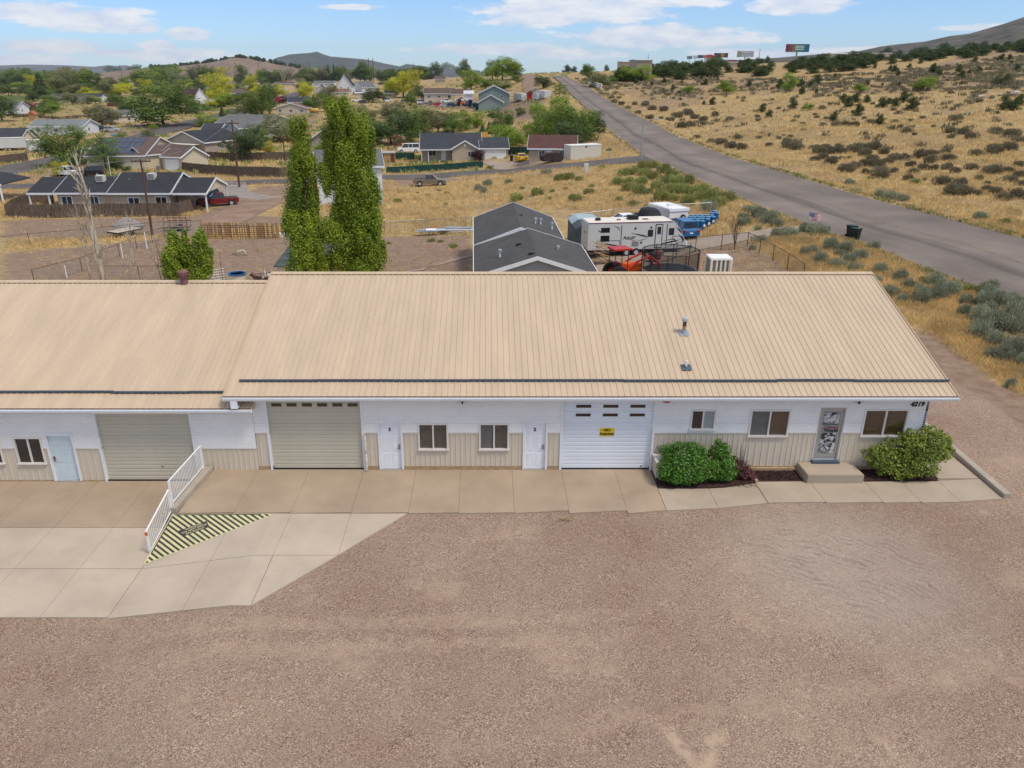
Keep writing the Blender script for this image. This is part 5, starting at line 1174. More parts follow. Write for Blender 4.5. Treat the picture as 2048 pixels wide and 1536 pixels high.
# --- cream house with solar panels
r, w = gh('cream house with brown roof and rooftop solar panels', (287, 311), (350, 292), 2.8, 11, 2.6, 'y', 'cream', 'brown', land='the cream house with solar panels', sidewin=False, wins=0)
for i in range(7):
    for j in range(3):
        sl = 2.6 / (w / 2); x = w * .04 + j * w * .15; g = G(); z0 = 2.8 + x * sl + .2; z1 = z0 + w * .135 * sl; y = 2.0 + i * 1.25
        g.add([(x, y, z0), (x + w * .135, y, z1), (x + w * .135, y + 1.15, z1), (x, y + 1.15, z0), (x, y, z0 - .04), (x + w * .135, y, z1 - .04), (x + w * .135, y + 1.15, z1 - .04), (x, y + 1.15, z0 - .04)], [(0, 1, 2, 3), (4, 7, 6, 5), (0, 4, 5, 1), (1, 5, 6, 2), (2, 6, 7, 3), (3, 7, 4, 0)], M_DKBLUE); g.obj('solar_panel', r)
def wing(par, eL, eR, hw, d, rise, ridge, wall, roof, **k):
    """a wing of the same house, placed by its own eave pixels"""
    a, b = PZ(eL, par.location.z + hw), PZ(eR, par.location.z + hw); h_ = bpy.data.objects.new('wing', None); COL.objects.link(h_); dd = b - a; w_ = math.hypot(dd.x, dd.y); rz = math.atan2(dd.y, dd.x)
    M = Matrix.Translation((a.x, a.y, par.location.z)) @ Matrix.Rotation(rz, 4, 'Z'); before = set(bpy.data.objects)
    volume(h_, w_, d, hw, rise, ridge, wall, roof)
    if k.get('garage'): sgarage(h_, w_ * .5, min(4.6, w_ * .7))
    if k.get('win'): win(h_, w_ * .5, 1.0, 1.2, 1.1)
    bpy.context.view_layer.update(); inv = (Matrix.Translation(par.location) @ Matrix.Rotation(par.rotation_euler.z, 4, 'Z')).inverted()
    for c in list(h_.children): c.parent = par; c.matrix_parent_inverse = Matrix(); c.matrix_basis = inv @ M @ c.matrix_basis
    bpy.data.objects.remove(h_)
wing(r, (253, 307), (286, 310), 2.8, 8, 1.3, 'y', 'cream', 'brown', win=True); wing(r, (362, 314), (414, 310), 2.7, 9, 1.7, 'y', 'cream', 'brown'); wing(r, (324, 313), (361, 314), 2.7, 7, 1.2, 'x', 'cream', 'brown', garage=True)
r, w = gh('taupe house with black roof and white gable trim', (331, 281), (409, 285), 2.7, 13, 2.2, 'y', 'taupe', 'black', land='the black-roofed taupe house', wins=0)
g = G(); g.box(w * .2, w * .9, -2.6, -.1, 2.2, 2.3, M_CREAM); g.obj('awning', r)
gh('low grey-walled house with dark roof', (404, 259), (440, 259), 2.6, 8, 1.4, 'x', 'grey', 'dark')
gh('pale blue house with grey metal roof', (450, 254), (478, 256), 3, 14, 1.8, 'y', 'blue', 'grey')
gh('wide grey house with hipped grey roof', (432, 245), (532, 248), 2.6, 15, 2.2, 'x', 'grey', 'grey', land='the wide grey-roofed house')
gh('pale grey house with sage green roof', (58, 253), (163, 253), 2.6, 11, 1.7, 'x', 'white', 'sage', land='the sage-roofed pale house')
r, w = gh('cream house with dark roof at the left edge', (-45, 276), (44, 275), 2.6, 10, 1.9, 'x', 'cream', 'dark', land='the dark-roofed cream house at the left edge'); wing(r, (44, 275), (70, 274), 2.6, 9, 1.9, 'y', 'cream', 'dark', win=True)
gh('small cream house with grey-brown roof by the street', (222, 232), (268, 230), 2.6, 9, 1.7, 'x', 'cream', 'grey', land='the small cream house by the street')
gh('white gabled house under the big elm', (266, 224), (300, 224), 2.8, 10, 2.4, 'y', 'white', 'grey')
gh('long white house with charcoal roof', (100, 194), (202, 194), 2.9, 10, 1.8, 'x', 'white', 'dark', land='the long white house', door=6)
gh('tan two-storey house with brown hipped roof', (32, 163), (60, 163), 5, 10, 1.6, 'x', 'tan', 'brown'); gh('dark-roofed brown house at far left', (6, 170), (27, 170), 3, 9, 3.0, 'x', 'tan', 'black')
gh('white house with pale roof among dark trees', (219, 160), (247, 160), 5, 12, 2.5, 'y', 'white', 'sage'); gh('long low white sheds behind dark trees', (236, 168), (286, 168), 2.6, 8, .8, 'x', 'white', 'metal', cat='shed', name='shed')
gh('white cottage with steep maroon roof', (358, 197), (386, 199), 2.6, 9, 6.0, 'x', 'white', 'red', land='the steep maroon-roofed cottage')
gh('tan house with brown roof behind yellow tree', (457, 187), (497, 184), 3, 12, 2.2, 'x', 'tan', 'brown')
gh('cream bungalow with brown porch roof', (550, 167), (588, 167), 2.7, 10, 1.7, 'x', 'cream', 'brown'); gh('white house with dark roof', (562, 157), (602, 159), 3, 12, 2.6, 'x', 'white', 'dark')
gh('white gable house with dark roof', (592, 171), (622, 171), 2.7, 10, 2.4, 'y', 'white', 'dark'); gh('pale house with grey roof and front gable', (627, 167), (668, 167), 2.7, 10, 2.4, 'x', 'white', 'grey')
gh('cream two-storey house with brown roof', (650, 154), (673, 155), 5, 10, 2, 'y', 'cream', 'brown')
r, w = gh('tall white house with steep front gable and balcony', (674, 171), (704, 171), 5.4, 12, 7.0, 'y', 'white', 'black', land='the tall white gabled house'); wing(r, (703, 172), (724, 175), 4.0, 10, 3.4, 'y', 'white', 'grey')
gh('low house with rust-brown roof', (652, 184), (697, 184), 2.6, 9, 1.8, 'x', 'cream', 'rust')
gh('flat-topped beige outbuilding by a red-brown fence', (709, 186), (731, 186), 2.8, 7, .3, 'x', 'cream', 'metal', cat='shed', name='shed', wins=0); gh('grey-roofed tan shed right of the dark round tree', (769, 186), (790, 186), 2.8, 7, 1.6, 'x', 'tan', 'grey', cat='shed', name='shed')
r, w = gh('peach house with solar panels and arched windows', (848, 187), (908, 187), 2.9, 11, 2.2, 'x', 'cream', 'brown', land='the peach house with solar panels')
for i in range(6): g = G(); x = w * .3 + i * 1.5; g.box(x, x + 1.4, .6, .64, 0, 0, M_DKBLUE) if False else g.add([(x, .8, 3.35), (x + 1.4, .8, 3.35), (x + 1.4, 4.6, 4.87), (x, 4.6, 4.87)], [(0, 1, 2, 3)], M_DKBLUE); g.obj('solar_panel', r)
wing(r, (902, 188), (937, 188), 2.9, 9, 2.0, 'x', 'cream', 'brown', garage=True)
gh('small white garage shed beside the green house', (929, 187), (946, 187), 2.6, 5, 1, 'x', 'white', 'metal', cat='shed', name='shed', wins=0)
gh('sage green two-storey house with grey roof', (957, 187), (1019, 187), 5.0, 12, 2.8, 'y', 'green', 'grey', land='the sage green two-storey house', oh=.5)
gh('sage green garage with gabled roof', (957, 204), (1006, 204), 3.2, 8, 2.4, 'y', 'green', 'grey', land='the sage green garage', wins=0, cat='garage', name='garage')
r, w = gh('blue-grey house on the ridge top', (930, 144), (976, 145), 4.5, 12, 3.2, 'y', 'blue', 'grey', land='the ridge-top house'); 
gh('pale tan outbuilding beside the ridge-top house', (976, 140), (999, 141), 3.5, 8, .6, 'x', 'cream', 'metal', cat='shed', name='shed', wins=0)
gh('cream ranch house with rust-brown roof', (549, 216), (614, 216), 2.6, 10, 1.9, 'y', 'cream', 'rust', land='the rust-roofed cream ranch house'); gh('white house with charcoal roof and small gable', (575, 204), (618, 204), 2.6, 9, 2.2, 'x', 'white', 'dark')
gh('taupe gabled house left of the tall poplar', (617, 281), (682, 281), 2.7, 10, 2.6, 'y', 'taupe', 'grey', land='the taupe gabled house')
for i, (a, b, h, wl, rf, lb_) in enumerate([((520, 147), (545, 147), 3, 'white', 'dark', 'far white house with dark roof'), ((760, 150), (785, 150), 3, 'white', 'brown', 'far white house with brown roof'), ((742, 156), (772, 157), 3, 'blue', 'grey', 'far bluish house with grey roof'), ((715, 158), (732, 158), 3, 'grey', 'grey', 'far grey-roofed cottage among town trees'), ((846, 147), (872, 147), 3, 'white', 'metal', 'far white barn with pale roof'), ((826, 150), (840, 150), 3, 'white', 'metal', 'far small white hall beside the barn'), ((800, 152), (815, 152), 3, 'tan', 'brown', 'far tan cottage left of the halls'), ((770, 176), (756 + 50, 176), 3, 'tan', 'rust', 'low rust-roofed house beyond a wooden fence'), ((455, 166), (470, 166), 3, 'tan', 'rust', 'far orange-roofed cottage among trees'), ((345, 160), (356, 160), 4, 'white', 'grey', 'white gable peeping from treetops')]):
    gh(lb_, a, b, h, 9, 2, 'x', wl, rf, wins=0)
gh('wide tan building on the skyline', (1247, 124), (1276, 124), 5, 20, .2, 'x', 'tan', 'metal', cat='building', name='hall', wins=0); gh('taller tan block on the skyline', (1275, 120), (1305, 120), 7, 20, .2, 'x', 'tan', 'metal', cat='building', name='hall', wins=0)
gh('cream and red low building on the ridge', (1752, 104), (1785, 104), 4, 12, .5, 'x', 'cream', 'red', cat='building', name='hall', wins=0); gh('long pale ridge building beyond junipers', (1665, 106), (1715, 106), 4, 12, .5, 'x', 'cream', 'metal', cat='building', name='hall', wins=0)
gh('small maroon cabin below the billboards', (1458, 124), (1475, 124), 3, 6, 1, 'x', 'tan', 'red', cat='shed', name='shed', wins=0)
for i, (u, v, w_, wl, rf, lb_) in enumerate([(110, 154, 20, 'white', 'dark', 'far white house behind the left tree mass'), (305, 176, 18, 'cream', 'brown', 'cream cottage between dark trees left of the maroon-roofed cottage'), (330, 158, 16, 'white', 'grey', 'white house top showing over the big elm'), (480, 152, 20, 'tan', 'brown', 'tan house far behind the yellow tree'), (530, 158, 18, 'white', 'brown', 'white far house left of the bungalows'), (625, 152, 18, 'blue', 'grey', 'bluish far house below the mountain'), (690, 148, 18, 'white', 'dark', 'white far house right of the twin conifers'), (780, 146, 18, 'cream', 'brown', 'cream far house near the tall pole frame'), (735, 168, 22, 'cream', 'rust', 'cream house right of the tall white gabled house'), (640, 178, 16, 'white', 'dark', 'small white house left of the rust-brown roof'), (880, 158, 20, 'tan', 'brown', 'tan house below the ridge trees'), (610, 150, 14, 'tan', 'rust', 'tiny orange-roofed house before the mountain'), (410, 180, 18, 'cream', 'grey', 'cream house between cottonwoods'), (20, 215, 26, 'white', 'grey', 'white shed left of the red carport')]):
    gh(lb_, (u - w_ / 2, v), (u + w_ / 2, v), 3, 10, 2.2, 'y' if i % 3 == 0 else 'x', wl, rf, wins=0)
# open carport shed at far left, lean-to behind the poplars
p0, p1 = P(19, 222), P(60, 222); t = thing('carport', 'open carport with arched red roof, left', 'carport', tuple(p0), math.atan2((p1 - p0).y, (p1 - p0).x)); W_ = (p1 - p0).length
arc_ = [(W_ / 2 - W_ / 2 * math.cos(a_), 2.6 + 1.5 * math.sin(a_)) for a_ in [math.pi * k / 10 for k in range(11)]]
g = G(); g.prism(arc_ + [(x, z - .12) for x, z in reversed(arc_)], 0, 9, mat('red_metal_roof', (0.25, .06, .045), .6, .15, 1), 'y'); g.obj('roof', t)
g = G(); g.prism([(0, 0)] + arc_ + [(W_, 0)], 8.9, 9, M_RUST, 'y'); g.obj('rear_wall', t)
for x in (0, W_ - .1): g = G(); g.box(x, x + .1, .2, 9, 0, 2.6, M_RUST); g.obj('side_wall', t)
a = P(546, 530, 1.8); t = thing('goat_shed', 'low shed with dark tarred roof under the poplars', 'shed', (a.x, a.y, TZ(a.x, a.y)), R(8))
g = G(); g.add([(0, 0, 1.7), (8.5, 0, 1.9), (8.5, 5.5, 3.0), (1.2, 5.5, 2.7), (0, 0, 1.62), (8.5, 0, 1.82), (8.5, 5.5, 2.92), (1.2, 5.5, 2.62)], [(0, 1, 2, 3), (4, 7, 6, 5), (0, 4, 5, 1), (1, 5, 6, 2), (2, 6, 7, 3), (3, 7, 4, 0)], mat('tarred_roof', (.06, .075, .075), .8, .3, 1.5)); g.obj('roof', t)
g = G(); g.box(.3, 8.3, .3, 5.2, -.2, 1.75, M_WOODN); g.obj('wall', t)
for k in range(6): g = G(); g.box(.25 + k * 1.3, .9 + k * 1.3, .24, .3, 0, 1.6, M_WOOD if k % 2 else M_CREAM); g.obj('board', t)
a = P(2, 405); t = thing('carport_corner', 'corner of a carport at the left edge', 'carport', tuple(a), 0)
g = G(); g.prism([(-6, 3.9), (.6, 2.5), (.6, 2.65), (-6, 4.05)], 0, 8, ROOFC['black'], 'y'); g.obj('roof', t); g = G(); g.prism([(-6, 3.75), (.62, 2.35), (.62, 2.65), (-6, 4.05)], -.06, 0, M_TRIM, 'y'); g.obj('bargeboard', t); g = G(); g.box(.2, .4, 0, .2, 0, 2.5, M_TRIM); g.obj('post', t); 
# ------------------------------------------------------------------ placing the plants
def inpoly(u, v, poly):
    c = False; n = len(poly)
    for i in range(n):
        x1, y1 = poly[i]; x2, y2 = poly[(i + 1) % n]
        if (y1 > v) != (y2 > v) and u < (x2 - x1) * (v - y1) / (y2 - y1) + x1: c = not c
    return c
def tr(L, **k):
    for a in L: tree(*a, **k)
tr([(5, 243, 192, 52, 'dark'), (38, 155, 137, 40, 'elm'), (10, 160, 142, 22, 'dark'), (66, 180, 147, 20, 'yellow'), (58, 190, 174, 17, 'elm'), (84, 193, 143, 30, 'dark', 'conifer'), (108, 188, 142, 34, 'elm'), (132, 189, 137, 46, 'olive'), (160, 188, 137, 44, 'elm'), (190, 188, 146, 40, 'elm'),
    (172, 160, 136, 24, 'yellow'), (212, 194, 156, 26, 'olive'), (145, 210, 183, 28, 'olive'), (175, 208, 189, 20, 'olive'), (230, 158, 133, 28, 'dark'), (243, 156, 130, 12, 'dark', 'conifer'), (270, 160, 129, 32, 'dark'), (328, 253, 166, 108, 'elm', None, 'huge dark elm overhanging the street'),
    (292, 184, 157, 22, 'yellow'), (285, 172, 137, 30, 'bright'), (310, 172, 133, 34, 'bright'), (340, 170, 131, 34, 'elm'), (362, 168, 129, 34, 'bright'), (388, 165, 131, 34, 'dark'), (412, 165, 128, 32, 'bright'), (436, 168, 133, 34, 'yellow'), (455, 165, 131, 30, 'dark'), (439, 202, 148, 46, 'yellow', None, 'large yellow-green cottonwood behind the white fence'),
    (503, 178, 150, 20, 'yellow'), (396, 197, 160, 40, 'dark'), (472, 162, 129, 36, 'dark'), (492, 164, 130, 30, 'elm'), (388, 216, 202, 18, 'dark'), (421, 215, 199, 18, 'yellow'), (467, 213, 189, 28, 'elm'), (505, 235, 183, 46, 'elm'), (416, 254, 227, 40, 'bright'), (465, 236, 217, 26, 'elm'),
    (445, 234, 212, 12, 'dark', 'conifer'), (298, 278, 257, 24, 'olive', 'pine'), (205, 249, 209, 52, 'olive'), (308, 259, 248, 14, 'bright'), (251, 223, 207, 20, 'elm'), (132, 332, 252, 80, 'elm', None, 'spreading green tree beside the white pickup'), (213, 341, 264, 50, 'olive', 'pine', 'tall pine in front of the solar-panel house'),
    (240, 290, 265, 26, 'elm'), (236, 340, 316, 24, 'dark'), (122, 352, 322, 24, 'yellow'), (254, 343, 331, 14, 'elm'), (492, 320, 250, 62, 'dark', None, 'dense dark tree behind the brown board fence'), (447, 270, 246, 26, 'elm'), (23, 280, 270, 24, 'dark'), (75, 282, 271, 12, 'elm'),
    (525, 236, 168, 36, 'elm'), (540, 228, 164, 24, 'dark'), (586, 154, 131, 20, 'dark'), (551, 166, 141, 20, 'elm'), (612, 190, 164, 24, 'yellow'), (636, 160, 135, 15, 'yellow'), (657, 146, 126, 11, 'dark', 'conifer'), (668, 146, 127, 11, 'dark', 'conifer'), (683, 152, 131, 16, 'elm'), (645, 150, 132, 22, 'olive'), (612, 152, 133, 26, 'elm'),
    (728, 147, 121, 22, 'elm'), (742, 160, 135, 32, 'olive'), (705, 158, 137, 22, 'bright'), (690, 154, 134, 20, 'olive'), (628, 224, 187, 42, 'elm'), (657, 204, 168, 30, 'olive'), (576, 206, 192, 26, 'maroon'), (603, 210, 195, 9, 'dark', 'conifer'), (746, 205, 176, 40, 'dark', None, 'dense dark round tree beside beige shed'),
    (807, 195, 140, 52, 'yellow', None, 'tallest yellow-green cottonwood left of the peach house'), (790, 190, 150, 30, 'bright'), (842, 200, 170, 28, 'dark'), (822, 211, 182, 22, 'elm'), (769, 170, 159, 20, 'dark'), (942, 179, 137, 36, 'bright', None, 'bright green cottonwood below the ridge-top house'), (874, 150, 122, 16, 'dark'), (899, 154, 124, 28, 'olive'), (926, 142, 117, 20, 'elm'),
    (985, 158, 119, 30, 'elm'), (1005, 160, 112, 46, 'bright'), (1027, 158, 120, 32, 'elm'), (972, 178, 156, 26, 'elm'), (1003, 182, 160, 34, 'elm'), (861, 203, 184, 13, 'dark'), (872, 199, 187, 14, 'yellow'), (782, 290, 225, 76, 'dark'), (745, 285, 232, 50, 'elm'), (822, 285, 216, 52, 'elm'), (728, 244, 210, 42, 'olive'), (784, 236, 202, 44, 'olive'), (843, 266, 212, 44, 'elm'), (876, 266, 220, 44, 'olive'),
    (906, 265, 225, 38, 'elm'), (932, 260, 220, 22, 'bright'), (955, 256, 222, 22, 'bright'), (890, 240, 222, 26, 'olive'), (978, 268, 242, 14, 'dark', 'conifer'), (965, 266, 247, 12, 'dark', 'conifer'), (1003, 276, 214, 34, 'elm'), (1008, 292, 250, 46, 'bright'), (1030, 296, 262, 34, 'bright'), (553, 283, 230, 60, 'olive'), (538, 308, 282, 18, 'yellow'), (647, 308, 284, 32, 'bright'), (595, 262, 232, 34, 'olive'), (520, 300, 256, 30, 'elm'),
    (957, 322, 298, 22, 'maroon', None, 'maroon-leaved round tree in front of the beige house'), (1033, 166, 149, 20, 'elm'), (1087, 176, 151, 28, 'dark'), (1119, 196, 165, 24, 'olive', 'pine'), (1078, 262, 202, 34, 'bright'), (1095, 285, 215, 44, 'elm'), (1125, 286, 192, 60, 'bright', None, 'tall bright elm in the clump by the road'), (1155, 290, 212, 62, 'elm'), (1180, 282, 222, 44, 'dark'), (1140, 296, 240, 50, 'dark'), (1060, 280, 244, 24, 'bright'),
    (1178, 162, 127, 26, 'elm'), (1200, 174, 146, 34, 'olive'), (1215, 168, 150, 26, 'elm'), (1330, 143, 119, 36, 'dark'), (1255, 162, 134, 30, 'bright'), (1280, 162, 131, 40, 'bright'), (1420, 135, 112, 22, 'olive'), (1440, 140, 112, 28, 'dark'), (1370, 142, 122, 20, 'olive', 'pine'), (560, 150, 140, 24, 'elm'), (600, 148, 138, 22, 'elm'), (780, 150, 138, 26, 'dark'), (800, 152, 137, 20, 'elm'), (815, 150, 137, 20, 'dark'),
    (985, 238, 224, 16, 'elm'), (1040, 232, 214, 16, 'elm')])
# distant rows of town trees
rn = random.Random(21)
for i in range(70):
    u = rn.uniform(-20, 860); vb = rn.uniform(146, 158) + (4 if u < 300 else 0); h = rn.uniform(9, 19); tree(u, vb, vb - h, rn.uniform(16, 30), rn.choice(['elm', 'elm', 'olive', 'bright', 'dark', 'yellow' if rn.random() < .3 else 'elm']), label='hazy green tree in the far town treeline', group='far town trees')
for i in range(100):
    u = rn.uniform(-10, 620); vb = rn.uniform(158, 200); h = rn.uniform(13, 27); tree(u, vb, vb - h, rn.uniform(16, 34), rn.choice(['elm', 'olive', 'bright', 'dark', 'elm', 'yellow']))
for i in range(75):
    u = rn.uniform(-10, 640); vb = rn.uniform(168, 232); h = rn.uniform(14, 28)
    if any(abs(a - u) < 24 and -6 < vb - b < 26 for a, b, _ in LANDMARKS) or any(inpoly(u, vb, q) for q in [[(0, 330), (215, 282), (340, 248), (442, 222), (600, 180), (625, 190), (540, 216), (290, 285), (0, 362)]]): continue
    tree(u, vb, vb - h, rn.uniform(18, 34), rn.choice(['elm', 'elm', 'bright', 'dark', 'olive', 'yellow']))
# junipers of the hill
Z7 = [(315, 815, 70), (90, 838, 55), (138, 878, 55), (627, 905, 65), (802, 865, 85), (975, 935, 70), (692, 758, 55), (727, 803, 80), (790, 768, 70), (868, 768, 55), (990, 805, 75), (1037, 778, 45), (1085, 800, 65), (1150, 765, 80), (1205, 822, 90), (385, 703, 50), (222, 658, 60), (380, 650, 55), (448, 652, 45), (500, 630, 65), (637, 590, 35), (875, 640, 35), (990, 640, 22), (1108, 655, 40), (1105, 565, 40), (1080, 540, 50), (1050, 530, 40), (1188, 517, 40), (1370, 550, 70), (1413, 570, 50), (1560, 540, 50), (1575, 590, 60), (1637, 558, 35), (1710, 538, 40), (1675, 470, 45), (1895, 820, 95), (1975, 825, 80), (2015, 790, 80), (1880, 455, 50), (1935, 447, 40), (1945, 485, 30), (1990, 530, 50), (845, 500, 40), (930, 510, 30), (1270, 475, 35), (165, 620, 20), (495, 695, 30)]
Z5 = [(1195, 318, 30), (1615, 315, 45), (1675, 470, 55), (1607, 470, 30), (1360, 355, 40), (1958, 325, 45), (1710, 285, 35), (1295, 300, 40), (1430, 302, 25), (1585, 280, 30), (1070, 305, 40)]
jun = [(1500 + x / 3.737, y / 3.737, h / 3.737) for x, y, h in Z7] + [(1000 + x / 3.938, 90 + y / 3.938, h / 3.938) for x, y, h in Z5]
for i, (u, v, h) in enumerate(jun):
    tree(u, v, v - h * 1.2, h * 1.0, 'juniper', 'juniper', 'single dark juniper standing alone on the dry slope right of the road', 'juniper_tree', 'junipers scattered on the slope')
for x, y, h, w_ in [(1480, 385, 70, 80), (1780, 385, 110, 110)]: tree(1000 + x / 3.938, 90 + y / 3.938, 90 + (y - h) / 3.938, w_ / 3.938, 'bright', 'broad', 'small pale green desert tree on the slope', 'desert_tree', 'pale desert trees')
for x, y, h, w_ in [(1285, 680, 115, 130), (290, 680, 135, 80), (825, 690, 70, 90), (1870, 650, 140, 90), (425, 825, 60, 60)]: tree(1500 + x / 3.737, y / 3.737, (y - h) / 3.737, w_ / 3.737, 'bright' if x != 1870 else 'olive', 'broad', 'small pale green desert tree on the slope', 'desert_tree', 'pale desert trees')
def band(n, f0, f1, u0, u1, h0, h1, seed):
    rn = random.Random(seed)
    for i in range(n):
        u = rn.uniform(u0, u1); a, b = np.interp(u, *f0), np.interp(u, *f1); v = a + (b - a) * rn.random(); h = rn.uniform(h0, h1)
        tree(u, v, v - h, h * rn.uniform(1.2, 1.7), 'juniper', 'juniper', 'dark green juniper in the belt of trees along the ridge', 'juniper_tree', 'belt of junipers along the ridge')
band(95, ([1230, 1500, 1700, 2048], [163, 155, 142, 112]), ([1230, 1500, 1700, 2048], [150, 132, 122, 96]), 1225, 1750, 13, 22, 1)
band(80, ([1700, 2048], [136, 108]), ([1700, 2048], [116, 92]), 1690, 2080, 12, 20, 2)
band(60, ([1130, 1500, 2048], [146, 132, 104]), ([1130, 1500, 2048], [140, 124, 94]), 1130, 2060, 7, 12, 3)
# shrubs
S8 = lambda L: [(1480 + x / 3.606, 280 + y / 3.606, w / 3.606) for x, y, w in L]
S6 = lambda L: [(1000 + x / 3.938, 300 + y / 3.938, w / 3.938) for x, y, w in L]
S7 = lambda L: [(1500 + x / 3.737, y / 3.737, w / 3.737) for x, y, w in L]
S5 = lambda L: [(1000 + x / 3.938, 90 + y / 3.938, w / 3.938) for x, y, w in L]
S3 = lambda L: [(1700 + x / 5.12, 550 + y / 5.12, w / 4.0) for x, y, w in L]
def many(L, kind, group, label, hk=1.0, **k):
    for u, v, w_ in L: bush(u, v, w_, kind, group, label, hk, **k)
many(S8([(210, 45, 60), (340, 55, 110), (400, 70, 130), (560, 95, 110), (640, 98, 100), (720, 95, 110), (830, 85, 130), (900, 115, 120), (960, 70, 110), (1040, 100, 100), (540, 148, 80), (600, 135, 90), (660, 170, 120), (785, 138, 50), (730, 140, 60), (770, 230, 150), (830, 200, 110), (900, 190, 120), (980, 195, 120), (950, 150, 110), (1060, 170, 90), (1120, 150, 110), (1190, 145, 90), (1230, 190, 90), (1310, 130, 130), (1370, 165, 120), (1390, 110, 90), (1480, 95, 80), (1490, 145, 100), (1530, 140, 70), (1700, 110, 100), (1830, 100, 140), (1940, 75, 110), (1110, 235, 80), (1010, 270, 150), (910, 240, 80), (1210, 290, 90), (1330, 290, 50), (1320, 215, 90), (1400, 215, 80), (1490, 210, 90), (1550, 235, 90), (1670, 210, 110), (1720, 290, 80), (1820, 240, 160), (1930, 230, 90), (2010, 190, 90), (2010, 265, 100), (1540, 390, 190), (1620, 400, 160), (1700, 400, 100), (1460, 320, 140), (1780, 365, 80), (1840, 390, 110), (1900, 430, 120), (1990, 420, 140), (1950, 300, 110), (1780, 320, 60), (2030, 330, 90), (1850, 300, 40), (1590, 330, 110), (1250, 240, 80)]), 'sagedark', 'dusky sagebrush clumps on the flat right of the road', 'dusky brown-green sagebrush on the dry flat right of the road', .9)
many(S8([(790, 320, 80), (850, 375, 45), (1010, 410, 90), (1090, 425, 100), (1170, 440, 80), (1725, 570, 110)]), 'sage', 'grey sage at the far road edge', 'pale grey-green sage at the far edge of the road')
many(S8([(1905, 605, 95), (1262, 310, 90), (940, 280, 60), (1790, 630, 60)]), 'rabbit', 'green shrubs by the far road edge', 'fresh green shrub near the far edge of the road', .8, name='green_shrub')
many(S8([(60, 520, 100), (130, 560, 130), (200, 600, 150), (30, 610, 110), (260, 620, 110), (20, 575, 90), (130, 650, 60), (140, 740, 110), (280, 700, 130), (350, 690, 130), (480, 660, 120), (560, 680, 150), (620, 650, 70), (520, 810, 90), (700, 910, 120), (790, 880, 120), (820, 940, 100), (720, 840, 90), (960, 790, 100), (90, 790, 60)]), 'sage', 'grey-green sage between the workshop and the road', 'grey-green sagebrush between the workshop and the road', 1.0)
many(S3([(270, 80, 90), (600, 130, 110), (540, 280, 100), (440, 220, 90), (730, 290, 130), (800, 250, 130), (890, 250, 150), (940, 170, 130), (1020, 180, 120), (1350, 330, 170), (1430, 260, 150), (1550, 340, 190), (1650, 300, 150), (1740, 330, 120), (1330, 480, 190), (1440, 560, 220), (1560, 590, 230), (1680, 600, 210), (1330, 640, 170), (1700, 480, 200), (1400, 440, 150), (1440, 860, 120), (1560, 880, 180), (1680, 830, 220), (1770, 760, 160), (1760, 930, 140), (1160, 420, 110), (1640, 1150, 100)]), 'sage', 'tall sage at the right behind the gravel lot', 'bushy grey-green sagebrush between gravel and road, right edge', 1.35)
many([(u, v, w) for u, v, w in [(1985, 690, 40), (2035, 640, 50), (1975, 590, 40), (1900, 590, 40), (1870, 570, 34), (1840, 600, 36), (1800, 560, 30), (1780, 590, 26), (1760, 545, 26), (1720, 520, 30), (1690, 505, 34), (1660, 500, 30), (1640, 525, 26), (1610, 510, 24), (1930, 610, 30), (2010, 665, 44)]], 'sage', 'tall sage at the right behind the gravel lot', 'bushy grey-green sagebrush between gravel and road, right edge', 1.35)
many(S3([(1230, 170, 160), (870, 40, 90), (760, 60, 100)]), 'rabbit', 'green shrubs at the near road edge', 'fresh green shrub at the near edge of the road', .8, name='green_shrub')
many(S6([(470, 240, 120), (540, 235, 110), (620, 240, 90), (130, 400, 130), (290, 355, 120), (330, 350, 70), (585, 400, 130), (700, 345, 100), (940, 400, 80), (1050, 440, 100), (1150, 455, 70), (800, 145, 70), (790, 270, 30), (520, 310, 50), (410, 330, 60), (390, 390, 50), (170, 310, 60), (720, 290, 60)]), 'rabbit', 'green rabbitbrush in the dry field', 'rounded green rabbitbrush in the dry field', .9, name='rabbitbrush')
many(S6([(65, 265, 70), (375, 190, 70), (340, 185, 50), (1640, 480, 130)]), 'sage', 'grey sage in the dry field', 'small grey sagebrush in the dry field')
many(S6([(1130, 150, 130), (1200, 140, 110), (980, 200, 120), (1060, 190, 110), (1140, 200, 120), (930, 275, 120), (1010, 265, 110), (1110, 270, 120), (1200, 230, 130), (1290, 180, 130), (1350, 220, 130), (1010, 320, 120), (1090, 345, 140), (1160, 350, 110), (1230, 310, 130), (1300, 270, 130), (1390, 280, 150), (1470, 270, 140), (1350, 330, 150), (1440, 340, 150), (1260, 400, 150), (1350, 400, 140), (1530, 350, 140), (1600, 330, 130), (1480, 430, 140), (1580, 400, 140), (1680, 400, 180), (1780, 400, 170), (1720, 440, 150), (1640, 450, 130)]), 'rabbit', 'green brush thicket below the road', 'olive green brush in the thicket on the bank below the road', 1.0, name='rabbitbrush')
many([(500 + x / 3.938, 300 + y / 3.938, w / 3.938) for x, y, w in [(1400, 360, 50), (1490, 322, 50), (1550, 342, 55), (1320, 340, 40), (1540, 430, 45), (1430, 720, 80), (1500, 725, 60), (1600, 765, 90), (1090, 740, 60), (1160, 410, 80)]], 'rabbit', 'small green weeds on the bare lot', 'small bright green weed clump on the bare lot', .7, name='weed_clump')
many([(500 + x / 3.938, 300 + y / 3.938, w / 3.938) for x, y, w in [(1800, 320, 80), (1840, 335, 70), (1870, 280, 90), (2030, 260, 50)]], 'sage', 'grey sage by the parked pickup', 'pale grey sagebrush in the field behind the grey-tan pickup')
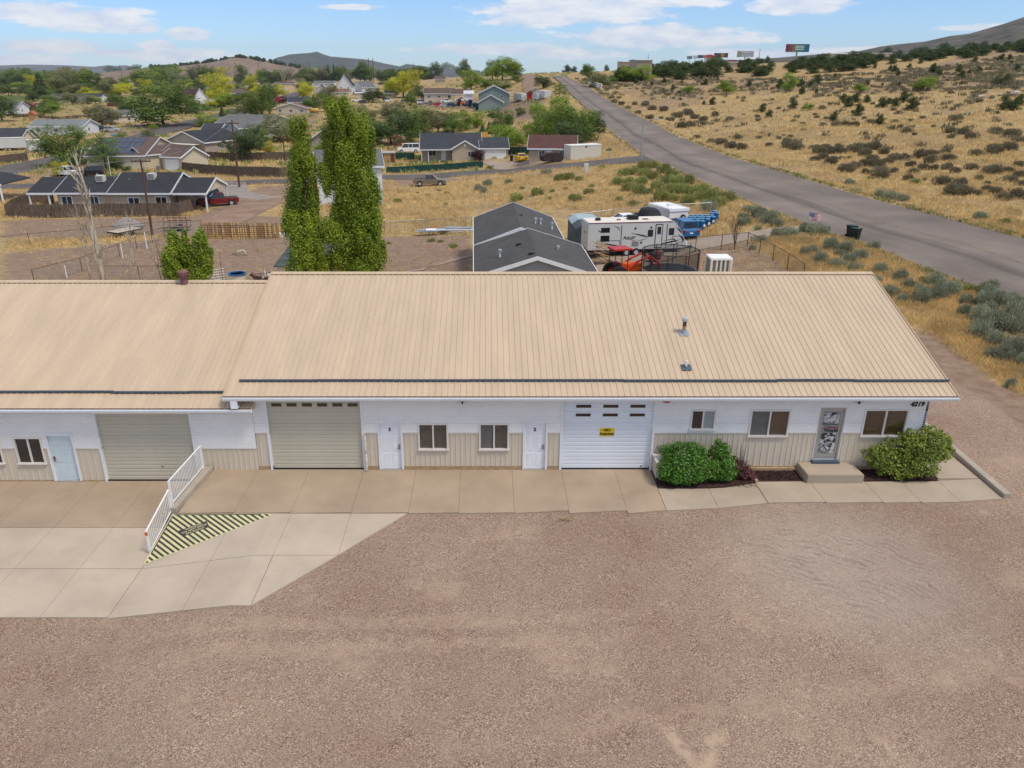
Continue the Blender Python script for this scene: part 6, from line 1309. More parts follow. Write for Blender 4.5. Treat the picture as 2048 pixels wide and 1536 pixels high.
many(S7([(65, 1035, 60), (300, 1030, 60), (275, 1070, 90), (330, 1100, 130), (140, 1090, 70), (215, 1040, 60), (350, 880, 60), (395, 930, 60), (325, 910, 55), (545, 940, 70), (630, 940, 80), (720, 940, 90), (780, 945, 90), (905, 925, 90), (1080, 915, 70), (1200, 905, 50), (1120, 955, 60), (1170, 990, 90), (1230, 1010, 50), (1535, 900, 110), (1560, 920, 50), (1495, 990, 110), (1590, 1000, 110), (1500, 1030, 70), (1650, 1035, 110), (1840, 990, 120), (1950, 1020, 160), (2010, 1060, 110), (1935, 1110, 130), (1830, 1120, 100), (110, 790, 50), (215, 815, 45), (490, 860, 50), (540, 815, 70), (500, 880, 50), (800, 790, 40), (915, 780, 50), (1070, 825, 60), (1110, 850, 70), (1240, 835, 50), (1590, 630, 70), (1500, 700, 60), (1810, 665, 60), (1630, 765, 60), (1710, 765, 70), (1840, 850, 55), (460, 1110, 70), (560, 1115, 100), (660, 1105, 90), (760, 1115, 100), (850, 1110, 90), (930, 1110, 110), (720, 630, 60), (600, 570, 40), (1060, 760, 60), (1290, 885, 60), (1370, 950, 50), (2030, 690, 50), (50, 870, 50), (60, 905, 60), (570, 890, 60), (850, 890, 50)]), 'sagedark', 'dusky brush over the slope', 'dusky low brush on the golden slope below the ridge junipers', .75)
many(S5([(880, 420, 60), (900, 455, 70), (960, 470, 70), (1090, 540, 60), (1180, 580, 90), (1010, 500, 60), (1140, 480, 80), (1200, 510, 90), (1290, 520, 90), (1350, 595, 70), (1320, 590, 50), (1400, 570, 100), (1480, 550, 110), (1530, 580, 90), (1430, 650, 110), (1500, 640, 100), (1590, 630, 90), (1690, 560, 80), (1600, 600, 90), (1810, 590, 80), (1870, 740, 90), (1740, 780, 120), (1820, 810, 120), (1900, 820, 110), (1660, 770, 80), (1550, 735, 80), (1150, 470, 70), (940, 420, 50), (1060, 470, 60), (1270, 580, 50), (1410, 380, 50), (2030, 570, 50), (840, 350, 50)]), 'sagedark', 'brush along the far side of the road', 'low grey-brown brush along the far side of the road', .8)
# uncounted low scrub and grass
def scatter_low(name, n, gen, m, size, hgt, nb, seed, asp=0.12):
    rn = np.random.default_rng(seed); C = []; k = 0
    for _ in range(n * 4):
        p = gen(rn)
        if p is None: continue
        C.append((p[0], p[1], TZ(p[0], p[1]))); k += 1
        if k >= n: break
    C = np.array(C); n = len(C); S = rn.uniform(.6, 1.4, n)
    B = np.repeat(C, nb, 0); s = np.repeat(S, nb); N = len(B); a = rn.random(N) * 6.283; lean = rn.uniform(0.1, 0.9, N)
    sz = size(B[:, 1]) if callable(size) else size; hg = hgt(B[:, 1]) if callable(hgt) else hgt
    up = np.stack([np.cos(a) * lean, np.sin(a) * lean, np.ones(N)], 1); L_ = hg * s * rn.uniform(.6, 1.2, N)
    Cc = B + np.stack([rn.normal(size=N) * sz, rn.normal(size=N) * sz, L_ * .4], 1)
    Nn = np.cross(up, rn.normal(size=(N, 3))); Nn /= np.linalg.norm(Nn, axis=1, keepdims=True) + 1e-9
    cl = np.repeat(rn.random(n), nb)
    me = quads_mesh(name, Cc, Nn, L_ * .55, .15 + .5 * cl + .35 * rn.random(N), m, asp, up=up); o = link(name, me); return stuff(o)
ROADPX = [LE + RE[::-1], [(1290, 311), (1100, 330), (900, 345), (640, 357), (250, 366), (0, 369), (0, 379), (250, 375), (640, 366), (900, 355), (1110, 338), (1312, 325)], [(0, 334), (102, 313), (215, 286), (340, 252), (442, 226), (543, 199), (590, 186), (618, 186), (540, 213), (420, 247), (290, 281), (190, 306), (70, 340), (0, 358)],
          [(1192, 500), (1380, 478), (1470, 468), (1560, 455), (1640, 452), (1650, 466), (1500, 480), (1390, 502), (1300, 532), (1192, 545)], [(440, 364), (490, 364), (560, 395), (570, 420), (470, 452), (400, 478), (320, 470), (400, 448), (440, 395)], [(960, 322), (1125, 318), (1130, 326), (1050, 333), (985, 339)], [(1043, 150), (1068, 151), (1078, 192), (1050, 197)]]
DIRT = [p for c, v, p in AREAS if c == 'dirt' and v > .7]
NOGRASS = [[(100, 350), (420, 350), (420, 400), (100, 400)], [(828, 290), (1020, 290), (1020, 322), (828, 322)], [(940, 420), (1200, 420), (1200, 560), (940, 560)]]
def grass_gen(y0, y1, c0, c1, keep_dirt=0.06, power=1.0):
    def f(rn):
        y = y0 * (y1 / y0) ** (rn.random() ** power); c = rn.uniform(c0, c1); x = c * y
        u, v = pix(x, y, TZ(x, y))
        if u < -60 or u > 2110: return None
        if y < 47 and x < 26.6 + rn.random() * 1.0: return None
        for p in ROADPX:
            if inpoly(u, v, p): return None
        for p in NOGRASS:
            if inpoly(u, v, p): return None
        if any(inpoly(u, v, p) for p in DIRT) and rn.random() > keep_dirt: return None
        if noise.noise(Vector((x / 5, y / 5, 1.7))) < -0.1 and rn.random() < .6: return None
        return (x, y)
    return f
scatter_low('dry_grass', 30000, grass_gen(33, 75, 0.28, 0.80, .1), M_LF['dry'], lambda y: .05 + .001 * y, lambda y: .34 + 0 * y, 6, 5, .055)
scatter_low('dry_grass', 52000, grass_gen(62, 170, -.62, .68, .04), M_LF['dry'], lambda y: .10 + .0006 * y, lambda y: .30 + .0008 * y, 4, 6, .12)
scatter_low('far_dry_grass', 26000, grass_gen(165, 420, -.62, .68, .25), M_LF['dry'], lambda y: .35 + 0 * y, lambda y: .5 + 0 * y, 3, 7, .3)
hill_poly = [(1130, 160), (1300, 150), (1500, 160), (1700, 150), (2060, 110), (2060, 300), (1700, 300), (1400, 270), (1200, 190)]
def scrub_gen(rn):
    y = 130 * (420 / 130) ** rn.random(); x = rn.uniform(.1, .70) * y; u, v = pix(x, y, TZ(x, y))
    if not inpoly(u, v, hill_poly) or any(inpoly(u, v, p) for p in ROADPX): return None
    if rn.random() < min(.97, max(0, (v + 14 * noise.noise(Vector((x / 18, y / 18, 0))) - 165) / 35)) or noise.noise(Vector((x / 9, y / 9, 5))) < -.1: return None
    return (x, y)
scatter_low('hill_scrub', 3600, scrub_gen, M_LF['sagedark'], .42, .8, 22, 8, .3)
def town_gen(rn):
    y = 150 * (700 / 150) ** rn.random(); x = rn.uniform(-.66, .1) * y; u, v = pix(x, y, TZ(x, y))
    if any(inpoly(u, v, p) for p in ROADPX) or rn.random() < .4: return None
    return (x, y)
scatter_low('roadside_weeds', 2600, town_gen, M_LF['rabbit'], .5, .8, 18, 9, .3)
def verge_gen(rn):
    k = rn.random() * (len(RE) - 1); i = int(k); f = k - i; s = rn.random() < .65; A = RE if s else LE; i = min(i, len(A) - 2)
    u = A[i][0] + (A[i + 1][0] - A[i][0]) * f; v = A[i][1] + (A[i + 1][1] - A[i][1]) * f
    u += (rn.uniform(2, 9) if s else -rn.uniform(2, 7)) ; v += -rn.uniform(0, 3) if s else rn.uniform(0, 3)
    if v < 175: return None
    p = P(u, v); return (p.x, p.y)
scatter_low('verge_weeds', 700, verge_gen, M_LF['rabbit'], .22, .3, 18, 10, .25)

# poplars right behind the workshop
def shaped_tree(name, label, u0, Y, lobes_px, n, size, m, trunk, sub=9, depth=1.0):
    b = YP(u0, 700, Y); z = TZ(b.x, Y); t = thing(name, label, 'tree', (b.x, Y, z)); L = []
    rn = random.Random(int(u0))
    for (u, v, ru, rv) in lobes_px:
        c = YP(u, v, Y); e = YP(u + ru, v, Y); f = YP(u, v - rv, Y); r_ = e.x - c.x; k = rn.uniform(.82, 1.12); L.append((c.x - b.x, rn.uniform(-.5, .5) * depth * r_, c.z - z, r_ * k, r_ * depth * k, (f.z - c.z) * k))
    o = link('crown', crown('crown', L, n, size, m, .35, sub=sub, vs=1.7, rag=.2), t)
    g = G()
    for path, r_ in trunk:
        pts = [YP(u, v, Y) - Vector((b.x, Y, z)) for u, v in path]; pts = [Vector((p.x, (i % 2) * .1, max(p.z, -.1))) for i, p in enumerate(pts)]
        g.tube(pts, [r_ * (1 - .75 * i / (len(pts) - 1)) for i in range(len(pts))], M_BARKP if r_ < .1 else M_BARK, 6)
    g.obj('trunk', t, smooth=True); return t
shaped_tree('poplar_tree', 'narrower of two tall bright green poplars behind the workshop', 615, 45.5, [(598, 258, 17, 34), (605, 300, 20, 40), (592, 345, 22, 40), (618, 335, 22, 40), (590, 400, 26, 45), (622, 395, 20, 45), (585, 440, 20, 38), (600, 460, 26, 40), (628, 450, 18, 40), (595, 505, 22, 32), (618, 510, 28, 35), (640, 500, 16, 30), (605, 535, 30, 28), (640, 530, 24, 22)], 80000, .05, M_LF['poplar'],
            [([(612, 640), (614, 520), (612, 420), (604, 300), (598, 240)], .16), ([(622, 560), (628, 480), (632, 420)], .05), ([(606, 550), (600, 470), (612, 440)], .05), ([(616, 520), (612, 470), (618, 400)], .05)])
shaped_tree('poplar_tree', 'broader and taller of two bright green poplars behind the workshop', 705, 46, [(672, 222, 20, 30), (690, 228, 24, 36), (712, 262, 26, 44), (672, 270, 26, 42), (728, 278, 18, 30), (665, 310, 22, 36), (700, 315, 32, 45), (730, 310, 22, 40), (655, 350, 20, 32), (690, 370, 34, 45), (725, 375, 30, 45), (745, 385, 16, 36), (685, 425, 32, 42), (722, 430, 32, 42), (748, 440, 20, 38), (665, 460, 22, 30), (700, 480, 34, 36), (740, 490, 28, 34), (690, 520, 34, 30), (730, 530, 34, 26), (755, 515, 16, 28), (765, 500, 8, 18)], 150000, .05, M_LF['poplar'],
            [([(706, 640), (708, 520), (704, 400), (696, 300), (690, 230)], .2), ([(690, 560), (680, 480), (672, 420)], .06), ([(720, 560), (730, 470), (736, 400)], .06)])
shaped_tree('poplar_tree', 'short bright green poplar clump behind the lower workshop', 378, 43.5, [(345, 478, 15, 22), (345, 505, 17, 22), (372, 505, 13, 24), (376, 530, 18, 22), (372, 485, 9, 18), (398, 478, 18, 22), (400, 505, 20, 24), (352, 535, 22, 24), (385, 545, 26, 20), (410, 530, 15, 26), (368, 470, 6, 10), (395, 552, 25, 16)], 30000, .052, M_LF['poplar'],
            [([(378, 640), (376, 560), (370, 500), (368, 462)], .06), ([(384, 600), (388, 520), (384, 480)], .04), ([(372, 600), (362, 520), (360, 480)], .04)])
# dead trees and saplings
def bare(name, label, u0, Y, stems, seed, m=None, tw=6, cat='tree'):
    b = YP(u0, 700, Y); z = TZ(b.x, Y); t = thing(name, label, cat, (b.x, Y, z)); rn = random.Random(seed); m = m or M_BARKP
    for path, r_ in stems:
        g = G(); pts = [YP(u, v, Y) - Vector((b.x, Y, z)) for u, v in path]; pts = [Vector((p.x, rn.uniform(-.15, .15), max(p.z, -.1))) for p in pts]
        g.tube(pts, [r_ * (1 - .85 * i / (len(pts) - 1)) for i in range(len(pts))], m, 6)
        for _ in range(tw):
            k = rn.uniform(.25, .95) * (len(pts) - 1); i = min(int(k), len(pts) - 2); p = pts[i].lerp(pts[i + 1], k - i); d = Vector((rn.uniform(-.5, .5), rn.uniform(-.4, .4), rn.uniform(.5, 1.1))) * rn.uniform(.6, 1.5)
            g.tube([p, p + d * .6, p + d + Vector((0, 0, .15))], [r_ * .3, r_ * .18, r_ * .06], m, 4)
            for _ in range(3): q = p + d * rn.uniform(.3, .9); e = Vector((rn.uniform(-.3, .3), rn.uniform(-.3, .3), rn.uniform(.1, .6))); g.tube([q, q + e], [r_ * .12, r_ * .03], m, 3)
        g.obj('trunk', t, smooth=True)
    return t
bare('dead_tree', 'tall pale leafless tree behind the lower workshop', 205, 43, [([(212, 600), (202, 540), (192, 480), (180, 430), (168, 370), (152, 310)], .17), ([(204, 560), (190, 500), (182, 440), (160, 380), (148, 330)], .08), ([(185, 600), (176, 520), (160, 460), (150, 410)], .05), ([(190, 590), (180, 540), (168, 470), (158, 440)], .05), ([(208, 580), (214, 500), (200, 450)], .03)], 3, tw=14)
bare('bare_sapling', 'thin leafless saplings left of the short poplar clump', 268, 43, [([(276, 600), (268, 540), (260, 480), (252, 430)], .05), ([(272, 600), (262, 530), (262, 490), (248, 460)], .04), ([(280, 600), (270, 560), (272, 520)], .03)], 5, tw=8)
bare('bare_sapling', 'dark bare stems right beside the short poplar clump', 330, 43, [([(336, 610), (326, 550), (316, 500), (300, 440)], .035), ([(332, 600), (318, 540), (312, 490)], .03), ([(340, 600), (330, 560), (328, 520)], .03)], 6, m=M_BARK, tw=6)
bare('bare_sapling', 'single thin dark stem in the bare corral', 446, 44, [([(452, 600), (444, 540), (436, 490)], .03)], 7, m=M_BARK, tw=1)
for u, v, vt, w_, l_ in [(567, 178, 128, 20, 'bare tan tree standing over the far bungalows'), (218, 210, 183, 22, 'bare brown bushy tree by the long white house'), (176, 246, 214, 24, 'bare reddish thicket tree left of the small cream house'), (1470, 500, 445, 18, 'small dead tree by the chain-link fence')]:
    p = P(u, v); Y = p.y; m_ = M_BARKP if l_.startswith('bare tan') else M_BARK; h_ = v - vt
    bare('bare_tree', l_, u, Y, [([(u, v), (u + 1, v - h_ * .5), (u, vt)], .02 * (YP(u, vt, Y).z - p.z))] + [([(u, v - h_ * .2), (u + s * w_ * .3, v - h_ * .6), (u + s * w_ * .5, vt + h_ * .15)], .012 * (YP(u, vt, Y).z - p.z)) for s in (-1, 1, -.5, .6)], int(u), m=m_, tw=10)
# shrubs against the front wall
def front_shrub(name, label, lobes, n, size, m, sub=6, stems=0):
    xs_ = sum(l[0] for l in lobes) / len(lobes); ys_ = sum(l[1] for l in lobes) / len(lobes); t = thing(name, label, 'shrub', (xs_, ys_, 0)); L = [(a - xs_, b - ys_, c, d, e, f) for a, b, c, d, e, f in lobes]
    link('foliage', crown('foliage', L, n, size, m, .55, sub=sub), t); rn = random.Random(n)
    g = G()
    for _ in range(stems or 6): a = rn.random() * 6.28; q = rn.uniform(.2, 1.1) if stems else .3; g.tube([(rn.uniform(-.2, .2), rn.uniform(-.2, .2), -.05), (q * .5 * math.cos(a), q * .4 * math.sin(a), .4), (q * math.cos(a), q * .8 * math.sin(a), rn.uniform(.8, 1.5))], [.035, .02, .006], M_BARK, 5)
    g.obj('stem', t); return t
front_shrub('clipped_shrub', 'larger clipped round green shrub left, by the white garage door', [(7.75, 27.6, .95, .85, .62, .62), (7.45, 27.3, .62, .75, .55, .6), (8.2, 27.35, .6, .72, .5, .55), (8.3, 27.7, .9, .5, .4, .45), (7.75, 27.15, .45, .8, .45, .42)], 17000, .042, M_LF['shrub'])
front_shrub('clipped_shrub', 'smaller clipped round green shrub beside the barberry', [(9.35, 27.55, .62, .52, .5, .55), (9.25, 27.7, 1.15, .42, .4, .38), (9.0, 27.4, .5, .45, .4, .4), (9.5, 27.45, .45, .42, .4, .4)], 10000, .042, M_LF['shrub'])
front_shrub('barberry_shrub', 'small purple barberry shrub left of the timber edging', [(10.1, 27.75, .38, .45, .42, .36), (10.35, 27.6, .25, .34, .3, .25), (9.9, 27.85, .6, .25, .25, .25)], 3600, .035, mat('barberry_leaves', (.13, .045, .045), .6, .3, 3, leaf=True))
front_shrub('spreading_shrub', 'large loose spreading green shrub at the right corner of the workshop', [(16.6, 28.0, 1.1, 1.0, .6, .6), (17.4, 28.0, 1.15, .9, .6, .65), (15.7, 27.9, .85, .6, .5, .42), (16.1, 27.7, .6, .6, .45, .45), (17.2, 27.6, .65, .8, .5, .5), (18.1, 28.1, .95, .55, .5, .4), (18.3, 28.3, 1.3, .4, .4, .35), (17.6, 28.2, 1.75, .5, .4, .35), (16.9, 28.1, 1.6, .4, .4, .3), (16.6, 27.6, .4, .6, .35, .35), (15.5, 27.8, 1.1, .35, .3, .25)], 15000, .048, M_LF['shrub2'], sub=7, stems=14)
# ------------------------------------------------------------------ distant hills
def ridge(name, prof, Y, base, depth, m, seed, rough=1.0, n=160):
    us = np.linspace(prof[0][0], prof[-1][0], n); vs = np.interp(us, [p[0] for p in prof], [p[1] for p in prof]); V = []; F = []
    rws = 16
    for j in range(rws + 1):
        f = j / rws; y = Y - depth * (1 - f) if j <= 12 else Y + depth * (j - 12) / 4
        for i, u in enumerate(us):
            t = YP(u, vs[i], Y); H_ = max(0, t.z - base); s = min(1, j / 12.0) if j <= 12 else max(0, 1 - (j - 12) / 4)
            yy = Y - depth * (1 - min(1, j / 12)) if j <= 12 else Y + depth * (j - 12) / 4
            nzv = noise.noise(Vector((u / 40.0 * rough, j * .35, seed))) + .5 * noise.noise(Vector((u / 14.0 * rough, j * .6, seed + 4)))
            z = base + H_ * (s ** 0.85) + (H_ * .22 * nzv * (1 - abs(2 * min(s, 1) - 1)) if 0 < j < 12 else 0)
            x = t.x / Y * (yy * .35 + Y * .65); V.append((x, yy, z))
    for j in range(rws):
        for i in range(n - 1): a = j * n + i; F.append((a, a + 1, a + n + 1, a + n))
    me = bpy.data.meshes.new(name); me.from_pydata(V, [], F); me.materials.append(m); me.update()
    for p in me.polygons: p.use_smooth = True
    return struct(link(name, me))
def hillmat(name, a, b, sc): return mat(name, a, 0.95, 0.2, sc, col2=b, detail=12, space='World')
M_H1 = hillmat('dry_brown_hill', (.24, .17, .125), (.15, .105, .075), .012); M_H2 = hillmat('blue_forest_mountain', (.10, .10, .085), (.045, .055, .045), .0022); M_H3 = hillmat('far_mesa', (.12, .11, .10), (.07, .07, .06), .001); M_H4 = hillmat('juniper_mountain', (.125, .10, .07), (.022, .032, .018), .014)
ridge('mesa', [(-300, 131), (-100, 131), (0, 131), (60, 129), (130, 130.5), (195, 134), (215, 130), (232, 132), (250, 130), (280, 137), (360, 141)], 13000, -60, 2500, M_H3, 1)
ridge('mountain', [(500, 134), (522, 127), (545, 120), (577, 109), (600, 107), (618, 106), (634, 103), (648, 109), (662, 113), (700, 116), (735, 119), (770, 127), (800, 133), (812, 128), (822, 129), (850, 133), (880, 136), (960, 141)], 7000, -60, 2500, M_H2, 2, 1.4)
ridge('brown_hill', [(230, 142), (290, 138), (330, 134), (380, 128), (430, 121), (470, 113), (480, 112), (500, 113), (520, 118), (560, 126), (600, 134), (650, 141)], 2600, -40, 700, M_H1, 3)
ridge('juniper_mountain', [(1380, 130), (1460, 121), (1560, 115), (1640, 108), (1720, 102), (1760, 93), (1800, 88), (1850, 83), (1900, 72), (1940, 67), (1975, 57), (2010, 47), (2048, 34), (2140, 12), (2300, -10), (2500, -20)], 2400, 20, 1300, M_H4, 4, 1.2, 220)
rn = random.Random(12); C_ = []
for _ in range(150):
    u = rn.uniform(300, 600); v = np.interp(u, [330, 380, 430, 480, 520, 560, 600], [134, 128, 121, 112.5, 118, 126, 133]) + abs(rn.gauss(0, 1)) * 5 * rn.random() ** 1.5
    t = YP(u, v, 2560); C_.append(t)
g = G()
for t in C_: s = rn.uniform(3, 7); g.lathe([(s * .6, -s * .4), (s, s * .3), (s * .7, s), (.1, s * 1.3)], M_LF['dark'], tuple(t), 6)
stuff(g.obj('hill_trees')); 
def road_mound(): pass
# ------------------------------------------------------------------ vehicles
PAINT = {'white': M_WHITE, 'silver': M_SILV, 'red': M_RED, 'dred': mat('dark_red_paint', (.17, .02, .02), .35, .1, 2), 'tan': M_TANP, 'navy': mat('navy_car_paint', (.03, .045, .07), .3, .1, 2), 'black': mat('black_car_paint', (.02, .02, .022), .3, .1, 2), 'yellow': mat('yellow_car_paint', (.75, .45, .01), .35, .05, 2), 'blue': mat('blue_car_paint', (.02, .12, .28), .3, .1, 2), 'orange': M_ORG, 'grey': M_GREY, 'cream': M_CREAM}
M_CG = mat('car_glass', (.018, .022, .026), .06, .2, 1, spec=.7); M_LAMP = mat('lamp_glass', (.7, .7, .66), .15, .05, 2, spec=.6); M_TAIL = mat('tail_lamp_red', (.35, .012, .012), .25, .1, 2)
VDEF = {  # length, width, body outline (x,z), cabin outline base->roof, wheel x, wheel radius
 'sedan': (4.7, 1.8, [(-2.3, .35), (-2.33, .75), (-2.2, 1.0), (-1.5, 1.05), (.75, 1.0), (2.05, .85), (2.33, .65), (2.3, .3), (1.9, .22), (-1.9, .22)], [(-1.75, 1.02), (-.95, 1.45), (.35, 1.45), (1.15, .98)], (-1.4, 1.4), .33),
 'suv': (4.8, 1.9, [(-2.35, .4), (-2.38, .9), (-2.25, 1.12), (.85, 1.12), (2.1, 1.0), (2.38, .75), (2.35, .35), (1.9, .28), (-1.9, .28)], [(-2.2, 1.1), (-1.95, 1.72), (.25, 1.74), (1.05, 1.1)], (-1.45, 1.45), .37),
 'pickup': (5.4, 1.9, [(-2.7, .5), (-2.7, 1.12), (-.75, 1.12), (-.75, 1.1), (1.25, 1.12), (2.45, 1.04), (2.7, .8), (2.68, .42), (2.2, .35), (-2.3, .38)], [(-.78, 1.08), (-.68, 1.78), (.55, 1.78), (1.3, 1.1)], (-1.65, 1.7), .4),
 'van': (5.3, 2.0, [(-2.6, .4), (-2.62, 1.2), (1.6, 1.2), (2.3, 1.05), (2.62, .8), (2.6, .35), (-2.3, .3)], [(-2.58, 1.18), (-2.5, 2.05), (1.0, 2.08), (1.75, 1.18)], (-1.7, 1.7), .37)}
VC = {}
def vehicle(u, v, heading, kind, color, label, name=None, scale=1.0, cat=None, group=None, pos=None):
    L_, W_, body, cab, wx, wr = VDEF[kind]; p = pos or P(u, v); key = (kind, color)
    nm = name or {'sedan': 'parked_car', 'suv': 'parked_suv', 'pickup': 'pickup_truck', 'van': 'parked_van'}[kind]; cat = cat or {'sedan': 'car', 'suv': 'car', 'pickup': 'pickup truck', 'van': 'van'}[kind]
    if key in VC: return copy_tree(VC[key], tuple(p), R(heading), label, group, scale)
    t = thing(nm, label, cat, tuple(p), R(heading), group); pm = PAINT[color]; h = W_ / 2
    g = G(); secs = []
    for y, s, dz in ((-h, .985, .03), (-h + .09, 1, 0), (h - .09, 1, 0), (h, .985, .03)): secs.append([(x * s, y, (z - .6) * (1 - dz * 2) + .6) for x, z in body])
    g.loft(secs, pm)
    if kind == 'pickup': g.box(-2.6, -.8, -h + .12, h - .12, 1.121, 1.135, M_BLACK)
    g.box(-L_ / 2 - .03, -L_ / 2 + .1, -h + .1, h - .1, .38, .58, M_STEEL if kind == 'pickup' else pm); g.box(L_ / 2 - .12, L_ / 2 + .02, -h + .12, h - .12, .34, .52, M_GREY)
    g.obj('body', t, bevel=.03, smooth=False)
    g = G(); c1 = h - .1; c2 = h - .28; n = len(cab); lo = cab[0][1]; hi = cab[1][1]
    def yy(z, k): f = (z - lo) / (hi - lo); return k * (c1 + (c2 - c1) * f)
    g.loft([[(x, yy(z, -1), z) for x, z in cab], [(x, yy(z, 1), z) for x, z in cab]], M_CG); g.obj('window', t)
    g = G(); g.box(cab[1][0] - .02, cab[2][0] + .03, -c2 - .02, c2 + .02, hi - .03, hi + .045, pm); g.obj('roof', t, bevel=.03)
    g = G()
    xs_ = [(cab[0], cab[1]), (cab[3], cab[2])] + [((a, lo), (a, hi)) for a in ((-.35,) if kind == 'sedan' else (-.95, .0) if kind in ('suv', 'van') else (-.05,))]
    for (a, b) in xs_:
        for k in (-1, 1): g.tube([(a[0], k * (c1 + .005), a[1]), (b[0], k * (c2 + .005), b[1])], .045, pm, 4)
    g.obj('pillar', t); stuff(t.children[-1])
    for x in wx:
        for k in (-1, 1):
            g = G(); y = k * (h - .1); g.tube([(0, -.13, 0), (0, -.1, 0), (0, .1, 0), (0, .13, 0)], [wr * .85, wr, wr, wr * .85], M_RUB, 14); w_ = g.obj('wheel', t, (x, y, wr)); g = G(); g.cyl((0, k * .10, 0), (0, k * .137, 0), wr * .6, M_SILV, 10); g.obj('rim', w_)
            g = G(); g.prism([(wr * 1.18 * math.cos(a), wr * 1.18 * math.sin(a)) for a in [math.pi * q / 8 for q in range(9)]], min(k * (h - .02), k * (h + .012)), max(k * (h - .02), k * (h + .012)), M_BLACK, 'y'); g.obj('wheel_arch', t, (x, 0, wr))
    for k in (-1, 1):
        z = body[-4][1] + .12 if kind != 'sedan' else .68
        g = G(); g.box(L_ / 2 - .14, L_ / 2 + .03, -.2, .2, -.07, .08, M_LAMP); g.obj('headlight', t, (0, k * (h - .32), .78 if kind != 'sedan' else .66), bevel=.01)
        g = G(); g.box(-L_ / 2 - .035, -L_ / 2 + .1, -.13, .13, -.1, .13, M_TAIL); g.obj('tail_light', t, (0, k * (h - .22), .85), bevel=.01)
    g = G(); g.box(L_ / 2 - .05, L_ / 2 + .022, -.5, .5, .56, .76, M_BLACK); g.obj('grille', t); g = G(); g.box(-L_ / 2 - .04, -L_ / 2 - .01, -.16, .16, .62, .76, M_WHITE); g.obj('number_plate', t)
    t.scale = (scale,) * 3; VC[key] = t; return t
vehicle(860, 371, 3, 'pickup', 'tan', 'tan-grey extended-cab pickup parked on the dry lot')
vehicle(1042, 322, 97, 'sedan', 'yellow', 'bright yellow coupe on the driveway by the maroon-roofed outbuilding')
vehicle(1249, 456, 100, 'sedan', 'white', 'white sedan parked behind the travel trailer')
vehicle(438, 411, 205, 'pickup', 'dred', 'dark red pickup beside the duplex carport', scale=1.0)
vehicle(409, 401, 238, 'suv', 'navy', 'dark blue car under the duplex carport')
vehicle(135, 352, -8, 'pickup', 'white', 'white pickup parked behind the duplex'); vehicle(183, 352, 185, 'suv', 'black', 'black car beside the white pickup behind the duplex')
vehicle(180, 312, 20, 'suv', 'silver', 'silver car half hidden by the spreading tree'); vehicle(225, 264, 10, 'suv', 'silver', 'silver estate car on the lot of the small cream house'); vehicle(195, 262, 200, 'suv', 'navy', 'dark car left of the silver estate car')
vehicle(292, 241, 5, 'suv', 'black', 'black car by the bright blue tarp under the elm'); vehicle(70, 192, 0, 'sedan', 'silver', 'silver car on the grass at far left'); vehicle(98, 387, 200, 'suv', 'navy', 'dark car under the left duplex carport')
vehicle(817, 305, 186, 'van', 'white', 'white van left of the beige house'); vehicle(72, 214, 12, 'van', 'cream', 'cream camper truck beside the red carport')
for u, v, hd, kd, co, lb_ in [(712, 203, 20, 'pickup', 'white', 'white truck on the lot left of the round dark tree'), (727, 207, 60, 'suv', 'navy', 'dark car left of the round dark tree'), (810, 206, 5, 'suv', 'grey', 'grey car right of the round dark tree'), (845, 208, 10, 'van', 'white', 'white box truck in front of the peach house'), (861, 210, 5, 'pickup', 'tan', 'brown truck right of the white box truck'), (893, 206, 8, 'pickup', 'white', 'white pickup in front of the peach house'), (922, 203, 2, 'pickup', 'white', 'white pickup by the garage of the peach house'), (890, 214, 10, 'sedan', 'silver', 'silver car in the crowded front lot'), (905, 214, 12, 'suv', 'navy', 'dark blue car in the crowded front lot'), (935, 211, 90, 'suv', 'blue', 'small blue vehicle by the green screened pen'), (878, 212, 5, 'sedan', 'red', 'red car in the crowded front lot'), (547, 206, 12, 'suv', 'red', 'red car beside the maroon tree'), (570, 180, 5, 'sedan', 'white', 'white car on the far street by the bungalows'), (775, 204, 10, 'van', 'white', 'white utility truck right of the round dark tree'), (212, 203, 0, 'suv', 'grey', 'grey vehicle beside the long white house'), (480, 206, 20, 'suv', 'silver', 'pale vehicle among trees beyond the grass'), (655, 205, 5, 'sedan', 'grey', 'dark grey car below the rust-roofed house')]:
    vehicle(u, v, hd, kd, co, lb_)
def red_cab(u, v):
    t = thing('truck_tractor', 'red truck cab parked beside the maroon tree', 'truck', tuple(P(u, v)), R(10)); g = G(); g.prism([(-2.5, .6), (-2.5, 3.2), (0, 3.2), (.4, 2.6), (.5, 1.9), (2.3, 1.8), (2.5, 1.2), (2.5, .6)], -1.2, 1.2, M_RED, 'y'); g.obj('cab', t, bevel=.05)
    g = G(); g.prism([(.02, 3.0), (.42, 2.5), (.52, 1.95), (.56, 1.95), (.46, 2.55), (.06, 3.05)], -1.0, 1.0, M_CG, 'y'); g.obj('windscreen', t)
    for x in (-1.8, -.8, 1.7):
        for k in (-1, 1): g = G(); g.cyl((0, -.15, 0), (0, .15, 0), .5, M_RUB, 12); g.obj('wheel', t, (x, k * 1.05, .5))
red_cab(560, 206)
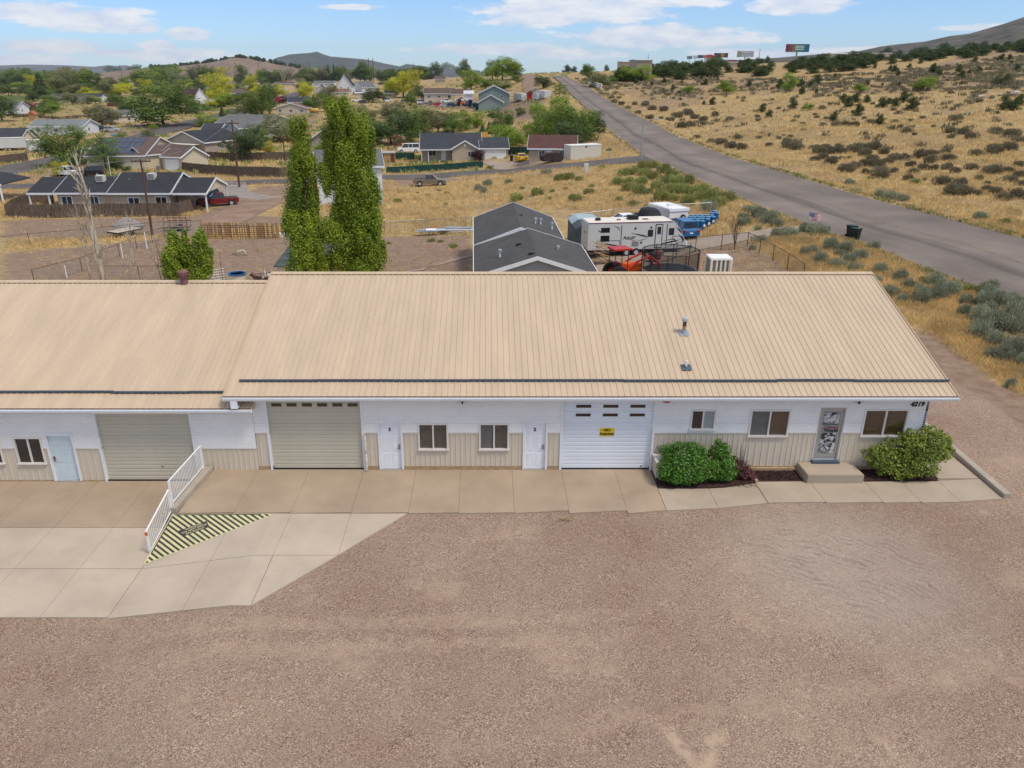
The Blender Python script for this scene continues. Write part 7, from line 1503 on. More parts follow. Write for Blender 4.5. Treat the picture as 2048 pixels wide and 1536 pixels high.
# ---- travel trailer
def travel_trailer(p0, p1, label, W=2.45, name='travel_trailer', full=True, H=3.0, L=None, nose=True, color=None):
    d = p1 - p0; rz = math.atan2(d.y, d.x); L = L or math.hypot(d.x, d.y); z = (p0.z + p1.z) / 2; t = thing(name, label, 'camper', (p0.x, p0.y, z), rz); cm = color or mat('trailer_grey_white', (.56, .56, .53), .4, .04, .6)
    zb = .62
    out = [(0.02, zb), (0, zb + .1), (0, H - .06), (.06, H), (L - 1.35, H + .02), (L - .95, H - .12), (L - .45, H - .85), (L - .05, H - 1.65), (L, H - 2.0), (L - .1, zb + .05), (L - .25, zb)] if nose else [(0, zb), (0, H), (L, H), (L, zb)]
    g = G(); g.prism(out, 0, W, cm, 'y'); g.obj('body', t)
    g = G(); g.prism([(0.03, H - .02), (0.05, H + .012), (L - 1.35, H + .032), (L - 1.3, H + .0)], -.012, W + .012, mat('rubber_roof', (.68, .62, .54), .7, .08, 1), 'y'); g.obj('roof', t)
    if nose:
        g = G(); pts = [(L - 1.34, H + .02), (L - .94, H - .12), (L - .44, H - .85), (L - .04, H - 1.65)]
        g.prism([(x + .012, z_ + .012) for x, z_ in pts] + [(x - .03, z_ - .02) for x, z_ in pts[::-1]], -.02, W + .02, M_SILV, 'y'); g.obj('front_cap', t)
    g = G(); g.box(-.02, L - 1.3, -.02, -.002, H - .07, H + .0, M_BROWN); g.obj('awning_rail', t)
    def dark(nm, x, z_, w_, h_, m=M_CG, y=-.02, fr=True):
        g = G(); g.box(x - w_ / 2, x + w_ / 2, y, 0.0, z_ - h_ / 2, z_ + h_ / 2, m); return g.obj(nm, t, bevel=min(.05, h_ * .2))
    if full:
        k = L / 9.0
        dark('window', 1.55 * k, 2.35, .8 * k, .42); dark('window', 1.55 * k, 1.62, .8 * k, .52); dark('window', 5.7 * k, 2.0, .48 * k, .6); dark('window', 7.65 * k, 2.1, .5 * k, .6)
        g = G(); x0, x1 = 6.15 * k, 6.82 * k
        for q in ((x0, x1, 2.72, 2.78), (x0, x0 + .05, .75, 2.72), (x1 - .05, x1, .75, 2.72), (x0, x1, .72, .76)): g.box(q[0], q[1], -.03, 0, q[2], q[3], M_BLACK)
        g.box(x0 + .06, x1 - .06, -.02, 0, .78, 2.70, cm); dr = g.obj('door', t); g = G(); g.box(x0 + .17, x1 - .15, -.035, -.02, 1.9, 2.55, M_CG); g.obj('pane', dr); g = G(); g.box(x0 + .2, x1 - .2, -.04, -.035, 1.9, 2.0, M_BLUE); g.obj('pane_sticker', dr)
        dark('hatch', 4.35 * k, 1.1, .62 * k, .42, M_GREY); 
        for x, z_ in ((4.3, 2.45), (5.75, 2.5), (4.9, 1.2)): g = G(); g.cyl((x * k, -.03, z_), (x * k, 0, z_), .09, M_BLACK, 10); g.obj('vent', t)
        for x, a, b in ((3.0, .8, 2.75), (7.2, .8, 2.8)): g = G(); g.box(x * k, x * k + .05, -.02, 0, a, b, M_BLACK); g.obj('decal_stripe', t)
        sw = [[(.9, 2.45), (1.0, 2.30), (1.5, 2.12), (1.0, 2.2)], [(2.3, 2.75), (2.7, 2.5), (2.95, 2.2), (2.75, 2.55)], [(3.9, 2.05), (4.9, 1.9), (5.5, 1.62), (4.8, 1.8)], [(4.3, 1.95), (5.2, 1.88), (5.5, 1.7), (5.0, 1.82)], [(4.6, 1.38), (5.2, 1.5), (5.5, 1.62), (5.1, 1.42)], [(6.4, 1.0), (7.6, 1.25), (8.6, 1.4), (7.6, 1.12)], [(6.9, 1.3), (7.9, 1.5), (8.3, 1.25), (7.8, 1.42)], [(7.0, 1.12), (8.1, 1.28), (8.3, 1.02), (8.1, 1.2)], [(1.0, 1.2), (2.1, 1.1), (3.2, .85), (2.1, 1.02)], [(8.0, 2.5), (8.5, 2.2), (8.75, 1.8), (8.4, 2.1)], [(1.2, 1.3), (2.8, 1.0), (3.6, .72), (2.7, .95)], [(8.3, 1.9), (8.8, 1.5), (8.9, 1.2), (8.6, 1.5)]]
        for q in sw: g = G(); g.prism([(x * k, z_) for x, z_ in q], -.012, 0.0, M_BLACK if q[0][0] not in (4.3,) else M_GREY, 'y'); g.obj('decal_swoosh', t)
        text('BULLET', .33, M_BLACK, t, (3.75 * k, -.012, 1.62), bold=.012, shear=.35, sx=.95, name='lettering'); g = G(); g.prism([(3.9 * k, 1.42), (4.5 * k, 1.44), (4.2 * k, 1.38)], -.012, 0, M_ORG, 'y'); g.obj('decal_line', t)
        text('BULLET', .18, M_GREY, t, (-.012, W * .5, 2.0), rot=(R(90), 0, R(-90)), bold=.006, name='lettering')
        for x0_, x1_, z0_, z1_ in ((.85, 2.9, .85, 1.45), (7.75, 8.75, 1.0, 1.7)):
            g = G()
            for q in ((x0_, x1_, z1_ - .03, z1_), (x0_, x0_ + .03, z0_, z1_), (x1_ - .03, x1_, z0_, z1_)): g.box(q[0] * k, q[1] * k + .001, -.015, 0, q[2], q[3], M_BLACK)
            g.obj('decal_outline', t)
        for x, w_, h_ in ((4.35, .9, .35), (1.1, .45, .2), (3.0, .35, .06), (5.5, .5, .05)): g = G(); g.box(x * k - w_ / 2, x * k + w_ / 2, W * .35, W * .35 + w_ * .8, H + .03, H + .04 + h_, M_BLACK if h_ > .1 else M_BROWN); g.obj('roof_unit', t, bevel=.04)
        g = G(); g.box(x0 - .02, x1 + .02, -.5, -.05, .42, .47, M_STEEL); g.box(x0 - .02, x1 + .02, -.75, -.42, .2, .24, M_STEEL); g.box(x0 - .02, x0 + .02, -.8, -.02, -.0, .45, M_STEEL); g.box(x1 - .02, x1 + .02, -.8, -.02, 0, .45, M_STEEL); g.obj('entry_step', t)
    xw = (L * .40, L * .40 + .85) if full else (L * .45, L * .45 + .8)
    for x in xw:
        for y in (.05, W - .05):
            g = G(); g.cyl((0, -.12, 0), (0, .12, 0), .36, M_RUB, 14); w_ = g.obj('wheel', t, (x, y, .36)); g = G(); g.cyl((0, -.13, 0), (0, -.121, 0), .2, M_SILV, 8); g.obj('rim', w_)
    g = G(); g.box(.1, L - .3, .1, W - .1, zb - .16, zb, M_BLACK); g.obj('chassis', t)
    if nose: g = G(); g.tube([(L - .3, .3, .5), (L + 1.2, W / 2, .48)], .05, M_BLACK, 6); g.tube([(L - .3, W - .3, .5), (L + 1.2, W / 2, .48)], .05, M_BLACK, 6); g.cyl((L + 1.05, W / 2, 0), (L + 1.05, W / 2, .8), .035, M_BLACK, 6); g.obj('drawbar', t); g = G(); g.cyl((L + .45, W / 2 - .2, .55), (L + .45, W / 2 - .2, 1.0), .15, M_WHITE, 10); g.cyl((L + .45, W / 2 + .2, .55), (L + .45, W / 2 + .2, 1.0), .15, M_WHITE, 10); g.obj('gas_bottle', t)
    return t
travel_trailer(P(1174, 520), P(1368, 505), 'long white travel trailer with black swoosh graphics and dark windows')
travel_trailer(P(-25, 303), P(58, 300), 'white fifth-wheel camper at the left edge', full=False, H=3.0); travel_trailer(P(60, 307), P(80, 306), 'shorter white camper behind the board fence, left', full=False, H=3.0, L=4.5)
travel_trailer(P(1027, 204), P(1043, 203), 'white camper seen from behind near the ridge road', full=False, nose=False, H=3.1); travel_trailer(P(1070, 199), P(1089, 198), 'white motorhome beside the red playset', full=False, nose=False, H=3.0); travel_trailer(P(1064, 203), P(1074, 202), 'small white enclosed trailer beside the red playset', full=False, nose=False, H=2.6, W=2)
# covered car, pop-up camper, blue suv
p = P(1296, 452); t = thing('covered_car', 'vehicle under a black cover next to the white sedan', 'car', tuple(p), R(100))
g = G(); secs = []; 
for x, w_, h_ in ((-2.5, .75, .7), (-2.3, .95, 1.15), (-1.4, 1.0, 1.3), (-.9, 1.0, 1.75), (.4, .98, 1.85), (1.1, .95, 1.3), (2.2, .9, 1.05), (2.5, .7, .6)):
    secs.append([(x, -w_ * 1.05, .12), (x, -w_, .7 * h_), (x, -w_ * .75, h_ * .97), (x, 0, h_ * 1.02), (x, w_ * .75, h_ * .97), (x, w_, .7 * h_), (x, w_ * 1.05, .12)])
g.loft(secs, mat('black_tarp', (.016, .017, .02), .75, .3, 3, bump=.4, bscale=5)); g.obj('cover', t, smooth=True)
p = P(1337, 447); q = P(1381, 443); t = thing('folding_camper', 'white folding camper trailer with roof vent, left of blue barrels', 'camper', tuple(p), math.atan2((q - p).y, (q - p).x)); L_ = 2.3
g = G(); g.box(0, L_, 0, 4.2, .45, 1.15, M_WHITE); g.obj('body', t, bevel=.05); g = G(); g.box(-.06, L_ + .06, -.08, 4.3, 1.17, 1.5, M_WHITE); g.obj('roof', t, bevel=.03); g = G(); g.box(.9, 1.5, 1.6, 2.2, 1.5, 1.68, M_WHITE); g.obj('roof_vent', t, bevel=.04)
for x in (.25, L_ - .25): g = G(); g.box(x - .02, x + .02, -.05, 4.2, 1.5, 1.515, M_GREY); g.obj('roof_strap', t)
g = G(); g.cyl((1.5, -.35, .6), (1.5, -.2, .6), .3, M_RUB, 12); g.cyl((1.5, -.36, .6), (1.5, -.35, .6), .16, M_SILV, 8); g.obj('spare_wheel', t)
for y in (0, ): 
    for x in (.02, L_ - .02): g = G(); g.cyl((x - .1, 2.6, .3), (x + .1, 2.6, .3), .3, M_RUB, 10); g.obj('wheel', t)
vehicle(1362, 471, 100, 'suv', 'blue', 'blue suv at the nose of the travel trailer', scale=.95)
# blue barrels
rn = random.Random(5); spots = []
for r_, (n, u0, u1, v_) in enumerate([(5, 1382, 1420, 447), (6, 1378, 1424, 451), (5, 1376, 1412, 455), (3, 1386, 1404, 459), (1, 1415, 1415, 450), (2, 1422, 1431, 443), (1, 1428, 1428, 439)]):
    for i in range(n): spots.append((u0 + (u1 - u0) * i / max(1, n - 1) + rn.uniform(-1.2, 1.2), v_ + rn.uniform(-.6, .6)))
bar = None
for i, (u, v) in enumerate(spots):
    p = P(u, v)
    if bar is None:
        bar = thing('blue_barrel', 'blue plastic barrel in the cluster beside the folding camper', 'barrel', tuple(p), 0, 'cluster of blue barrels'); g = G(); g.lathe([(.001, 0), (.27, 0), (.29, .1), (.285, .3), (.295, .32), (.285, .34), (.285, .58), (.295, .6), (.285, .62), (.28, .84), (.25, .88), (.001, .88)], M_BLUE, n=14); g.obj('drum', bar); g = G(); g.lathe([(.255, .88), (.26, .91), (.001, .905)], mat('pale_blue_lid', (.10, .28, .42), .5, .15, 3), n=14); g.obj('lid', bar); g = G(); g.box(-.12, .12, -.30, -.285, .35, .58, M_WHITE); g.obj('sticker', bar)
    else: copy_tree(bar, tuple(p), rn.uniform(-1, 1))
# cooler on its stand behind the roof
p = YP(1435, 546, 39.5); t = thing('evaporative_cooler', 'tall beige evaporative cooler behind the workshop roof', 'air cooler', (p.x, p.y, 5.0)); 
g = G(); g.box(-.52, .52, -.5, .5, 0.0, .12, M_CREAM); g.box(-.54, .54, -.52, .52, 1.28, 1.38, M_WHITE)
for x in (-.5, .5):
    for y in (-.48, .48): g.box(x - .05, x + .05, y - .05, y + .05, .1, 1.3, M_CREAM)
g.obj('casing', t); g = G(); g.box(-.46, .46, -.44, .44, .1, 1.28, M_TANP); g.obj('pad', t)
for k in range(16):
    if k % 4 == 3: g = G(); x = -.44 + k * .055; g.box(x, x + .09, -.5, -.46, .12, 1.28, M_CREAM); g.obj('post', t)
g = G()
for k in range(16): g.box(-.44 + k * .056, -.41 + k * .056, -.47, -.445, .12, 1.28, M_GREY); g.box(-.5, -.475, -.42 + k * .054, -.39 + k * .054, .12, 1.28, M_GREY)
stuff(g.obj('louvre', t)); g = G(); g.box(-.3, .3, -.3, .3, -1.6, 0.0, M_STEEL); g.obj('duct', t)
# trampoline
p = P(1337, 560); t = thing('trampoline', 'round trampoline with dark safety netting behind the roof', 'trampoline', tuple(p)); Rr = 2.2
M_NET = mat('black_netting', (.015, .015, .015), .9, .1, 3, alpha=.38)
ring = lambda z, r_=Rr, n=28: [(r_ * math.cos(2 * math.pi * k / n), r_ * math.sin(2 * math.pi * k / n), z) for k in range(n + 1)]
g = G(); g.tube(ring(.85), .04, M_STEEL, 5); g.obj('frame', t); g = G(); g.add([(x, y, .86) for x, y, z in ring(0, Rr * .9)[:-1]], [list(range(28))], M_BLACK); g.obj('mat', t)
g = G(); g.tube(ring(2.35), .03, M_BLACK, 5); g.obj('top_ring', t)
g = G(); A = ring(.85)[:-1]; B = ring(2.35)[:-1]; g.add(A + B, [(i, (i + 1) % 28, (i + 1) % 28 + 28, i + 28) for i in range(28)], M_NET); g.obj('net', t)
for k in range(10): a = 2 * math.pi * k / 10; g = G(); g.cyl((Rr * math.cos(a), Rr * math.sin(a), 0), (Rr * math.cos(a), Rr * math.sin(a), 2.4), .03, M_BLACK, 6); g.obj('pole', t)
# red tractor
p = P(1245, 560); t = thing('tractor', 'small red tractor with red canopy and loader arms', 'tractor', tuple(p), R(18))
g = G(); g.box(-.3, 1.5, -.35, .35, .7, 1.35, M_ORG); g.obj('bonnet', t, bevel=.08); g = G(); g.box(-1.0, .0, -.5, .5, .6, .9, M_RED); g.box(-.9, -.45, -.25, .25, .9, 1.5, M_BLACK); g.obj('seat', t, bevel=.04)
for x in (-1.0, .1):
    for y in (-.5, .5): g = G(); g.cyl((x, y, .8), (x, y, 2.45), .035, M_BLACK, 6); g.obj('post', t)
g = G(); g.box(-1.2, .4, -.7, .7, 2.45, 2.6, M_RED); g.obj('canopy', t, bevel=.06)
for x, r_ in ((-.7, .65), (1.2, .42)):
    for y in (-.75, .75): g = G(); g.cyl((x, y - .16, r_), (x, y + .16, r_), r_, M_RUB, 14); w_ = g.obj('wheel', t); g = G(); g.cyl((x, y - .18, r_), (x, y - .161, r_), r_ * .5, M_ORG, 8); g.obj('rim', w_)
for y in (-.6, .6): g = G(); g.tube([(.2, y, 1.0), (.9, y, 1.55), (1.9, y, 1.9), (2.7, y, 1.3), (3.1, y, .5)], .09, M_RED, 6); g.obj('loader_arm', t)
g = G(); g.prism([(3.0, .2), (3.6, .25), (3.5, .35), (3.15, .4), (3.1, .9), (3.0, .9)], -.9, .9, M_RED, 'y'); g.obj('bucket', t)
p = P(1213, 524); t = thing('generator', 'small red and black generator in front of the trailer door', 'generator', tuple(p), R(5)); p2 = P(1308, 524); t.location = tuple(p2)
g = G(); g.box(-.45, .1, -.3, .3, .15, .8, M_BLACK); g.obj('engine', t, bevel=.05); g = G(); g.box(.1, .5, -.3, .3, .2, .95, mat('crimson_paint', (.28, .01, .03), .4, .1, 2)); g.obj('tank', t, bevel=.08)
# stack of pallets and timber
p = P(1206, 527); t = thing('pallet_stack', 'leaning pile of broken wooden pallets and branches left of the tractor', 'pallets', tuple(p), R(15)); rn = random.Random(3)
for k in range(9):
    for j in range(3): g = G(); g.box(-.6, .6, -.5 + j * .42, -.38 + j * .42, 0, .03, M_WOODN); o = g.obj('plank', t, (rn.uniform(-.1, .1) - k * .04, rn.uniform(-.1, .1), .1 + k * .2)); o.rotation_euler = (rn.uniform(-.15, .15), .25 + rn.uniform(-.2, .2), rn.uniform(-.3, .3))
for k in range(10): g = G(); a = rn.random() * 6.28; g.tube([(0, 0, 0), (1.4 * math.cos(a), 1.0 * math.sin(a), .1)], .04, M_BARKP if k % 2 else M_WOODN, 4); g.obj('branch', t, (1.2 + rn.uniform(-.8, .9), -.5 + rn.uniform(-.5, .5), .1 + k * .03))
p = P(1204, 455); t = thing('cardboard_boxes', 'pale cardboard boxes left of the white sedan', 'boxes', tuple(p), R(10)); g = G(); g.box(-.8, .8, -.5, .5, 0, .5, M_WOODN); g.obj('box', t, bevel=.02); g = G(); g.box(-.5, .6, -.4, .4, .5, .85, mat('cardboard', (.42, .29, .18), .85, .15, 2)); g.obj('box', t, bevel=.02)
# tarped frame between house and trailer
p = P(1150, 500); t = thing('tarp_shelter', 'dark tarp-covered shelter between grey home and trailer', 'shelter', tuple(p), R(2)); g = G(); g.prism([(0, 0), (0, 1.9), (.6, 2.3), (2.4, 2.3), (3.0, 1.9), (3.0, 0)], 0, 5.5, mat('slate_tarp', (.06, .075, .085), .7, .3, 1, bump=.5, bscale=3), 'y'); g.obj('tarp', t); g = G(); g.prism([(-.02, 1.92), (.6, 2.33), (2.4, 2.33), (3.02, 1.92), (3.02, 1.96), (2.4, 2.38), (.6, 2.38), (-.02, 1.96)], 2.6, 5.52, mat('pale_blue_tarp', (.30, .40, .43), .6, .1, 1), 'y'); g.obj('roof_sheet', t)
# bins and flag
for i, (u, v, lb_) in enumerate([(1701, 474, 'left one of two dark green wheeled bins at the roadside'), (1709, 480, 'right one of two dark green wheeled bins at the roadside')]):
    M_BIN = mat('dark_green_bin', (.014, .026, .02), .5, .15, 2); p = P(u, v); t = thing('wheeled_bin', lb_, 'bin', tuple(p), R(20 + 15 * i), 'wheeled bins')
    g = G(); g.loft([[(-.25, -.3, .05), (.25, -.3, .05), (.25, .3, .05), (-.25, .3, .05)], [(-.33, -.38, 1.0), (.33, -.38, 1.0), (.33, .36, 1.0), (-.33, .36, 1.0)]], M_BIN); g.obj('body', t, bevel=.03); g = G(); g.box(-.36, .36, -.42, .42, 1.0, 1.07, M_BIN); g.obj('lid', t, bevel=.03)
    for x in (-.28, .28): g = G(); g.cyl((x - .04, .3, .13), (x + .04, .3, .13), .13, M_RUB, 10); g.obj('wheel', t)
p = P(1613, 466); t = thing('flag', 'American flag on a short pole beside the road', 'flag', tuple(p)); top = YP(1614, 424, p.y).z - p.z
g = G(); g.cyl((0, 0, 0), (0, 0, top + .05), .02, M_STEEL, 6); g.obj('pole', t)
Wf, Hf = 1.15, .68; M_FR = mat('flag_red', (.42, .03, .04), .8, .1, 3); M_FW = mat('flag_white', (.75, .73, .72), .8, .05, 3); M_FB = mat('flag_blue', (.07, .10, .22), .8, .1, 3)
def fp(s, q): x = .02 + s * Wf; return (x * .98, .09 * math.sin(s * 7), top - q * Hf - s * .22 - .04 * math.sin(s * 6))
for k in range(13):
    g = G(); n = 12; vs = [fp(i / n, k / 13) for i in range(n + 1)] + [fp(i / n, (k + 1) / 13) for i in range(n + 1)]; g.add(vs, [(i, i + 1, i + n + 2, i + n + 1) for i in range(n)], M_FR if k % 2 == 0 else M_FW); g.obj('stripe', t)
g = G(); n = 6; vs = [(a, b - .012, c) for a, b, c in [fp(i / 15, 0) for i in range(n + 1)] + [fp(i / 15, 7 / 13) for i in range(n + 1)]]; g.add(vs, [(i, i + 1, i + n + 2, i + n + 1) for i in range(n)], M_FB); g.obj('canton', t)
g = G()
for i in range(6):
    for j in range(5): a, b, c = fp((i + .6) / 16.5, (j + .6) / 13 * 1.25); g.add([(a - .014, b - .02, c), (a, b - .02, c + .016), (a + .014, b - .02, c), (a, b - .02, c - .016)], [(0, 1, 2, 3)], M_FW)
stuff(g.obj('star', t))
# street lamp, sign, utility post
p = P(1281, 326); t = thing('street_lamp', 'tall galvanised street lamp at the junction', 'street lamp', tuple(p)); h_ = YP(1283, 247, p.y).z - p.z; ex = YP(1311, 244, p.y).x - p.x
g = G(); g.tube([(0, 0, 0), (0, 0, h_)], [.14, .08], M_STEEL, 8); g.obj('pole', t); g = G(); g.tube([(0, 0, h_ - .6), (ex * .15, 0, h_ - .1), (ex * .55, 0, h_ + .55), (ex, 0, h_ + .75)], .045, M_STEEL, 6); g.obj('arm', t); g = G(); g.box(ex - .1, ex + .6, -.14, .14, h_ + .66, h_ + .82, M_SILV); g.obj('lamp_head', t, bevel=.04)
p = P(1216, 333); t = thing('street_sign', 'green street-name sign on a thin post', 'sign', tuple(p)); h_ = YP(1216, 300, p.y).z - p.z; g = G(); g.cyl((0, 0, 0), (0, 0, h_), .04, M_STEEL, 6); g.obj('post', t); g = G(); g.box(-.5, .5, -.02, .02, h_ - .1, h_ + .15, mat('sign_green', (.02, .16, .09), .5, .1, 2)); g.obj('sign_plate', t); g = G(); g.box(-.02, .02, -.4, .4, h_ + .17, h_ + .38, mat('sign_green', (.02, .16, .09))); g.obj('sign_plate', t)
p = P(1172, 344); t = tag(G().box(-.35, .35, -.35, .35, -.2, 1.3, M_CREAM).obj('utility_cabinet', None, tuple(p), bevel=.04), 'pale utility pedestal standing in the dry field', 'utility box')
# billboards
def billboard(u0, u1, vt, vb, vg, cols, label, legs=1, ang=0):
    p = P((u0 + u1) / 2, vg); Y = p.y; a, b = YP(u0, vt, Y), YP(u1, vb, Y); w = b.x - a.x; zt, zb = a.z - p.z, b.z - p.z; t = thing('billboard', label, 'billboard', tuple(p), R(ang))
    g = G(); g.box(-w / 2, w / 2, -.2, .2, zb, zt, M_GREY); g.obj('board_frame', t)
    n = len(cols)
    for i, c in enumerate(cols):
        g = G(); g.box(-w / 2 + w * i / n + .001, -w / 2 + w * (i + 1) / n - .001, -.26, -.205, zb + .03 * (zt - zb), zt - .03 * (zt - zb), mat('billboard_print_%02x%02x%02x' % tuple(int(255 * q) for q in c), c, .5, .25, .3)); g.obj('print_panel', t)
    for k in range(legs): x = 0 if legs == 1 else -w * .35 + w * .7 * k / (legs - 1); g = G(); g.cyl((x, .3, -4), (x, .3, zb + .5), w * .03 / legs + .15, M_GREY, 8); g.obj('pole', t)
    g = G(); g.box(-w / 2 - .3, w / 2 + .1, -.9, .1, zb - .35, zb - .1, M_STEEL); g.obj('catwalk', t); return t, w, zb, zt
t, w, zb, zt = billboard(1569, 1614, 88, 104, 122, [(.16, .02, .03), (.20, .05, .05), (.18, .13, .06), (.08, .17, .10), (.03, .16, .14), (.02, .14, .16), (.01, .11, .17)], 'big billboard with red fading to green and blue')
for k in range(3): g = G(); z = zb + (zt - zb) * (.28 + .2 * k); g.box(w * -.1, w * .28, -.28, -.262, z, z + (zt - zb) * .08, M_WHITE); g.obj('print_line', t)
t, w, zb, zt = billboard(1473, 1505, 102, 114, 124, [(.28, .25, .16), (.42, .42, .40), (.46, .46, .46), (.40, .40, .42)], 'pale grey billboard with dark lettering bands')
for k in range(2): g = G(); z = zb + (zt - zb) * (.3 + .25 * k); g.box(w * -.25, w * .38, -.28, -.262, z, z + (zt - zb) * .1, M_GREY); g.obj('print_line', t)
billboard(1427, 1454, 106, 115, 126, [(.03, .03, .035), (.05, .05, .05), (.30, .16, .03), (.05, .04, .03)], 'black billboard with an orange patch')
for i, (a, b, c_, d_, col, lb_) in enumerate([(1373, 1383, 112, 118, (.12, .2, .26), 'small pale blue roadside billboard, leftmost of the row'), (1385, 1393, 111, 117, (.5, .5, .5), 'small white roadside billboard right of the pale blue one'), (1394, 1404, 110, 116, (.04, .08, .14), 'small dark blue roadside billboard in the row'), (1404, 1413, 110, 116, (.4, .12, .14), 'small pink and white roadside billboard in the row'), (1413, 1422, 109, 117, (.45, .03, .05), 'small red roadside billboard, the tallest of the row'), (1422, 1432, 110, 115, (.42, .06, .08), 'small red roadside billboard, rightmost of the row')]):
    billboard(a, b, c_, d_, 128, [col], lb_)
def mast(u, vb, vt, label, name='utility_pole', arms=(), wpx=1.2, m=None, cat='pole'):
    p = P(u, vb); Y = p.y; h_ = YP(u, vt, Y).z - p.z; t = thing(name, label, cat, tuple(p)); mp = Y / FPX; g = G(); g.tube([(0, 0, -.5), (0, 0, h_)], [wpx * mp * .6, wpx * mp * .42], m or M_WOODD, 7); g.obj('pole', t)
    for (dv, wp) in arms:
        z = h_ - dv * mp * 1.05; hw_ = wp * mp / 2; g = G(); g.box(-hw_, hw_, -.06, .06, z - .07, z + .07, m or M_WOODD); o = g.obj('crossarm', t)
        for k in (-.95, -.5, .5, .95): g = G(); g.cyl((hw_ * k, 0, z + .07), (hw_ * k, 0, z + .25), .05, M_BROWN, 5); g.obj('insulator', o)
    return t, h_
t, h1 = mast(305, 470, 318, 'nearest brown power pole with crossarm in front of the duplex', arms=((4, 38),), wpx=4.2); pA = t
t, h2 = mast(479, 375, 240, 'brown power pole at the end of the board fence', arms=((6, 26),), wpx=3.6); pB = t
mast(571, 330, 271, 'short brown power pole left of the narrower poplar', arms=((2, 20),), wpx=2.4)
mast(222, 352, 313, 'thin white post behind the duplex', name='post', wpx=1.4, m=M_CREAM)
for u, vb, vt, wp, lb_ in [(247, 172, 143, 20, 'far power pole with wide crossarm over white sheds'), (264, 172, 144, 16, 'far power pole beside the other over white sheds'), (509, 158, 124, 10, 'left pole of the tall line before the brown hill'), (521, 170, 124, 12, 'right pole of the tall line before the brown hill'), (600, 148, 125, 5, 'thin far pole before the blue mountain, left'), (609, 148, 127, 5, 'thin far pole before the blue mountain, middle'), (620, 152, 124, 6, 'thin far pole before the blue mountain, right'), (827, 146, 126, 8, 'far pole near the small dark butte'), (1518, 118, 97, 4, 'tall lamp mast on the skyline left of the big billboard'), (1296, 122, 109, 0, 'thin antenna mast above the skyline building')]:
    mast(u, vb, vt, lb_, arms=((2, wp),) if wp else (), wpx=.9)
for u, lb_ in ((738, 'left leg pole of the tall far transmission frame'), (747, 'right leg pole of the tall far transmission frame')): mast(u, 146, 116, lb_, arms=((5, 9),), wpx=1.2)
# wires
def wire(p, q, sag, label):
    g = G(); n = 14; pts = [p.lerp(q, i / n) - Vector((0, 0, sag * 4 * (i / n) * (1 - i / n))) for i in range(n + 1)]; o = pts[0].copy(); g.tube([x - o for x in pts], .016, M_GREY, 4); return tag(g.obj('power_line', None, tuple(o)), label, 'wire')
a = Vector(pA.location) + Vector((0, 0, h1)); b = Vector(pB.location) + Vector((0, 0, h2))
wire(a, b, 1.2, 'power line between the duplex pole and the fence pole'); wire(a, Vector((-75, 60, 9)), 1.5, 'power line running left from the duplex pole'); wire(b, P(571, 330) + Vector((0, 0, 7.5)), 1, 'power line from the fence pole towards the poplars'); wire(b, P(247, 172) + Vector((0, 0, 13)), 6, 'long power line crossing the town trees')
# ------------------------------------------------------------------ fences
def poly_pts(pts, step):
    w = [P(*p) for p in pts]; out = []
    for a, b in zip(w, w[1:]):
        n = max(1, int((b - a).length / step))
        for i in range(n): out.append(a.lerp(b, i / n))
    out.append(w[-1])
    for p in out: p.z = TZ(p.x, p.y)
    return out
def board_fence(pts, h, label, m, gap=.0, bw=.16, jit=.05):
    W = poly_pts(pts, 2.4); o = W[0].copy(); t = thing('board_fence', label, 'fence', tuple(o)); rn = random.Random(len(W)); g = G()
    for a, b in zip(W, W[1:]):
        n = max(1, int((b - a).length / bw)); d = (b - a).normalized(); nn = Vector((-d.y, d.x, 0)) * .012; 
        for i in range(n):
            if rn.random() < gap: continue
            p = a.lerp(b, i / n); q = a.lerp(b, (i + .9) / n); z0 = TZ(p.x, p.y) - o.z; hh = h + rn.uniform(-jit, jit); k = nn * rn.choice((1, 1.6)); vs = []
            for c in (p - k, q - k, q + k, p + k): vs.append((c.x - o.x, c.y - o.y, z0 - .1))
            for c in (p - k, q - k, q + k, p + k): vs.append((c.x - o.x, c.y - o.y, z0 + hh))
            g.add(vs, [(4, 5, 6, 7), (0, 1, 5, 4), (1, 2, 6, 5), (2, 3, 7, 6), (3, 0, 4, 7)], m)
    stuff(g.obj('board', t))
    for i, p in enumerate(W): g = G(); g.box(-.06, .06, -.06, .06, -.2, h - .1, m); g.obj('post', t, tuple(p - o + Vector((0, .08, 0))))
    g = G(); 
    for a, b in zip(W, W[1:]): g.tube([a - o + Vector((0, .05, h * .75)), b - o + Vector((0, .05, h * .75))], .04, m, 4)
    g.obj('rail', t); stuff(t.children[-1]); return t
board_fence([(14, 436), (110, 436), (200, 434), (300, 433), (358, 432), (388, 423)], 1.75, 'weathered grey board fence in front of the long duplex', M_WOOD)
board_fence([(14, 436), (28, 424), (60, 410), (108, 408)], 1.7, 'short weathered fence side under the left carport', M_WOOD)
board_fence([(366, 343), (420, 349), (480, 353), (560, 355), (590, 354)], 1.8, 'long brown board fence right of the solar-panel house', M_WOOD)
board_fence([(415, 319), (470, 322), (520, 321), (585, 320)], 1.7, 'grey board fence behind the dark tree', M_WOOD); board_fence([(-60, 330), (0, 329), (56, 322)], 1.8, 'board fence in front of the white campers, left', M_WOOD)
board_fence([(405, 474), (440, 475), (500, 476), (558, 476)], 1.7, 'gappy pale plank fence along the bare corral', M_WOODN, gap=.35, bw=.15)
board_fence([(215, 213), (280, 213)], 1.7, 'red-brown fence behind the elm', M_WOODR); board_fence([(706, 189), (765, 189)], 1.7, 'red-brown fence beside the tall white gabled house', M_WOODR); board_fence([(547, 284), (585, 286)], 1.6, 'red-brown fence left of the taupe house', M_WOODR)
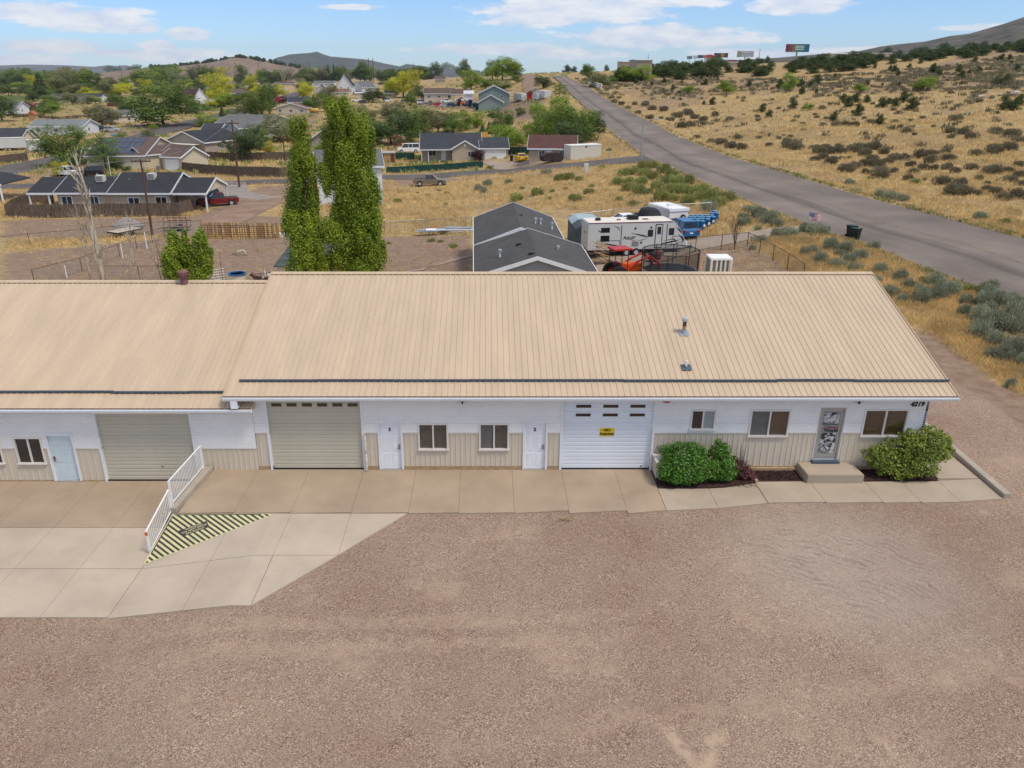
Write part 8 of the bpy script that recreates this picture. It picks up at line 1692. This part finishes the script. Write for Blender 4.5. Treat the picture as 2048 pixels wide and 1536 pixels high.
board_fence([(163, 263), (186, 264)], 1.6, 'short red-brown fence by the dark parked car', M_WOODR); board_fence([(386, 204), (432, 204)], 1.8, 'solid white fence by the maroon-roofed cottage', M_WHITE, bw=.5, jit=0); board_fence([(30, 234), (120, 240), (215, 232)], 1.3, 'dark ragged fence behind the sage-roofed house', M_WOOD, gap=.2)
board_fence([(950, 284), (975, 279)], 2.0, 'bright new wooden fence behind the beige house', mat('fresh_cedar', (.55, .30, .08), .8, .15, 3))
def screen(pts, h, label, m=None, name='screened_fence'):
    W = poly_pts(pts, 2.5); o = W[0].copy(); t = thing(name, label, 'fence', tuple(o)); g = G()
    for a, b in zip(W, W[1:]): g.add([(a.x - o.x, a.y - o.y, a.z - o.z), (b.x - o.x, b.y - o.y, b.z - o.z), (b.x - o.x, b.y - o.y, b.z - o.z + h), (a.x - o.x, a.y - o.y, a.z - o.z + h)], [(0, 1, 2, 3)], m or M_GRN); g.add([(a.x - o.x, a.y - o.y + .03, a.z - o.z), (b.x - o.x, b.y - o.y + .03, b.z - o.z), (b.x - o.x, b.y - o.y + .03, b.z - o.z + h), (a.x - o.x, a.y - o.y + .03, a.z - o.z + h)], [(0, 1, 2, 3)], m or M_GRN)
    g.obj('screen', t)
    for p in W: g = G(); g.cyl((0, 0, -.1), (0, 0, h + .05), .03, M_STEEL, 6); g.obj('post', t, tuple(p - o + Vector((0, .06, 0))))
    return t
screen([(773, 347), (830, 344), (900, 340), (966, 335)], 1.2, 'green screened fence in front of the beige house'); screen([(748, 320), (790, 320), (829, 320)], 1.5, 'green screened fence left of the beige house'); screen([(1016, 309), (1059, 309)], 1.6, 'green screened fence right of the beige garage door'); screen([(951, 220), (988, 220)], 2.4, 'green screened pen beside the sage green garage')
M_WIRE = mat('chain_link_wire', (.22, .22, .21), .6, .1, 3)
def _wire():
    N = M_WIRE.node_tree.nodes; L = M_WIRE.node_tree.links; tc = N.new('ShaderNodeTexCoord'); mp = N.new('ShaderNodeMapping'); mp.inputs['Rotation'].default_value = (0, R(45), 0); L.new(tc.outputs['Object'], mp.inputs[0])
    sp = N.new('ShaderNodeSeparateXYZ'); L.new(mp.outputs[0], sp.inputs[0]); outs = []
    for k in (0, 2):
        a = N.new('ShaderNodeMath'); a.operation = 'MULTIPLY'; a.inputs[1].default_value = 16; L.new(sp.outputs[k], a.inputs[0]); b = N.new('ShaderNodeMath'); b.operation = 'FRACT'; L.new(a.outputs[0], b.inputs[0]); c = N.new('ShaderNodeMath'); c.operation = 'LESS_THAN'; c.inputs[1].default_value = .09; L.new(b.outputs[0], c.inputs[0]); outs.append(c.outputs[0])
    m = N.new('ShaderNodeMath'); m.operation = 'MAXIMUM'; L.new(outs[0], m.inputs[0]); L.new(outs[1], m.inputs[1]); L.new(m.outputs[0], N['Principled BSDF'].inputs['Alpha'])
_wire()
def chain(pts, h, label, step=3.0, rail=True, m=None, pm=None):
    W = poly_pts(pts, step); o = W[0].copy(); t = thing('chain_link_fence', label, 'fence', tuple(o)); pm = pm or M_STEEL; g = G()
    for a, b in zip(W, W[1:]): g.add([tuple(a - o), tuple(b - o), tuple(b - o + Vector((0, 0, h))), tuple(a - o + Vector((0, 0, h)))], [(0, 1, 2, 3)], M_WIRE)
    g.obj('wire_mesh', t); me = G().cyl((0, 0, -.1), (0, 0, h + .04), .035, pm, 6).mesh('post')
    for p in W: link('post', me, t, tuple(p - o))
    if rail:
        g = G(); g.tube([p - o + Vector((0, 0, h)) for p in W], .024, pm, 5); g.obj('top_rail', t)
    return t
chain([(770, 464), (850, 460), (943, 455)], 1.2, 'chain-link fence across the bare lot left of the grey home'); chain([(1140, 452), (1225, 441), (1320, 433), (1421, 427)], 1.2, 'chain-link fence behind the trailer and cars')
chain([(1302, 536), (1352, 516), (1390, 504), (1442, 499), (1494, 494), (1545, 522), (1605, 562)], 1.3, 'chain-link fence in front of the driveway, right of the trailer', 2.6, pm=M_RUST)
chain([(-20, 500), (60, 490), (190, 478), (330, 463), (405, 462)], 1.2, 'wire fence across the dry field below the duplex', 3.5, pm=M_RUST); chain([(70, 570), (165, 545), (240, 515), (305, 485), (330, 478)], 1.3, 'wire fence running diagonally left of the short poplar', 3.0, pm=M_RUST); chain([(570, 470), (640, 466), (770, 464)], 1.2, 'wire fence behind the poplars', 3.2, pm=M_RUST)
chain([(210, 560), (350, 560)], 1.2, 'wire fence just behind the lower workshop roof', 2.5, pm=M_RUST)
for u, v, vt, lb_ in [(134, 556, 531, 'white pipe post leaning near the left roof'), (246, 517, 487, 'white fence post, middle one of three'), (294, 497, 464, 'white fence post nearest the power pole')]: mast(u, v, vt, lb_, 'fence_post', wpx=2.2, m=M_WHITE, cat='post')
# pipe rail panels of the corral
def pipe_panel(u0, v0, u1, v1, h, n, label, m=M_RUST):
    a, b = P(u0, v0), P(u1, v1); t = thing('corral_panel', label, 'fence panel', tuple(a)); d = b - a
    for k in range(n): z = .25 + (h - .25) * k / (n - 1); g = G(); g.tube([(0, 0, z), (d.x, d.y, d.z + z)], .025, m, 5); g.obj('rail', t)
    for k in range(4): g = G(); q = d * (k / 3); g.cyl((q.x, q.y, q.z - .1), (q.x, q.y, q.z + h + .05), .03, m, 5); g.obj('post', t)
pipe_panel(405, 477, 445, 478, 1.5, 6, 'rusty pipe panel at the left of the plank fence'); pipe_panel(445, 478, 500, 478, 1.5, 6, 'rusty pipe panel in the middle of the plank fence'); pipe_panel(500, 478, 545, 478, 1.4, 6, 'rusty pipe panel at the right of the plank fence'); pipe_panel(330, 474, 403, 473, 1.5, 5, 'grey pipe panel left of the plank fence', M_STEEL)
pipe_panel(425, 572, 452, 568, 1.3, 6, 'grey pipe gate right of the short poplar', M_STEEL); pipe_panel(512, 575, 548, 572, 1.1, 3, 'rusty posts beside the goats')
# odds and ends
p = P(477, 572); t = thing('water_tank', 'round stock tank with blue rim behind the lower roof', 'tank', tuple(p)); g = G(); g.lathe([(.62, 0), (.66, 1.0), (.62, 1.0), (.58, .1)], M_CREAM, n=18); g.obj('tank_wall', t); g = G(); g.lathe([(.6, .98), (.72, .98), (.72, 1.08), (.6, 1.08), (.6, .98)], M_BLUE, n=18); g.obj('rim', t)
p = P(254, 452); t = thing('gravel_pile', 'cone-shaped grey gravel pile in front of the board fence', 'gravel pile', tuple(p)); g = G(); secs = []; w_ = 34 / FPX * p.y
for k in range(7): f = k / 6; secs.append([((w_ * (1 - f) ** .8 + .02) * math.cos(a) * (1 + .1 * math.sin(3 * a)), (w_ * .7 * (1 - f) ** .8 + .02) * math.sin(a), f * w_ * .52) for a in [2 * math.pi * i / 18 for i in range(18)]])
g.loft(secs, mat('grey_gravel_heap', (.25, .225, .205), .95, .2, 3, bump=.8, bscale=14)); o = g.obj('heap', t, smooth=True)
p, q = P(225, 476), P(285, 466); t = thing('flatbed_trailer', 'low flatbed trailer with pale plank deck', 'trailer', tuple(p), math.atan2((q - p).y, (q - p).x)); L_ = (q - p).length
g = G(); g.box(0, L_ * .85, -.9, .9, .5, .62, M_BLACK); g.obj('frame', t)
for k in range(6): g = G(); g.box(.05, L_ * .83, -.88 + k * .3, -.62 + k * .3, .625, .655, mat('bleached_planks', (.50, .42, .33), .85, .15, 2)); g.obj('plank', t)
g = G(); g.tube([(L_ * .85, -.7, .55), (L_ * 1.05, 0, .55), (L_ * .85, .7, .55)], .05, M_BLACK, 5); g.obj('drawbar', t)
for y in (-1.0, 1.0): g = G(); g.cyl((L_ * .45, y - .1, .32), (L_ * .45, y + .1, .32), .32, M_RUB, 12); g.obj('wheel', t)
p = P(357, 462); t = thing('utility_trailer', 'dark metal cage trailer behind the short poplar', 'trailer', tuple(p), R(5)); 
for x in (-1.3, -.6, .1, .8, 1.3):
    for y in (-.8, .8): g = G(); g.cyl((x, y, .4), (x, y, 1.7), .03, M_RUST, 5); g.obj('upright', t)
for z in (.45, 1.1, 1.7):
    for y in (-.8, .8): g = G(); g.cyl((-1.3, y, z), (1.3, y, z), .03, M_RUST, 5); g.obj('rail', t)
g = G(); g.box(-1.35, 1.35, -.85, .85, .4, .48, M_RUST); g.obj('deck', t)
for y in (-.95, .95): g = G(); g.cyl((0, y - .1, .33), (0, y + .1, .33), .33, M_RUB, 12); g.obj('wheel', t)
p = P(487, 510); t = thing('driftwood_stump', 'pale forked driftwood stump lying in the corral', 'stump', tuple(p)); 
for a_, l_ in ((2.9, 1.3), (3.3, 1.0), (.2, .35), (5.6, .6)): g = G(); g.tube([(0, 0, .45), (l_ * .5 * math.cos(a_), l_ * .5 * math.sin(a_), .3), (l_ * math.cos(a_), l_ * math.sin(a_), .02)], [.13, .09, .03], M_BARKP, 6); g.obj('limb', t, smooth=True)
def goat(u, v, hd, label, col, s=1.0):
    p = P(u, v); t = thing('goat', label, 'goat', tuple(p), R(hd)); me = bpy.data.meshes.new('body'); J = [(0, 0, .52), (-.3, 0, .55), (.3, 0, .56), (.44, 0, .72), (.55, 0, .86), (.70, 0, .80), (-.44, 0, .62)]; E = [(0, 1), (0, 2), (2, 3), (3, 4), (4, 5), (1, 6)]; Rd = [.16, .15, .15, .08, .08, .045, .025]
    for (x, sx_) in ((.3, 1), (-.3, -1)):
        for k in (-1, 1): b = len(J); J += [(x, k * .1, .38), (x + (.03 if sx_ > 0 else -.07), k * .1, .22), (x, k * .1, .01)]; Rd += [.065, .032, .025]; E += [(2 if sx_ > 0 else 1, b), (b, b + 1), (b + 1, b + 2)]
    for k in (-1, 1): b = len(J); J += [(.50, k * .05, .93), (.44, k * .09, 1.02)]; Rd += [.02, .012]; E += [(4, b), (b, b + 1)]
    me.from_pydata([tuple(c * s for c in j) for j in J], E, []); me.materials.append(col); o = link('body', me, t); md = o.modifiers.new('skin', 'SKIN'); sv = me.skin_vertices[0].data
    for i, r_ in enumerate(Rd): sv[i].radius = (r_ * s, r_ * s)
    sv[0].use_root = True; o.modifiers.new('sub', 'SUBSURF').levels = 1; o.modifiers['sub'].render_levels = 1
    return t
def patch(name, a, b): return mat(name, a, .9, 0, 2.2, col2=b, detail=1)
goat(522, 572, 200, 'dark goat with white patches behind the roof edge', patch('dark_goat_coat', (.03, .02, .018), (.05, .03, .025)), 1.15); goat(533, 571, 20, 'black and white spotted goat in the corral', patch('spotted_goat_coat', (.6, .57, .52), (.03, .025, .02)), 1.15); goat(541, 567, 150, 'pale goat beside the shed', patch('pale_goat_coat', (.5, .42, .33), (.6, .55, .5)), 1.1)
p = P(905, 466); t = thing('sheet_metal_pile', 'heap of grey corrugated sheets by the chain-link fence', 'scrap heap', tuple(p)); rn = random.Random(8)
for k in range(9): g = G(); L_ = rn.uniform(1.5, 3); g.box(-L_, L_, -.35, .35, 0, .05, M_STEEL if k % 3 else M_WHITE); o = g.obj('metal_sheet', t, (rn.uniform(-2.0, 2.2), rn.uniform(-.4, .4), .06 + k * .06)); o.rotation_euler = (rn.uniform(-.06, .06), rn.uniform(-.05, .05), rn.uniform(-.15, .15))
p = P(1103, 325); t = thing('covered_trailer', 'dark brown tarp-covered trailer by the outbuilding', 'trailer', tuple(p), R(15)); g = G(); g.prism([(-1.9, .3), (-2.0, 1.2), (-1.0, 1.7), (1.4, 1.75), (2.0, 1.1), (1.8, .3)], -1, 1, mat('brown_tarp', (.045, .03, .028), .8, .3, 2), 'y'); g.obj('tarp', t, bevel=.1); g = G(); g.cyl((-.2, -1.1, .35), (-.2, -.95, .35), .35, M_RUB, 10); g.obj('wheel', t)
t = tag(G().loft([[(-.28, -.3, 0), (.28, -.3, 0), (.28, .3, 0), (-.28, .3, 0)], [(-.34, -.38, 1.1), (.34, -.38, 1.1), (.34, .36, 1.1), (-.34, .36, 1.1)]], M_BLACK).obj('wheeled_bin', None, tuple(P(1023, 322)), bevel=.03), 'black wheeled bin left of the yellow coupe', 'bin')
t = tag(G().loft([[(-.28, -.3, 0), (.28, -.3, 0), (.28, .3, 0), (-.28, .3, 0)], [(-.34, -.38, 1.1), (.34, -.38, 1.1), (.34, .36, 1.1), (-.34, .36, 1.1)]], M_GREY).obj('wheeled_bin', None, tuple(P(318, 343)), bevel=.03), 'dark bin by the garage of the solar-panel house', 'bin')
p = P(776, 334); t = thing('garden_shed', 'small wooden garden shed left of the beige house', 'shed', tuple(P(779, 327)), R(5)); g = G(); g.box(-1.2, 1.2, 0, 2.4, 0, 2.1, M_WOODN); g.obj('wall', t); g = G(); g.box(-1.35, 1.35, -.2, 2.6, 2.1, 2.25, M_SILV); g.obj('roof', t); g = G(); g.box(.3, 1.1, -.04, 0, .1, 1.9, M_WOODR); g.obj('door', t)
p = P(793, 300); t = thing('playset', 'wooden playset with yellow slide left of the white van', 'playset', tuple(p), R(0))
for x in (-2, -.4, 1.2):
    for y in (-.8, .8): g = G(); g.cyl((x, y, 0), (x, y, 3.0), .07, M_WOODR, 5); g.obj('post', t)
g = G(); g.box(-.5, 1.3, -.9, .9, 1.4, 1.5, M_WOODR); g.obj('platform', t); g = G(); g.box(-2.1, 1.3, -.05, .05, 2.95, 3.1, M_WOODR); g.obj('beam', t); g = G(); g.prism([(-.5, 3.0), (.4, 3.6), (1.3, 3.0)], -.9, .9, M_WOODR, 'y'); g.obj('roof', t); g = G(); g.prism([(1.3, 1.5), (3.2, .15), (3.3, .2), (1.35, 1.65)], -.3, .3, PAINT['yellow'], 'y'); g.obj('slide', t)
p = P(1060, 200); t = thing('playset', 'red wooden playset between the campers on the ridge road', 'playset', tuple(p)); g = G(); g.box(-1.2, 1.2, -1.2, 1.2, 0, 2.2, M_RED); g.obj('tower', t); g = G(); g.prism([(-1.5, 2.2), (0, 3.4), (1.5, 2.2)], -1.4, 1.4, M_WOODR, 'y'); g.obj('roof', t); g = G(); g.prism([(-1.2, 1.6), (-3.2, .1), (-3.2, .3), (-1.2, 1.8)], -.3, .3, M_BLUE, 'y'); g.obj('slide', t)
p = P(68, 242); t = thing('playset', 'orange wooden playset behind the sage-roofed house', 'playset', tuple(p)); g = G(); g.box(-1.3, 1.3, -1.3, 1.3, 0, 2.4, M_WOODN); g.obj('tower', t); g = G(); g.prism([(-1.6, 2.4), (0, 3.8), (1.6, 2.4)], -1.4, 1.4, mat('orange_roof', (.35, .12, .05), .7, .1, 2), 'y'); g.obj('roof', t)
def loader(u, v, m, label):
    t = thing('tractor', label, 'tractor', tuple(P(u, v)), R(10)); g = G(); g.box(-1.2, 1.6, -.6, .6, .7, 1.5, m); g.obj('body', t, bevel=.08); g = G(); g.box(-1.1, .2, -.6, .6, 1.5, 2.6, M_CG); g.box(-1.2, .3, -.7, .7, 2.6, 2.75, m); g.obj('cab', t)
    for x, r_ in ((-.8, .75), (1.2, .5)):
        for y in (-.8, .8): g = G(); g.cyl((x, y - .2, r_), (x, y + .2, r_), r_, M_RUB, 12); g.obj('wheel', t)
    g = G(); g.tube([(.5, 0, 1.2), (1.8, 0, 1.7), (2.6, 0, .6)], .12, m, 5); g.obj('loader_arm', t)
loader(71, 219, PAINT['yellow'], 'yellow loader beside the red carport'); loader(921, 212, M_ORG, 'orange tractor in the crowded front lot'); loader(943, 214, M_BLUE, 'blue tractor beside the orange one')
p = P(628, 226); t = thing('yellow_tank', 'yellow horizontal tank right of the rust-roofed ranch house', 'tank', tuple(p)); g = G(); g.tube([(-2.2, 0, 1.1), (-2.0, 0, 1.1), (2.0, 0, 1.1), (2.2, 0, 1.1)], [.5, .9, .9, .5], mat('ochre_tank', (.5, .33, .08), .6, .1, 1), 12); g.obj('tank', t, smooth=True); g = G(); g.box(-1.5, -1.2, -.7, .7, 0, .6, M_GREY); g.obj('leg', t); g = G(); g.box(1.2, 1.5, -.7, .7, 0, .6, M_GREY); g.obj('leg', t)
tag(G().box(-1.2, 1.2, -.8, .8, 0, .7, mat('bright_blue_tarp', (.03, .30, .45), .5, .1, 2)).obj('blue_tarp', None, tuple(P(278, 240)), bevel=.15), 'bright blue tarp bundle beside the black car', 'tarp')
tag(G().box(-.9, .9, -.5, .5, 0, .35, mat('bright_blue_tarp', (.03, .30, .45))).obj('paddling_pool', None, tuple(P(227, 271)), bevel=.12), 'small bright blue pool below the silver estate car', 'pool')
tag(G().box(-.7, .7, -.35, .35, 0, .45, M_WHITE).obj('white_crate', None, tuple(P(563, 474)), bevel=.03), 'white crate at the right end of the plank fence', 'crate')
# white rail fence by the far bend, stones
pts = [P(1176, 168), P(1190, 176), P(1203, 179)]; t = thing('rail_fence', 'white post-and-rail fence at the far bend of the road', 'fence', tuple(pts[0]))
for a, b in zip(pts, pts[1:]):
    for z in (.7, 1.3, 1.9): g = G(); g.tube([a - pts[0] + Vector((0, 0, z)), b - pts[0] + Vector((0, 0, z))], .14, M_WHITE, 4); g.obj('rail', t)
    for k in range(3): q = a.lerp(b, k / 2) - pts[0]; g = G(); g.box(q.x - .15, q.x + .15, q.y - .15, q.y + .15, q.z - .2, q.z + 2.1, M_WHITE); g.obj('post', t)
def rock(u, v, s, label):
    rn = random.Random(int(u)); g = G(); n = 8; secs = []
    for k, (r_, z) in enumerate([(.6, -.1), (1, .2), (.9, .5), (.45, .75)]): secs.append([(s * r_ * rn.uniform(.8, 1.2) * math.cos(2 * math.pi * i / n), s * .8 * r_ * rn.uniform(.8, 1.2) * math.sin(2 * math.pi * i / n), s * z) for i in range(n)])
    g.loft(secs, mat('pale_boulder', (.42, .37, .31), .9, .15, 2)); tag(g.obj('boulder', None, tuple(P(u, v))), label, 'rock')
rock(2030, 190, 1.4, 'pale boulder among junipers, upper right'); rock(1962, 196, 1.0, 'pale flat rock on the upper slope'); rock(1812, 320, .8, 'pale rock among the dusky sagebrush')
for i, (u, v) in enumerate([(1558, 334), (1565, 336)]): mast(u, v, v - 14, ['left of two thin marker posts by the road', 'right of two thin marker posts by the road'][i], 'marker_post', wpx=.9, cat='post')
finish_labels()
# ------------------------------------------------------------------ air
def haze():
    g = G(); g.box(-16000, 16000, -200, 16000, -75, 420, MATS['white_paint']); o = g.obj('haze'); o['kind'] = 'stuff'; m = bpy.data.materials.new('air'); m.use_nodes = True; N = m.node_tree.nodes; N.remove(N['Principled BSDF'])
    v = N.new('ShaderNodeVolumePrincipled'); v.inputs['Color'].default_value = (.72, .82, .95, 1); v.inputs['Density'].default_value = HAZE; v.inputs['Anisotropy'].default_value = 0.2
    m.node_tree.links.new(v.outputs[0], N['Material Output'].inputs['Volume']); o.data.materials.clear(); o.data.materials.append(m)
haze()
